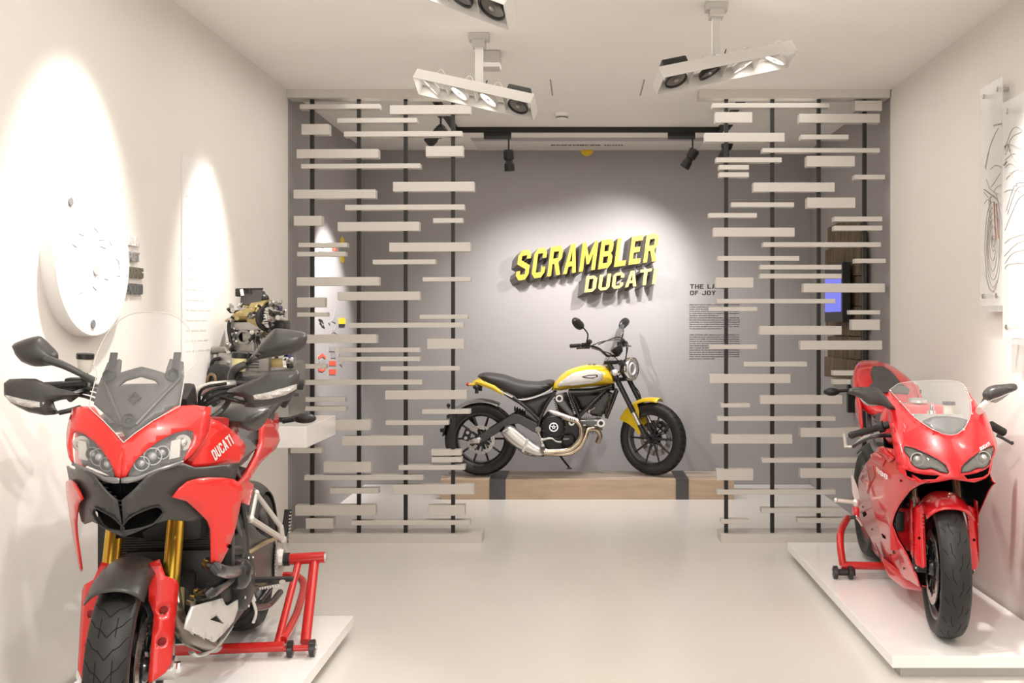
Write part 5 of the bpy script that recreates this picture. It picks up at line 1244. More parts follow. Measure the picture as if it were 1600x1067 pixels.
# -- bars (steered)
HB = Vector((-0.02, 0.36, 1.12))
def bv(l, b, z_): return HB+latM*l-fwM*b+Vector((0, 0, z_))
hbp = [M.P(a, b, y=0.36) for a, b in ((272, 636), (284, 630), (298, 623), (313, 610), (326, 604), (340, 602))]
link('handlebar', MB().tube([bv(-0.44, 0.10, 0.05), bv(-0.26, 0.05, 0.06)]+[Vector((-0.06-p.x, p.y, p.z)) for p in reversed(hbp)]+hbp+[bv(0.26, 0.05, 0.06), bv(0.44, 0.10, 0.05)], 0.0145, 14, 6), ALUS, mr, label='silver tapered bar')
for s_ in (-1, 1):
    link('handle_grip', MB().tube([bv(s_*0.32, 0.066, 0.057), bv(s_*0.45, 0.105, 0.05)], 0.0185, 14, 1), GRIP, mr)
    link('switch_box', MB().box(bv(s_*0.275, 0.055, 0.06), (0.07, 0.06, 0.055), Matrix.Rotation(sM, 3, 'Z'), bev=0.010).cyl(bv(s_*0.24, 0.02, 0.065), bv(s_*0.31, 0.02, 0.06), 0.016, n=12).cyl(bv(s_*0.25, 0.03, 0.05), bv(s_*0.28, -0.02, 0.02), 0.012, n=10), BLPL, mr)
    link('brake_lever' if s_ < 0 else 'clutch_lever', MB().tube([bv(s_*0.23, 0.0, 0.05), bv(s_*0.30, -0.03, 0.03), bv(s_*0.44, 0.03, 0.02)], [0.010, 0.008, 0.007], 8, 5), BLMET, mr)
    rs = link('fluid_reservoir', MB().lathe([(0, 0.0001), (0, 0.020), (0.045, 0.0245), (0.045, 0.0001)], bv(s_*(0.245), 0.02, 0.105), (0.05, 0, 1), 24), mat('milky reservoir' if s_ < 0 else 'yellowed reservoir', (0.62, 0.60, 0.52) if s_ < 0 else (0.66, 0.60, 0.32), 0.35), mr)
    link('reservoir_cap', MB().lathe([(0.045, 0.0001), (0.045, 0.027), (0.062, 0.028), (0.065, 0.024), (0.065, 0.0001)], bv(s_*(0.245), 0.02, 0.105), (0.05, 0, 1), 24), BLPL, rs)
    link('reservoir_bracket', MB().tube([bv(s_*0.245, 0.03, 0.06), bv(s_*0.245, 0.02, 0.11)], 0.012, 8, 1), BLPL, rs)
    for i in range(4):
        link('cable', MB().tube([bv(s_*(0.27-0.02*i), 0.03-0.02*i, 0.03+0.012*i), bv(s_*(0.20-0.02*i), -0.05-0.01*i, 0.02+0.01*i), bv(s_*(0.12), -0.05+0.01*i, -0.03), bv(s_*0.08, 0.02, -0.12)], 0.0055, 7, 6), WIRE, mr)
def shell(name, out, y, hf, hb, m, par=None, r=0.03, step=0.012, sm=2, slope=0.0, lab=None, x0=0):
    L = [M.P(a, b, y=y) for a, b in out]; o = [(p.x, p.z) for p in L]
    return link(name, pillow(o, lambda a, b, t: Vector((a, y-t+slope*(a-x0), b)), hf, hb, r=r, step=step, sm=sm), m, par or mr, label=lab, ang=50)
# near side mirror / guard (bike's left, image right)
mL = shell('mirror', [(380, 573), (386, 563), (396, 552), (403, 542), (411, 531), (420, 521.5), (428, 514.5), (434, 513), (455, 515), (475, 519), (480, 525), (479, 533), (476, 541), (466, 549), (450, 554), (425.6, 558), (405, 562), (390, 570)], 0.40, 0.045, 0.02, DKPL, r=0.055)
link('mirror_stalk', MB().tube([M.P(384, 569, y=0.38), M.P(366, 578, y=0.38), bv(0.22, 0.04, 0.08)], [0.012, 0.014, 0.016], 12, 5), DKPL, mL)
link('mirror_glass', pillow([(p.x, p.z) for p in (M.P(a, b, y=0.42) for a, b in ((404, 545), (421, 525), (435, 517), (472, 522), (474, 538), (450, 551), (415, 556)))], lambda a, b, t: Vector((a, 0.423+t, b)), 0.002, 0.0, r=0.01, step=0.03), MIRR, mL)
gL = shell('hand_guard', [(352, 614), (358, 608), (370, 603.5), (390, 595), (408.7, 586), (420, 579), (440, 577.5), (463, 577.5), (468, 581), (468, 592), (465, 606), (460, 617), (451, 625.6), (430, 631), (397.5, 637), (381, 635.4), (383, 626), (380, 621), (365, 617)], 0.30, 0.03, 0.012, DKPL, r=0.035, sm=1)
GL_ = mat('indicator lens', (0.62, 0.60, 0.57), 0.12, 0.35, bump=0.6, bscale=220)
shell('hand_guard_indicator', [(392, 617), (410, 614), (440, 606), (464, 600), (463, 608), (447, 617), (420, 624), (397, 625)], 0.272, 0.012, 0.0, GL_, gL, r=0.012, sm=1, lab='clear LED indicator strip')
link('guard_bracket', MB().tube([M.P(383, 629, y=0.32), M.P(362, 624, y=0.31), M.P(345, 620, y=0.32)], 0.008, 8, 4), BLPL, gL)
# far side mirror / guard (bike's right, image left), turned a little forward by the steering
mR = shell('mirror', [(20, 539), (28, 534), (45, 528), (60, 524.8), (68, 528.5), (80, 540), (90, 551), (91, 561), (90, 566), (84, 570), (75, 571.5), (55.5, 572.8), (37.5, 567), (27, 558), (22, 549)], 0.30, 0.045, 0.02, DKPL, r=0.05)
link('mirror_stalk', MB().tube([M.P(70, 560, y=0.27), M.P(100, 571, y=0.275), M.P(128, 585, y=0.285), M.P(148, 596, y=0.29)], [0.016, 0.012, 0.010, 0.014], 12, 5), DKPL, mR)
link('mirror_glass', pillow([(p.x, p.z) for p in (M.P(a, b, y=0.32) for a, b in ((26, 540), (58, 528), (66, 532), (86, 554), (85, 566), (56, 569), (36, 562)))], lambda a, b, t: Vector((a, 0.323+t, b)), 0.002, 0.0, r=0.01, step=0.03), MIRR, mR)
gR = shell('hand_guard', [(6.8, 598), (15, 592), (35, 591.3), (55.5, 591.5), (75, 600), (90, 606.5), (112, 611.5), (126, 617), (118, 622), (98, 624.5), (84, 628), (86, 636), (93, 646), (84, 648), (70.5, 649), (45, 644), (28, 636), (16.5, 629), (7, 617)], 0.22, 0.03, 0.012, DKPL, r=0.035, sm=1)
shell('hand_guard_indicator', [(8, 617), (25, 620), (45, 624), (70, 629), (64, 636), (50, 637.5), (34, 634), (16, 627.5)], 0.192, 0.012, 0.0, GL_, gR, r=0.012, sm=1, lab='clear LED indicator strip')
link('guard_bracket', MB().tube([M.P(92, 645, y=0.23), M.P(110, 641, y=0.24), M.P(126, 636, y=0.26)], 0.008, 8, 4), BLPL, gR)
link('number_plate_post', MB().tube([bv(0.235, 0.0, 0.05), bv(0.2, -0.02, -0.02), (0.12, 0.3, 1.05)], 0.010, 8, 5), BLPL, mr)
# -- radiator
rd = link('radiator', MB().box((-0.03, 0.46, 0.685), (0.38, 0.03, 0.31), bev=0.006), RADM, mr, label='black finned radiator')
fn_ = MB()
for i in range(34): fn_.box((-0.03, 0.443, 0.545+i*0.0085), (0.355, 0.008, 0.0028))
link('radiator_fin', fn_, mat('radiator fin', (0.05, 0.048, 0.045), 0.5, 0.4), rd, smooth=False, kind='stuff')
for s_ in (-1, 1): link('radiator_tank', MB().box((-0.03+s_*0.205, 0.46, 0.685), (0.035, 0.05, 0.33), bev=0.01), BLPL, rd)
# -- engine and pipes
en = link('engine', MB().box((0, 0.62, 0.45), (0.34, 0.42, 0.34), bev=0.05).box((0, 0.80, 0.52), (0.30, 0.2, 0.3), bev=0.04), ENGD, mr)
link('cylinder_head', MB().box((-0.01, 0.38, 0.46), (0.18, 0.16, 0.16), Matrix.Rotation(0.25, 3, 'X'), bev=0.025), ENGD, en)
link('cam_cover', MB().box((0.055, 0.285, 0.46), (0.035, 0.03, 0.12), bev=0.01), mat('olive cam cover', (0.36, 0.30, 0.15), 0.45, 0.6), en)
hd_ = MB()
for i in range(6): hd_.cyl((0.09+0.012*(i % 3), 0.27, 0.42+0.018*i), (0.11+0.012*(i % 3), 0.25, 0.42+0.018*i), 0.010, n=10)
link('head_fitting', hd_, STEEL, en, kind='stuff')
link('alternator_cover', MB().lathe([(0, 0.11), (0.03, 0.105), (0.045, 0.08), (0.05, 0.0001)], (0.165, 0.66, 0.44), (1, 0, 0), 36), ENGD, en)
link('water_pump', MB().lathe([(0, 0.055), (0.03, 0.05), (0.045, 0.03), (0.05, 0.0001)], (0.19, 0.52, 0.50), (1, -0.3, 0), 28), BLMET, en)
bolts(en, [(0.205, 0.66+0.09*math.cos(i*0.9), 0.44+0.09*math.sin(i*0.9)) for i in range(7)], (1, 0, 0))
def Mp(px, py, x=None, y=None): return M.P(px, py, x=x, y=y)
link('coolant_hose', MB().tube([Mp(325, 880, x=0.17), Mp(338, 889, x=0.21), Mp(357, 894, x=0.215), Mp(375, 890, x=0.20), Mp(386, 876, x=0.18)], 0.021, 14, 6), BLMET, mr, label='glossy black hose')
link('coolant_hose', MB().tube([Mp(312, 930, x=0.14), Mp(330, 925, x=0.19), Mp(348, 914, x=0.19), Mp(362, 902, x=0.18)], 0.018, 14, 6), BLMET, mr, label='glossy black hose')
for (a, b, c, d) in ((330, 862, 372, 862), (332, 874, 374, 872)): link('throttle_pipe', MB().cyl(Mp(a, b, x=0.12), Mp(c, d, x=0.17), 0.022, n=14), BLPL, mr)
link('exhaust_pipe', MB().tube([Mp(268, 922, y=0.22), Mp(272, 950, y=0.17), Mp(281, 975, y=0.18), Mp(297, 996, y=0.26), Mp(322, 1007, y=0.42), Mp(336, 1008, y=0.6)], 0.027, 18, 6), mat('dark bronzed pipe', (0.17, 0.14, 0.115), 0.28, 0.9, noise=0.3, nscale=8), mr)
for s_ in (-1, 1): link('frame_tube', MB().tube([(s_*0.13, 0.35, 0.90), (s_*0.15, 0.62, 0.70), (s_*0.15, 0.82, 0.48)], 0.015, 10, 3).tube([(s_*0.13, 0.35, 0.90), (s_*0.14, 0.70, 0.86), (s_*0.15, 0.84, 0.60), (s_*0.15, 0.84, 0.44)], 0.015, 10, 3), BLMET, mr)
SKID = mat('pale skid plate', (0.60, 0.585, 0.56), 0.35, 0.35)
skf = lambda y, z: 0.15-0.30*max(0, 0.28-z)
panelS(M, 'skid_plate', [(302, 947.6), (325, 941), (347.8, 934.6), (352, 944), (356, 947), (364, 942), (372, 937), (372, 952), (366, 970), (351, 988), (336, 1003), (313, 993), (291, 981.7), (295, 965)], lambda y, z: 0.188, SKID, holes=[[(328, 968), (340, 960.5), (351, 975)]], th=0.008, label='pale metal plate with triangular cut-out')
link('skid_lip', MB().tube([Mp(299, 1019, x=0.10), Mp(308, 1024, x=0.11), Mp(325, 1018, x=0.12), Mp(343, 1003, x=0.13), Mp(360, 978, x=0.14)], 0.012, 10, 6, flat=0.5), SKID, mr)
# silver passenger foot rest frame
PX = 0.20
A_, B_, C_, D_ = Mp(399.6, 771, x=PX-0.03), Mp(391.5, 811, x=PX-0.03), Mp(441, 842, x=PX+0.02), Mp(438, 822, x=PX+0.02)
ft = MB()
ft.tube([A_, B_], 0.011, 8, 1).tube([A_, D_], 0.011, 8, 1).tube([B_, C_], 0.013, 8, 1).tube([D_, C_], 0.013, 8, 1).sphere(A_, 0.016, 10).sphere(B_, 0.017, 10).sphere(C_, 0.020, 12)
fr = link('foot_rest_frame', ft, ALUS, mr, label='silver triangular bracket')
link('foot_peg', MB().tube([C_+Vector((0.0, 0, 0)), C_+Vector((0.015, 0.02, 0.07)), C_+Vector((0.02, 0.03, 0.12))], 0.016, 8, 2, flat=0.7), GRIP, fr)
tt = MB(); pa = C_+Vector((0.03, 0.0, 0.0)); pb = C_+Vector((0.03, 0.03, 0.11))
for i in range(9): tt.box(pa.lerp(pb, i/8), (0.009, 0.02, 0.005))
link('peg_teeth', tt, STEEL, fr, smooth=False, kind='stuff')
fr2 = link('foot_rest_frame', MB().tube([(-0.17, 0.95, 0.62), (-0.17, 0.90, 0.52), (-0.22, 1.15, 0.42), (-0.17, 0.95, 0.62)], 0.012, 8, 1), ALUS, mr)
p0 = Mp(400, 916, x=0.17); p1 = Mp(441, 909, x=0.30)
fp_ = link('foot_peg', MB().tube([p0, p1], 0.014, 8, 1, flat=0.6), STEEL, mr)
link('peg_rubber', MB().box((p0.lerp(p1, 0.55)+Vector((0, 0, 0.017))), ((p1-p0).length*0.8, 0.035, 0.016), Matrix.Rotation(0.0, 3, 'Z'), bev=0.005), GRIP, fp_)
tt = MB()
for i in range(8): tt.cyl(p0.lerp(p1, 0.2+i*0.1)+Vector((0, -0.02, 0.0)), p0.lerp(p1, 0.2+i*0.1)+Vector((0, -0.02, -0.012)), 0.007, 0.003, 6)
link('peg_teeth', tt, STEEL, fp_, kind='stuff')
link('shift_lever', MB().tube([Mp(392, 930, x=0.18), Mp(400, 955, x=0.19), Mp(396, 972, x=0.19)], 0.006, 8, 4).tube([Mp(384, 898, x=0.16), Mp(398, 938, x=0.17)], 0.006, 8, 1), ALUS, mr)
link('side_stand', MB().tube([Mp(395, 950, x=0.15), Mp(420, 945, x=0.17), Mp(438, 925, x=0.18)], 0.014, 10, 5).tube([Mp(405, 940, x=0.15), Mp(425, 915, x=0.18)], 0.012, 10, 1), BLMET, mr)
# swingarm, sprocket, chain
sw = MB()
for s_, hw_ in ((1, 0.03),):
    o_ = [(0.82, 0.36), (0.82, 0.55), (0.95, 0.60), (1.2, 0.50), (1.5, 0.40), (1.62, 0.33), (1.62, 0.26), (1.5, 0.24), (1.2, 0.26), (0.95, 0.30)]
    sw.prism(o_, 0.05, lambda a, b, t: Vector((0.095+t, a, b)))
    sw.prism(o_[:6]+[(1.3, 0.30), (0.95, 0.32)], 0.04, lambda a, b, t: Vector((-0.13+t, a, b)))
link('swingarm', sw, mat('graphite swingarm', (0.10, 0.098, 0.095), 0.4, 0.4), mr, smooth=False, bev=0.01)
spk = MB(); n_ = 42; ol = []
for i in range(n_*2):
    a = PI*i/n_; r = 0.098 if i % 2 else 0.106; ol.append((1.53+r*math.cos(a), 0.31+r*math.sin(a)))
spk.prism(ol, 0.008, lambda a, b, t: Vector((0.155+t, a, b))); spk.lathe([(0, 0.055), (0.03, 0.05), (0.03, 0.0001)], (0.15, 1.53, 0.31), (1, 0, 0), 24)
link('rear_sprocket', spk, ALU, mr, smooth=False)
ch = MB(); ch.tube([(0.159, 0.82, 0.50), (0.159, 1.2, 0.46), (0.159, 1.50, 0.415)], 0.009, 6, 8); ch.tube([(0.159, 0.82, 0.40), (0.159, 1.2, 0.30), (0.159, 1.50, 0.205)], 0.009, 6, 8)
link('chain', ch, mat('gold chain', (0.50, 0.40, 0.22), 0.35, 0.9, bump=1.0, bscale=120), mr)
link('hub_spindle', MB().cyl((0.15, 1.53, 0.31), (0.205, 1.53, 0.31), 0.03, n=24), BLPL, mr)
MwRh = MwR
link('rear_mudguard', fender(MwR, 0.35, 0.20, math.radians(5), math.radians(105), 0.05), DKPL, mr, th=0.005, off=0)
link('shock_spring', MB().tube([Vector((0.10+0.03*math.cos(i*0.8), 0.80+0.03*math.sin(i*0.8), 0.58+0.0022*i)) for i in range(80)], 0.006, 6, 1), mat('yellow spring', (0.62, 0.42, 0.05), 0.35), mr)
link('silencer', MB().loft([[Vector((-0.13+r_*math.cos(a)*0.8, y_, z_+r_*math.sin(a))) for a in [2*PI*k/16 for k in range(16)]] for (y_, z_, r_) in ((0.85, 0.30, 0.05), (0.95, 0.32, 0.085), (1.25, 0.40, 0.085), (1.40, 0.45, 0.06))]), STEEL, mr)
link('inner_block', MB().box((0, 0.5, 0.76), (0.22, 0.26, 0.22), bev=0.03), BLPL, mr)
# ================================================================ PADDOCK STANDS
def stand(label, B, legs=True):
    t = thing('paddock_stand', label, 'stand', B.root.location, B.root.rotation_euler.z)
    return t
ST = stand('red single-sided paddock stand lifting the red adventure motorcycle', M)
def Sm(px, py, x): return M.P(px, py, x=x)
pin0 = Vector((0.205, 1.53, 0.31)); pin1 = Vector((0.36, 1.53, 0.315))
k = link('pin_sleeve', MB().cyl(pin0, pin1, 0.026, n=24), REDM, ST)
link('sleeve_end', MB().cyl(pin1, pin1+Vector((0.008, 0, 0)), 0.022, n=20), STEEL, k)
link('support_leg', MB().cyl((0.315, 1.53, 0.30), (0.33, 1.16, 0.045), 0.022, n=20), REDM, ST)
link('support_leg', MB().cyl((0.245, 1.53, 0.30), (0.22, 1.14, 0.05), 0.016, n=18), REDM, ST)
link('base_tube', MB().cyl((-0.28, 1.12, 0.045), (0.25, 1.12, 0.045), 0.021, n=20), REDM, ST)
link('caster_axle', MB().cyl((0.25, 1.12, 0.035), (0.37, 1.12, 0.035), 0.013, n=14), REDM, ST)
for x_ in (0.275, 0.365):
    k = link('caster', MB().lathe([(-0.013, 0.0001), (-0.013, 0.028), (-0.010, 0.034), (0.010, 0.034), (0.013, 0.028), (0.013, 0.0001)], (x_, 1.12, 0.035), (1, 0, 0), 28), BLMET, ST)
    link('caster_bolt', MB().cyl((x_-0.018, 1.12, 0.035), (x_+0.018, 1.12, 0.035), 0.010, n=10), STEEL, k)
link('lever_arm', MB().tube([(0.24, 1.15, 0.06), (0.25, 1.5, 0.10), (0.2, 1.80, 0.16), (-0.1, 1.80, 0.16)], 0.018, 14, 5), REDM, ST)
# ================================================================ RED SPORT MOTORCYCLE (right)
D = Bike('motorcycle', 'glossy red faired sport motorcycle on the right plinth', 'motorcycle', 1.605, 4.40, 1.735, 5.83, 0.10)
dr_ = D.root
sD = math.radians(-4.5)
DwF = Matrix.Translation((0.0, 0, 0.304)) @ Matrix.Rotation(sD, 4, 'Z')
DwR = Matrix.Translation((0, 1.43, 0.325))
wheel(dr_, 'front_wheel', DwF, 0.302, 0.125, 0.222, 5, [(-0.055, -1), (0.055, 1)], 'sport', dr=(0.115, 0.162), hubw=0.07, ys=True, spr=0.009)
wheel(dr_, 'rear_wheel', DwR, 0.318, 0.19, 0.222, 5, [(-0.06, -1)], 'sport', dr=(0.08, 0.12), hubw=0.09, ys=True, spr=0.013)
latD = Vector((math.cos(sD), math.sin(sD), 0)); fwD = Vector((math.sin(sD), -math.cos(sD), 0)); upD = Vector((0, 0.40, 0.916)).normalized()
axD = Vector((0.0, 0, 0.304))
def dk_(l, h, f=0.0): return axD+latD*l+upD*h+fwD*(f-0.03)
for s_ in (-1, 1):
    k = link('fork_leg', MB().cyl(dk_(s_*0.102, 0.27), dk_(s_*0.102, 0.62), 0.0275, n=28), TITAN, dr_, label='dull gold fork tube')
    link('fork_ring', MB().cyl(dk_(s_*0.102, 0.275), dk_(s_*0.102, 0.30), 0.030, n=24), STEEL, k)
    link('fork_slider', MB().cyl(dk_(s_*0.102, 0.05), dk_(s_*0.102, 0.28), 0.0215, n=20), STEEL, k)
    link('fork_foot', MB().cyl(dk_(s_*0.102, -0.02), dk_(s_*0.102, 0.10), 0.030, 0.026, 20).cyl(axD+latD*s_*0.08, axD+latD*s_*0.118, 0.026, n=24).box(dk_(s_*0.105, 0.03, -0.03), (0.03, 0.09, 0.12), Matrix.Rotation(sD, 3, 'Z'), bev=0.01), ENGD, k)
    link('axle_nut', MB().cyl(axD+latD*s_*0.118, axD+latD*s_*0.126, 0.012, n=6), CHROME, k)
    caliper(dr_, DwF, 0.135, math.radians(20), s_*0.055, ENGD)
# front mudguard: top hood plus side fins
hood = MB(); rows = []
for i in range(17):
    a = math.radians(52+(120-52)*i/16); row = []
    for j in range(13):
        t = -1+2*j/12; rr = 0.333-0.050*abs(t)**2.6-0.014*math.cos(a*1.0-1.2)*abs(t)**3
        row.append(DwF @ Vector((t*0.098, rr*math.cos(a)*-1*-1, rr*math.sin(a))))
    rows.append(row)
hood.loft(rows, closed=False, caps=False)
mg = link('front_mudguard', hood, REDD, dr_, th=0.004, off=0, ang=60)
for s_ in (-1, 1):
    pts = [(0.070, 0.575), (0.10, 0.585), (0.128, 0.57), (0.142, 0.54), (0.140, 0.39), (0.132, 0.325), (0.105, 0.315), (0.090, 0.325), (0.090, 0.54)]
    f_ = lambda x, z: -0.05+5.0*max(0, x-0.10)**1.5+(z-0.45)*0.25
    vs, fs = fill2d(pts, [], 0.015); mb = MB().add([DwF @ Vector((s_*p[0], f_(p[0], p[1]), p[1]-0.304)) for p in vs], fs); fixn(mb, Vector((0, -1, 0)))
    link('mudguard_fin', mb, REDD, mg, th=0.004, ang=60)
    # side of the fin running back
    sd_ = [(-0.045, 0.345), (-0.02, 0.60), (0.05, 0.60), (0.06, 0.45), (0.03, 0.35)]
    vs, fs = fill2d(sd_, [], 0.03); mb = MB().add([DwF @ Vector((s_*0.140, p[0]+0.01, p[1]-0.304)) for p in vs], fs); fixn(mb, Vector((s_, 0, 0)))
    link('mudguard_fin', mb, REDD, mg, th=0.004)
    bolts(mg, [DwF @ Vector((s_*0.115, f_(0.115, 0.44)-0.002, 0.44-0.304))], (0, -1, 0), 0.006, m=DARKIN)
# -- nose
def fD(x, z): return lerp([(.70, -.20), (.74, -.21), (.82, -.15), (.9, -.06), (1.0, .08), (1.1, .26)], z)+1.7*math.hypot(x-.008, .05)**1.9+30*max(0, abs(x-.008)-.19)**2
hlL = [(1412, 700), (1415, 697.5), (1431.5, 702), (1447, 709), (1462.5, 716.7), (1477, 727), (1481.6, 737), (1479, 739), (1466.6, 736), (1454, 731), (1444, 733), (1431.5, 730), (1424, 723), (1422, 715.7), (1414, 706)]
hlR_ = [(1501.6, 738.4), (1503.7, 729), (1514, 718.8), (1532.6, 705.4), (1551, 696.5), (1552.8, 704), (1548, 715.7), (1545, 725), (1536.7, 731), (1527.4, 730.7), (1516, 736.3)]
inL = [(1414, 733.6), (1419, 735), (1431, 739), (1444, 741.5), (1468.7, 742.5), (1461.5, 749), (1443, 749.5), (1425, 748), (1416, 743.5)]
inR = [(1505.8, 742.5), (1524, 739.4), (1538.8, 734), (1547, 728), (1545, 739.4), (1536.7, 745.6), (1524, 747.5), (1512, 749)]
nose = [(1389, 610.5), (1406, 627), (1425, 648.7), (1441, 661), (1457, 671), (1473, 677.5), (1485, 679.6), (1495.5, 677.5), (1506, 670), (1511, 663), (1514, 655), (1516.7, 642.5), (1516.5, 630), (1516, 624), (1512, 609), (1519, 620), (1526, 631), (1532.6, 638), (1545, 650.7), (1553, 662), (1557, 673.4), (1559, 684), (1558, 696), (1555, 708.5), (1551, 718), (1549, 735), (1541, 747.6), (1522, 754), (1508, 751.8), (1487, 748.7), (1466.6, 753), (1442, 756), (1420, 750), (1403, 741), (1400, 733), (1399, 715), (1396, 700), (1392, 675.5), (1388, 657), (1386, 640), (1384, 622)]
nf = panelF(D, 'nose_fairing', nose, fD, REDD, holes=[hlL, hlR_, inL, inR], th=0.005, step=0.016)
for hh in (hlL, hlR_):
    hb_ = panelF(D, 'headlight', hh, lambda x, z: fD(x, z)+0.035, mat('smoky headlight bowl', (0.09, 0.085, 0.08), 0.25, 0.5))
    cxp = sum(a for a, b in hh)/len(hh); cyp = sum(b for a, b in hh)/len(hh)
    off = -10 if hh is hlL else 8
    c = D.S(cxp+off, cyp-2 if hh is hlL else cyp-5, fy=fD)+Vector((0, 0.018, 0))
    link('projector', MB().lathe([(-0.015, 0.0001), (-0.008, 0.018), (0.004, 0.027), (0.010, 0.030), (0.010, 0.026)], c, (0, -1, 0.05), 28), mat('headlight reflector d', (0.75, 0.73, 0.70), 0.12, 1.0), hb_)
    link('projector_glass', MB().sphere(c+Vector((0, -0.002, 0)), 0.017, 16), mat('projector glass d', (0.5, 0.5, 0.5), 0.05, 0.7), hb_)
    panelF(D, 'headlight_lens', hh, lambda x, z: fD(x, z)+0.002, mat('smoky lens', (0.25, 0.24, 0.22), 0.03, alpha=0.32, coat=0.6), th=0.002, label='smoky clear lens')
    edge = [D.S(a, b, fy=fD)+Vector((0, -0.001, 0)) for a, b in hh]
    link('headlight_seal', MB().tube(edge+edge[:1], 0.0022, 5, 2), BLPL, hb_)
for hh in (inL, inR): panelF(D, 'intake_mesh', hh, lambda x, z: fD(x, z)+0.028, DARKIN)
nr = MB().tube([Vector((0.012, fD(0.012, z)-0.001, z)) for z in (0.745, 0.755, 0.77)], 0.003, 6, 3)
link('nose_ridge', nr, REDD, dr_)
p0 = D.S(1532, 704, fy=fD); p1 = D.S(1547, 695, fy=fD); tm, wd = text_mesh('DUCATI', lambda a, b, t: Vector(), 0.001)
exv = (p1-p0); L_ = exv.length; exv /= L_
tm, _ = text_mesh('DUCATI', lambda a, b, t: (lambda p: Vector((p.x, fD(p.x, p.z)-0.0012-t, p.z)))(p0+exv*(a/wd*L_)+Vector((-0.1, 0, 1))*(b/6*0.012)), 0.001); link('nose_lettering', tm, WHITEP, dr_, smooth=False, label='small white lettering', kind='stuff')
# windscreen
def fW(x, z): return lerp([(.88, -.09), (.95, -.02), (1.03, .09), (1.1, .21)], z)+1.6*math.hypot(x-.01, .05)**1.9
wsO = [(1389, 609), (1402.7, 599), (1418, 596.5), (1433.6, 595.3), (1452, 594.4), (1471, 594), (1485, 594.5), (1497.5, 596), (1505, 601), (1510, 608.5), (1516, 624), (1517, 642.5), (1514, 655), (1506, 670), (1495.5, 677.5), (1485, 679.6), (1473, 677.5), (1457, 671), (1441, 661), (1425, 648.7), (1406, 627)]
wz = panelF(D, 'windscreen', wsO, fW, mat('clear screen', (0.9, 0.9, 0.9), 0.02, alpha=0.07, coat=0.6), th=0.003, lift=0.006, label='clear curved windscreen')
edge = [D.S(a, b, fy=fW)+Vector((0, -0.006, 0)) for a, b in wsO]
link('screen_edge', MB().tube(edge+edge[:1], 0.0014, 5, 1), mat('screen edge', (0.55, 0.53, 0.50), 0.2), wz)
for (a, b) in ((1391, 610.5), (1405.5, 627.5), (1426, 648.5), (1457.5, 671), (1505, 671), (1517.5, 646), (1517, 625), (1509, 609)):
    p = D.S(a, b, fy=fW); link('screen_screw', MB().sphere(p+Vector((0, -0.008, 0)), 0.0055, 10), CHROME, wz)
panelF(D, 'inner_cowl', [(1442, 657), (1452, 652.5), (1462.5, 650), (1482, 650), (1501.7, 652.8), (1512, 656), (1509, 664), (1503.7, 671.4), (1495, 677), (1485, 679), (1473, 677), (1452, 666)], lambda x, z: fW(x, z)+0.012, DKG, label='dark grey inner cowl')
link('dashboard', MB().box((0.0, 0.16, 0.93), (0.26, 0.10, 0.05), Matrix.Rotation(0.3, 3, 'X'), bev=0.012), mat('silver dash', (0.45, 0.44, 0.43), 0.3, 0.6), dr_)
link('steering_nut', MB().cyl((0.02, 0.30, 0.90), (0.02, 0.31, 0.97), 0.022, n=16).cyl((0.02, 0.30, 0.96), (0.02, 0.30, 1.0), 0.012, n=14), CHROME, dr_)
link('triple_clamp', MB().box((0.01, 0.28, 0.905), (0.24, 0.09, 0.03), bev=0.01), ALU, dr_)
rs = link('fluid_reservoir', MB().cyl((0.10, 0.30, 0.95), (0.10, 0.30, 1.0), 0.026, n=20), mat('pale reservoir', (0.6, 0.57, 0.48), 0.3), dr_)
link('reservoir_cap', MB().cyl((0.10, 0.30, 1.0), (0.10, 0.30, 1.015), 0.029, n=20), BLPL, rs)
for s_ in (-1, 1):
    link('fork_cap', MB().cyl((0.01+s_*0.10, 0.28, 0.92), (0.01+s_*0.10, 0.285, 0.95), 0.022, n=18), mat('gold fork cap', (0.5, 0.4, 0.15), 0.3, 1.0), dr_)
# -- tank
tk = MB(); secs = []
for (y_, w_, zb, zt_) in ((0.30, 0.10, 0.82, 0.90), (0.36, 0.16, 0.78, 0.975), (0.46, 0.185, 0.76, 1.0), (0.60, 0.17, 0.75, 0.99), (0.72, 0.11, 0.75, 0.93), (0.80, 0.08, 0.76, 0.87)):
    row = []
    for k in range(20):
        a = 2*PI*k/20; c_, s__ = math.cos(a), math.sin(a); e = 0.6
        row.append(Vector((w_*math.copysign(abs(c_)**e, c_), y_, (zb+zt_)/2+(zt_-zb)/2*math.copysign(abs(s__)**e, s__))))
    secs.append(row)
tkk = link('fuel_tank', tk.loft(secs), REDD, dr_, sub=1, ang=80)
link('filler_cap', MB().lathe([(0, 0.045), (0.012, 0.043), (0.014, 0.030), (0.014, 0.0001)], (0.0, 0.48, 1.0), (0, -0.1, 1), 28), ALU, tkk)
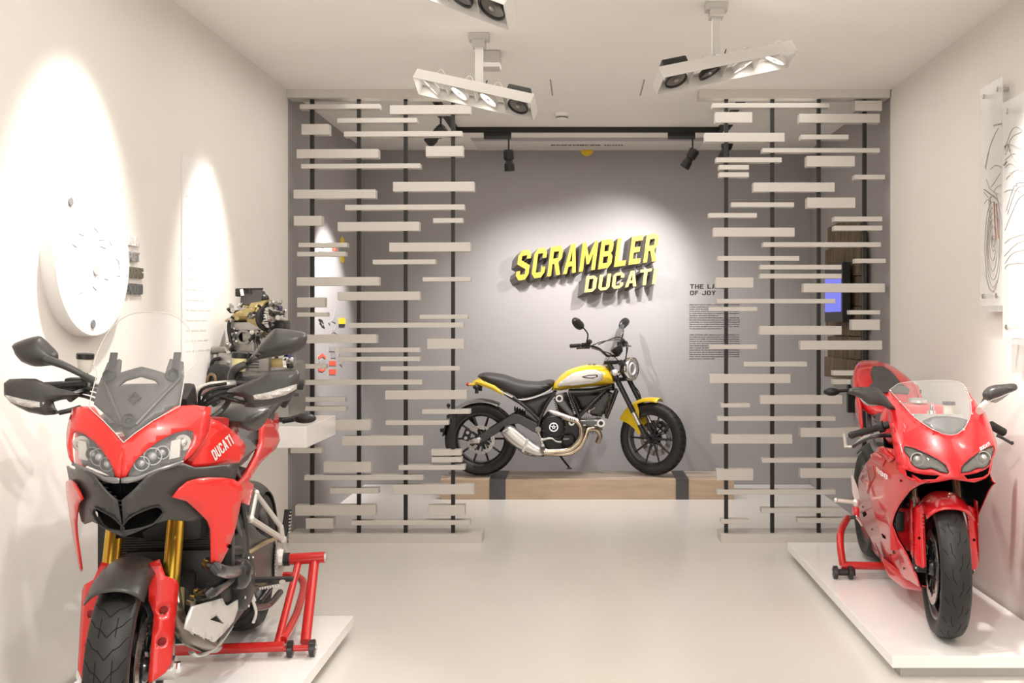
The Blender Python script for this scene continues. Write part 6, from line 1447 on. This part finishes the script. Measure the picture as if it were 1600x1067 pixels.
# -- seat and tail
link('seat', pillow([(0.72, 0.80), (0.78, 0.86), (0.95, 0.87), (1.12, 0.95), (1.16, 0.98), (1.18, 0.93), (1.05, 0.84), (0.85, 0.79)], lambda a, b, t: Vector((t, a, b)), 0.125, 0.125, r=0.05, step=0.025), LEATH, dr_)
secs = []
for (y_, w_, zb, zt_) in ((1.02, 0.11, 0.86, 0.90), (1.10, 0.165, 0.87, 0.99), (1.22, 0.185, 0.93, 1.055), (1.40, 0.155, 1.01, 1.115), (1.58, 0.11, 1.07, 1.15), (1.74, 0.05, 1.12, 1.16)):
    row = []
    for k in range(20):
        a = 2*PI*k/20; c_, s__ = math.cos(a), math.sin(a); e = 0.65
        row.append(Vector((w_*math.copysign(abs(c_)**e, c_), y_, (zb+zt_)/2+(zt_-zb)/2*math.copysign(abs(s__)**e, s__))))
    secs.append(row)
tl_ = link('tail_fairing', MB().loft(secs), REDD, dr_, sub=1, ang=80)
def tz(y): return lerp([(1.10, .99), (1.22, 1.055), (1.40, 1.115), (1.58, 1.15)], y)
po = [(-0.12, 1.15), (-0.075, 1.20), (-0.06, 1.34), (-0.03, 1.42), (0.03, 1.42), (0.06, 1.34), (0.075, 1.20), (0.12, 1.15), (0.10, 1.11), (-0.10, 1.11)]
vs, fs = fill2d(po, [], 0.03); mb = MB().add([Vector((p[0], p[1], tz(p[1])+0.012-1.2*p[0]**2)) for p in vs], fs); fixn(mb, Vector((0, 0, 1)))
pdm = link('tail_pad', mb, LEATH, tl_, th=0.02, ang=60, label='grey rear seat pad')
for s_ in (-1, 1):
    link('tail_vent', MB().add([Vector((s_*0.150, 1.13, 0.97)), Vector((s_*0.183, 1.19, 1.01)), Vector((s_*0.188, 1.22, 0.975)), Vector((s_*0.165, 1.14, 0.94))], [(0, 1, 2, 3)]), DARKIN, tl_, th=0.006, smooth=False)
    # tail side wings
    so = [(1.00, 0.80), (1.06, 0.93), (1.20, 1.03), (1.45, 1.10), (1.45, 1.02), (1.25, 0.93), (1.10, 0.83), (1.03, 0.76)]
    vs, fs = fill2d(so, [], 0.04); mb = MB().add([Vector((s_*(0.175-0.25*max(0, p[0]-1.2)), p[0], p[1])) for p in vs], fs); fixn(mb, Vector((s_, 0, 0)))
    link('tail_side', mb, REDD, tl_, th=0.012, ang=60)
    link('turn_signal', MB().cyl((s_*0.10, 1.60, 0.98), (s_*0.20, 1.60, 0.97), 0.010, n=10).sphere((s_*0.24, 1.60, 0.965), 0.05, 14, (1, 0.6, 0.5)), BLPL, dr_)
link('silencer', MB().lathe([(-0.25, 0.0001), (-0.25, 0.045), (0.18, 0.055), (0.20, 0.04), (0.20, 0.0001)], (0.07, 1.45, 0.98), (0, 1, 0.25), 20).lathe([(-0.25, 0.0001), (-0.25, 0.045), (0.18, 0.055), (0.20, 0.04), (0.20, 0.0001)], (-0.07, 1.45, 0.98), (0, 1, 0.25), 20), STEEL, dr_)
link('frame', MB().tube([(-0.10, 0.35, 0.85), (-0.14, 0.7, 0.72), (-0.13, 1.0, 0.80), (-0.06, 1.4, 0.98)], 0.016, 10, 5).tube([(0.10, 0.35, 0.85), (0.14, 0.7, 0.72), (0.13, 1.0, 0.80), (0.06, 1.4, 0.98)], 0.016, 10, 5).tube([(-0.13, 0.72, 0.72), (-0.13, 0.85, 0.50), (-0.12, 0.9, 0.35)], 0.02, 10, 4), mat('grey frame tube', (0.22, 0.22, 0.24), 0.35, 0.7), dr_)
# -- side fairing
def fx(y, z): return -lerp([(.10, .09), (.2, .12), (.35, .16), (.5, .20), (.65, .215), (.78, .225), (.9, .19)], z)*lerp([(-.15, .72), (.05, .88), (.25, 1.0), (.6, 1.02), (.9, .92)], y)
sfo = [(1342, 745), (1349, 731), (1357, 719), (1370, 703), (1380, 698.4), (1394.7, 701), (1403, 712), (1411.8, 725), (1426, 742), (1438, 749.5), (1450, 753), (1436, 757.5), (1421.5, 766.6), (1411.8, 778.8), (1404, 790), (1398.5, 801), (1393.5, 820), (1402, 842), (1416.6, 866.5), (1431, 898), (1437.7, 918), (1422, 908), (1394, 891.6), (1387.4, 881), (1370, 869), (1358, 852), (1346, 827.5), (1338.7, 805.6), (1340, 790), (1342, 776), (1341, 760)]
sd2 = panelS(D, 'side_fairing', sfo, fx, REDD, mir=True, th=0.005, step=0.02)
panelS(D, 'fairing_dark_sheet', sfo, fx, DARKIN, mir=True, th=0.002, step=0.03, lift=-0.009)  # near-black sheet added so the hollow inside the fairing stays dark
# vents and scoops on the fairing side
RD = mat('deep red vent', (0.32, 0.006, 0.008), 0.35, coat=0.8)
for (o_, nm, mm_, lf) in (([(1343, 747), (1357, 724), (1365, 728), (1368, 742), (1357, 772), (1349, 757)], 'side_vent', RD, 0.004), ([(1361, 711), (1370, 706), (1386, 716), (1380, 729), (1368, 722)], 'vent_frame', REDD, 0.007),
                          ([(1349, 749), (1362, 752), (1357, 771)], 'vent_frame', REDD, 0.008), ([(1372, 699), (1383, 697), (1400, 716), (1392, 722)], 'vent_frame', REDD, 0.010)):
    panelS(D, nm, o_, fx, mm_, parent=sd2[0], th=0.006, lift=lf)
p0 = D.S(1372, 736, fx=fx); p1 = D.S(1390, 750, fx=fx); tm, wd = text_mesh('1198', lambda a, b, t: Vector(), 0.001)
exv = (p1-p0); L_ = exv.length; exv /= L_
def nf_(a, b, t):
    p = p0+exv*(a/wd*L_)+Vector((0, -0.25, 1))*(b/6*0.024); return Vector((fx(p.y, p.z)-0.009-t, p.y, p.z))
tm, _ = text_mesh('1198', nf_, 0.001); link('side_lettering', tm, WHITEP, sd2[0], smooth=False, label='white numerals', kind='stuff')
bolts(sd2[0], [D.S(a, b, fx=fx)+Vector((-0.001, 0, 0)) for a, b in ((1408, 751), (1363, 827), (1392, 867), (1413, 888), (1349, 792))], (-1, 0, 0), 0.006, m=BLPL)
panelS(D, 'side_scoop', [(1348, 801), (1352, 799), (1354, 804), (1350, 808)], fx, DARKIN, parent=sd2[0], th=0.004, lift=0.003)
panelS(D, 'side_scoop', [(1378, 834), (1383, 838), (1384, 842), (1380, 840)], fx, DARKIN, parent=sd2[0], th=0.004, lift=0.003)
# inner black and red panels seen through the wheel arch
link('inner_panel', MB().box((0.0, 0.42, 0.66), (0.34, 0.04, 0.40), Matrix.Rotation(-0.2, 3, 'X'), bev=0.01), DARKIN, dr_)
link('radiator', MB().box((0.0, 0.36, 0.40), (0.30, 0.03, 0.24), Matrix.Rotation(-0.15, 3, 'X'), bev=0.005), RADM, dr_)
ip = link('inner_fairing', MB().box((-0.135, 0.24, 0.42), (0.10, 0.02, 0.20), bev=0.008), REDD, dr_); link('inner_fairing', MB().box((0.135, 0.24, 0.42), (0.10, 0.02, 0.20), bev=0.008), REDD, dr_)
link('inner_duct', MB().box((-0.145, 0.225, 0.46), (0.04, 0.02, 0.09), bev=0.004), BLPL, ip)
link('belly_pan', MB().loft([[Vector((x_*w_, y_, z_)) for (x_, z_) in ((-1, zt_), (-0.8, zb+0.02), (0, zb), (0.8, zb+0.02), (1, zt_))] for (y_, w_, zb, zt_) in ((0.18, 0.07, 0.16, 0.22), (0.35, 0.12, 0.10, 0.20), (0.6, 0.14, 0.09, 0.2), (0.85, 0.13, 0.12, 0.22))], closed=False, caps=False), REDD, dr_, th=0.005, ang=60)
link('engine', MB().box((0, 0.66, 0.42), (0.24, 0.40, 0.42), bev=0.05), ENGD, dr_)
# -- mirrors
def shellD(name, out, y, hf, hb, m, par=None, r=0.03, step=0.012, sm=2):
    L = [D.P(a, b, y=y) for a, b in out]
    return link(name, pillow([(p.x, p.z) for p in L], lambda a, b, t: Vector((a, y-t, b)), hf, hb, r=r, step=step, sm=sm), m, par or dr_, ang=50)
ml = shellD('mirror', [(1325, 613), (1327, 607.5), (1334, 604.8), (1342, 604.6), (1355, 604.4), (1366.5, 605), (1374, 609), (1382, 616), (1391, 628), (1400, 639), (1396, 641), (1388, 639), (1378, 634), (1366, 633), (1357.5, 633), (1348.5, 628.6), (1344, 623), (1335, 618), (1328, 616)], 0.16, 0.035, 0.015, DKPL, r=0.035)
shellD('mirror_underside', [(1342, 621), (1350, 624), (1362, 627), (1374, 631), (1368, 634.5), (1357, 634), (1350, 631)], 0.15, 0.006, 0.0, mat('smoky indicator', (0.28, 0.26, 0.24), 0.15, 0.3), ml, sm=1)
mr2 = shellD('mirror', [(1535, 616), (1537, 611), (1542, 606), (1548, 603), (1555.5, 601.3), (1570, 600), (1584.7, 599), (1589.5, 603), (1588, 609.5), (1575, 614.5), (1560, 620.7), (1550, 624), (1544, 628), (1539, 634), (1534, 640.5), (1530, 637), (1533, 628), (1536, 622)], 0.18, 0.035, 0.015, DKPL, r=0.035)
shellD('mirror_underside', [(1545, 628), (1552, 624.5), (1564, 620.5), (1578, 614.5), (1566, 624), (1556, 629.5)], 0.175, 0.006, 0.0, mat('smoky indicator', (0.28, 0.26, 0.24), 0.15, 0.3), mr2, sm=1)
link('mirror_stalk', MB().tube([D.P(1543, 627, y=0.17), D.P(1534, 636, y=0.14), D.P(1530, 642, y=0.10)], [0.014, 0.016, 0.018], 10, 4), ALUS, mr2)
# -- clip-on bars
gp = link('handle_grip', MB().tube([D.P(1331.5, 679.5, y=0.34), D.P(1375, 667.5, y=0.30)], 0.0165, 14, 1), GRIP, dr_)
link('bar_end', MB().sphere(D.P(1331, 679.7, y=0.342), 0.019, 12), BLPL, gp)
link('throttle_housing', MB().cyl(D.P(1373, 668, y=0.30), D.P(1381, 665.5, y=0.29), 0.027, n=18).cyl(D.P(1381, 665.5, y=0.29), D.P(1396, 661, y=0.28), 0.018, n=14), BLPL, dr_)
link('brake_lever', MB().tube([D.P(1394, 680, y=0.22), D.P(1378, 680.5, y=0.21), D.P(1362, 683, y=0.21), D.P(1346, 690, y=0.24), D.P(1333, 698, y=0.27)], [0.011, 0.010, 0.008, 0.007, 0.009], 10, 5), BLMET, dr_)
link('clutch_lever', MB().tube([D.P(1557, 680, y=0.20), D.P(1566, 684, y=0.20), D.P(1580, 692, y=0.24)], [0.008, 0.007, 0.008], 10, 5).sphere(D.P(1581, 692, y=0.24), 0.010, 10), BLMET, dr_)
link('handle_grip', MB().tube([D.P(1548, 664, y=0.30), D.P(1568, 675.5, y=0.34)], 0.02, 14, 1), GRIP, dr_)
# -- foot rests (silver)
b_ = link('foot_rest_frame', MB().tube([D.P(1319.5, 677, y=1.0), D.P(1321.5, 699, y=1.0)], 0.010, 8, 1).tube([D.P(1321.5, 697, y=1.0), D.P(1333, 697, y=0.98), D.P(1347, 685, y=0.9), D.P(1362, 680, y=0.8)], 0.012, 8, 3, flat=0.6), ALUS, dr_, label='silver passenger foot rest bracket')
b2 = link('foot_rest_frame', MB().prism([(p.x, p.z) for p in (D.P(a, b, y=0.86) for a, b in ((1330, 742), (1334, 746), (1341, 764), (1344, 785), (1337, 787), (1332, 770)))], 0.012, lambda a, b, t: Vector((a, 0.86+t, b))), ALUS, dr_, smooth=False, label='silver heel plate')
link('foot_peg', MB().tube([D.P(1307, 781.5, y=0.86), D.P(1338, 785, y=0.86)], 0.011, 10, 1).sphere(D.P(1306.5, 781.5, y=0.86), 0.014, 10).sphere(D.P(1338, 785, y=0.86), 0.022, 12), ALUS, b2)
link('brake_pedal', MB().tube([D.P(1327, 808.5, y=0.66), D.P(1337, 808, y=0.66)], 0.010, 10, 1), BLPL, b2)
link('pedal_arm', MB().tube([D.P(1337, 807, y=0.66), D.P(1342, 812, y=0.68), D.P(1347, 820, y=0.72)], 0.008, 8, 4), ALUS, b2)
link('red_heel_guard', MB().box(D.P(1337, 799, y=0.7), (0.03, 0.06, 0.05), bev=0.01), REDD, b2)
sw = MB()
sw.prism([(0.85, 0.36), (0.85, 0.55), (1.0, 0.62), (1.25, 0.52), (1.5, 0.40), (1.55, 0.32), (1.5, 0.27), (1.2, 0.28)], 0.05, lambda a, b, t: Vector((0.10+t, a, b)))
link('swingarm', sw, mat('blue grey swingarm', (0.20, 0.21, 0.24), 0.4, 0.6), dr_, smooth=False, bev=0.01)
link('rear_mudguard', fender(DwR, 0.355, 0.19, math.radians(60), math.radians(150), 0.05), BLPL, dr_, th=0.005, off=0)
# -- paddock stand (rear)
S2 = stand('red paddock stand with black casters under the red sport motorcycle', D)
yS = 0.98
cA = D.P(1314, 886.5, y=yS); zc = 0.048
link('base_tube', MB().cyl((cA.x, yS, zc+0.018), (0.32, yS, zc+0.018), 0.021, n=20), REDM, S2)
link('side_arm', MB().tube([(cA.x+0.01, yS, zc+0.02), (cA.x-0.0, yS+0.02, zc+0.12), (cA.x+0.02, yS+0.12, zc+0.18), (cA.x+0.10, yS+0.38, zc+0.20)], 0.020, 14, 6), REDM, S2)
link('side_arm', MB().tube([(0.22, yS, zc+0.02), (0.22, yS+0.02, zc+0.12), (0.20, yS+0.12, zc+0.18), (0.16, yS+0.42, zc+0.23)], 0.020, 14, 6), REDM, S2)
link('caster_axle', MB().cyl((cA.x-0.05, yS-0.03, 0.035), (cA.x+0.07, yS-0.03, 0.035), 0.018, n=14), BLPL, S2)
for x_ in (cA.x-0.035, cA.x+0.045):
    k = link('caster', MB().lathe([(-0.014, 0.0001), (-0.014, 0.027), (-0.010, 0.0345), (0.010, 0.0345), (0.014, 0.027), (0.014, 0.0001)], (x_, yS-0.03, 0.035), (1, 0, 0), 28), BLMET, S2)
    link('caster_bolt', MB().cyl((x_-0.018, yS-0.03, 0.035), (x_+0.018, yS-0.03, 0.035), 0.010, n=10), STEEL, k)
for s_ in (0.30, 0.24): link('caster', MB().lathe([(-0.014, 0.0001), (-0.014, 0.027), (-0.010, 0.0345), (0.010, 0.0345), (0.014, 0.027), (0.014, 0.0001)], (s_, yS-0.03, 0.035), (1, 0, 0), 28), BLMET, S2)
# ================================================================ ENGINE ON WALL SHELF
SY = 5.35
sh_ = thing('wall_shelf', 'white box shelf on left wall carrying the motorcycle engine', 'shelf', (XL, SY, 0.843))
px1 = (483-CX)/F*5.15
link('shelf_box', MB().box(((px1-XL)/2, 0.05, 0.055), (px1-XL, 0.60, 0.11)), PLINTH, sh_, smooth=False, bev=0.002)
EG = thing('engine', 'silver and gold motorcycle engine displayed on the white wall shelf', 'engine', (-1.72, SY, 0.955))
def E(px, py, y=0.0):
    p = at(px, py, SY+y); return p-Vector((-1.72, SY, 0.955))
def eb(name, x0, y0, x1, y1, m, y=0.0, dep=0.2, bev=0.012, par=None, lab=None):
    a = E(x0, y0, y); b = E(x1, y1, y)
    return link(name, MB().box(((a.x+b.x)/2, y+dep/2, (a.z+b.z)/2), (abs(b.x-a.x), dep, abs(a.z-b.z)), bev=bev), m, par or EG, label=lab)
cc = eb('crankcase', 341, 566, 452, 654, ENG, -0.05, 0.34, 0.03)
eb('crankcase_upper', 340, 551, 366, 600, mat('light casting', (0.45, 0.43, 0.40), 0.42, 0.7, bump=0.1, bscale=80), -0.08, 0.10, 0.01, cc)
eb('cylinder_block', 360, 511, 409, 552, mat('light casting', (0.45, 0.43, 0.40), 0.42, 0.7, bump=0.1, bscale=80), -0.05, 0.20, 0.012)
eb('cylinder_block', 366, 548, 405, 585, ENG, -0.04, 0.2, 0.012)
hd = eb('cylinder_head', 357, 503, 412, 516, mat('light casting', (0.45, 0.43, 0.40), 0.42, 0.7, bump=0.1, bscale=80), -0.08, 0.25, 0.006)
cm_ = link('cam_cover', pillow([(E(a, b).x, E(a, b).z) for a, b in ((356, 503), (356, 499), (366, 494), (372, 486), (390, 481), (400, 476), (409, 473), (413, 480), (411, 490), (408, 503))], lambda a, b, t: Vector((a, -0.03-t, b)), 0.06, 0.16, r=0.03, step=0.012, sm=1), BRASSC, EG, label='olive gold cover')
link('cam_boss', MB().cyl(E(386, 488, -0.09), E(386, 488, -0.11), 0.022, n=16).cyl(E(370, 497, -0.09), E(370, 497, -0.11), 0.012, n=14).box(E(377, 492, -0.10), (0.05, 0.02, 0.02), bev=0.004), BRASSC, cm_)
link('cam_ring', MB().lathe([(-0.05, 0.085), (-0.05, 0.095), (0.03, 0.095), (0.03, 0.085)], E(414, 496, 0.0), (1, -0.25, 0), 40, closed=True), BRASSC, cm_)
link('port_flange', MB().ring(E(381, 526.5, -0.075), (0, -1, 0), 0.026, 0.040, 0.02, None, 28), ENG, EG, smooth=False)
link('port_bore', MB().cyl(E(381, 526.5, -0.060), E(381, 526.5, -0.07), 0.030, n=24), DARKIN, EG)
for (a, b, r) in ((394, 519, 0.014), (357, 566, 0.013), (358, 584, 0.011), (365, 514, 0.010)): link('core_plug', MB().lathe([(0, r), (0.006, r*0.9), (0.008, 0.0001)], E(a, b, -0.078), (0, -1, 0), 20), ALU, EG)
cs = link('timing_gear', MB().lathe([(0, 0.0001), (0, 0.065), (0.01, 0.068), (0.03, 0.068), (0.03, 0.0001)], E(413, 497, -0.06), (0.9, -0.45, 0), 36), ENGD, EG)
gt = MB()
for i in range(22):
    a = 2*PI*i/22; gt.box(E(417, 496, -0.075)+Vector((0.010, 0.052*math.cos(a), 0.052*math.sin(a))), (0.02, 0.007, 0.007))
link('gear_tooth', gt, ALU, cs, kind='stuff', smooth=False)
link('gear_hub', MB().lathe([(0, 0.0001), (0, 0.035), (0.03, 0.03), (0.035, 0.0001)], E(419, 495, -0.08), (0.9, -0.45, 0), 28), CHROME, cs)
chn = MB().tube([E(409, 480, -0.08), E(420, 486, -0.085), E(423, 500, -0.085), E(420, 520, -0.08)], 0.006, 6, 8)
link('timing_chain', chn, mat('dark chain', (0.06, 0.055, 0.05), 0.4, 0.8, bump=1, bscale=150), EG)
eb('black_housing', 424, 500, 445, 520, BLPL, -0.02, 0.12, 0.02)
link('cable_box', MB().box(E(406, 461, 0.02), (0.05, 0.08, 0.05), bev=0.02).sphere(E(412, 467, 0), 0.03, 12), BLPL, EG)
ab = link('air_box_plate', MB().loft([[E(377, 452, -0.04), E(411, 451, -0.04), E(407, 477, -0.04), E(375, 478, -0.04)], [E(377, 452, -0.015), E(411, 451, -0.015), E(407, 477, -0.015), E(375, 478, -0.015)]]), mat('slate plate', (0.11, 0.10, 0.10), 0.45), EG, smooth=False, label='dark slate plate')
link('plate_rim', MB().tube([E(376, 451.5, -0.04), E(411, 451, -0.04)], 0.005, 6, 1), BLPL, ab)
link('throttle_sensor', MB().box(E(374, 457, -0.05), (0.035, 0.04, 0.045), bev=0.008).cyl(E(386, 450, -0.04), E(386, 458, -0.04), 0.007, n=8).cyl(E(390, 451, -0.05), E(391, 459, -0.05), 0.006, n=8), BLPL, EG)
link('injector', MB().cyl(E(377, 452, -0.07), E(379, 462, -0.07), 0.009, n=12), WHITEP, EG)
link('blue_connector', MB().box(E(435, 485, 0.05), (0.04, 0.03, 0.05), bev=0.003), mat('blue black plastic', (0.05, 0.04, 0.14), 0.4), EG)
link('linkage_rod', MB().cyl(E(443, 502, 0.0), E(446, 488, 0.0), 0.006, n=10).sphere(E(446, 486, 0.0), 0.010, 10).tube([E(430, 500, 0.02), E(440, 490, 0.01), E(446, 485, 0)], 0.005, 8, 4), STEEL, EG)
rnd = random.Random(9)
for i in range(60):
    a, b = rnd.choice([(rnd.uniform(360, 412), rnd.uniform(474, 503)), (rnd.uniform(410, 440), rnd.uniform(470, 500)), (rnd.uniform(330, 362), rnd.uniform(556, 600)), (rnd.uniform(365, 410), rnd.uniform(540, 585)), (rnd.uniform(358, 368), rnd.uniform(510, 550)), (rnd.uniform(395, 412), rnd.uniform(512, 550)), (rnd.uniform(415, 436), rnd.uniform(480, 515))])
    p = E(a, b, -0.09); r = rnd.uniform(0.006, 0.013)
    link('fitting', MB().cyl(p, p+Vector((rnd.uniform(-.02, .02), -0.02, rnd.uniform(-.02, .02))), r, n=8).cyl(p+Vector((0, 0.0, 0)), p+Vector((rnd.uniform(-.03, .03), 0.06, rnd.uniform(-.02, .02))), r*0.7, n=8), rnd.choice((STEEL, ALU, ENGD, ENG, BLPL)), EG)
for pts in ([(345, 560), (332, 565), (331, 590), (338, 620)], [(345, 575), (336, 585), (340, 610)], [(364, 495), (358, 505), (358, 520), (362, 540)], [(420, 515), (430, 540), (432, 560)], [(352, 590), (346, 605), (350, 625)]):
    link('hose', MB().tube([E(a, b, -0.10) for a, b in pts], 0.010, 8, 5), BLPL, EG)
link('intake_pipe', MB().cyl(E(334, 547, -0.05), E(358, 547, -0.05), 0.022, n=18).sphere(E(334, 547, -0.05), 0.022, 14), ENG, EG)
link('clutch_pack', MB().lathe([(-0.03, 0.0001), (-0.03, 0.085), (0.02, 0.09), (0.035, 0.07), (0.035, 0.0001)], E(342, 595, -0.12), (-0.6, -0.8, 0), 36), BLPL, EG)
link('clutch_ring', MB().lathe([(0.036, 0.045), (0.045, 0.045), (0.045, 0.03), (0.036, 0.03)], E(342, 595, -0.12), (-0.6, -0.8, 0), 30, closed=True), mat('copper ring', (0.35, 0.24, 0.16), 0.4, 0.8), EG)
k = eb('rear_cam_cover', 411, 561, 446, 577, BRASSC, -0.05, 0.16, 0.015, lab='olive gold cover')
link('rear_gear', MB().lathe([(0, 0.0001), (0, 0.05), (0.02, 0.05), (0.025, 0.0001)], E(450, 565, -0.02), (1, -0.3, 0), 28), CHROME, EG)
for (a, b) in ((447, 560), (455, 572), (452, 580), (456, 562)): link('fitting', MB().sphere(E(a, b, -0.05), 0.014, 10), rnd.choice((STEEL, BLPL)), EG)
eb('mid_cover', 372, 551, 400, 560, ENGD, -0.09, 0.06, 0.005)
eb('mid_bracket', 388, 550, 420, 580, ENG, -0.09, 0.06, 0.008)
eb('engine_base', 345, 640, 448, 656, ENGD, -0.03, 0.3, 0.01)

for i in range(6): link('cooling_fin', MB().box(E(386, 553+i*4.2, -0.085), (0.13, 0.02, 0.005)), ENGD, EG, smooth=False)
for i in range(4): link('casting_rib', MB().box(E(398+i*3.3, 536, -0.055), (0.004, 0.02, 0.08)), ENG, EG, smooth=False)
link('port_plate', MB().box(E(381, 526.5, -0.062), (0.11, 0.02, 0.055), bev=0.008), ENG, EG)
for (a, b) in ((369, 520), (393, 533), (369, 533)): link('stud', MB().cyl(E(a, b, -0.07), E(a, b, -0.09), 0.006, n=8), STEEL, EG)
link('side_wing_cover', MB().loft([[E(355, 503, -0.02), E(357, 497, -0.02), E(372, 492, -0.02), E(374, 503, -0.02)], [E(355, 503, 0.15), E(357, 497, 0.15), E(372, 492, 0.15), E(374, 503, 0.15)]]), BRASSC, EG, smooth=False)
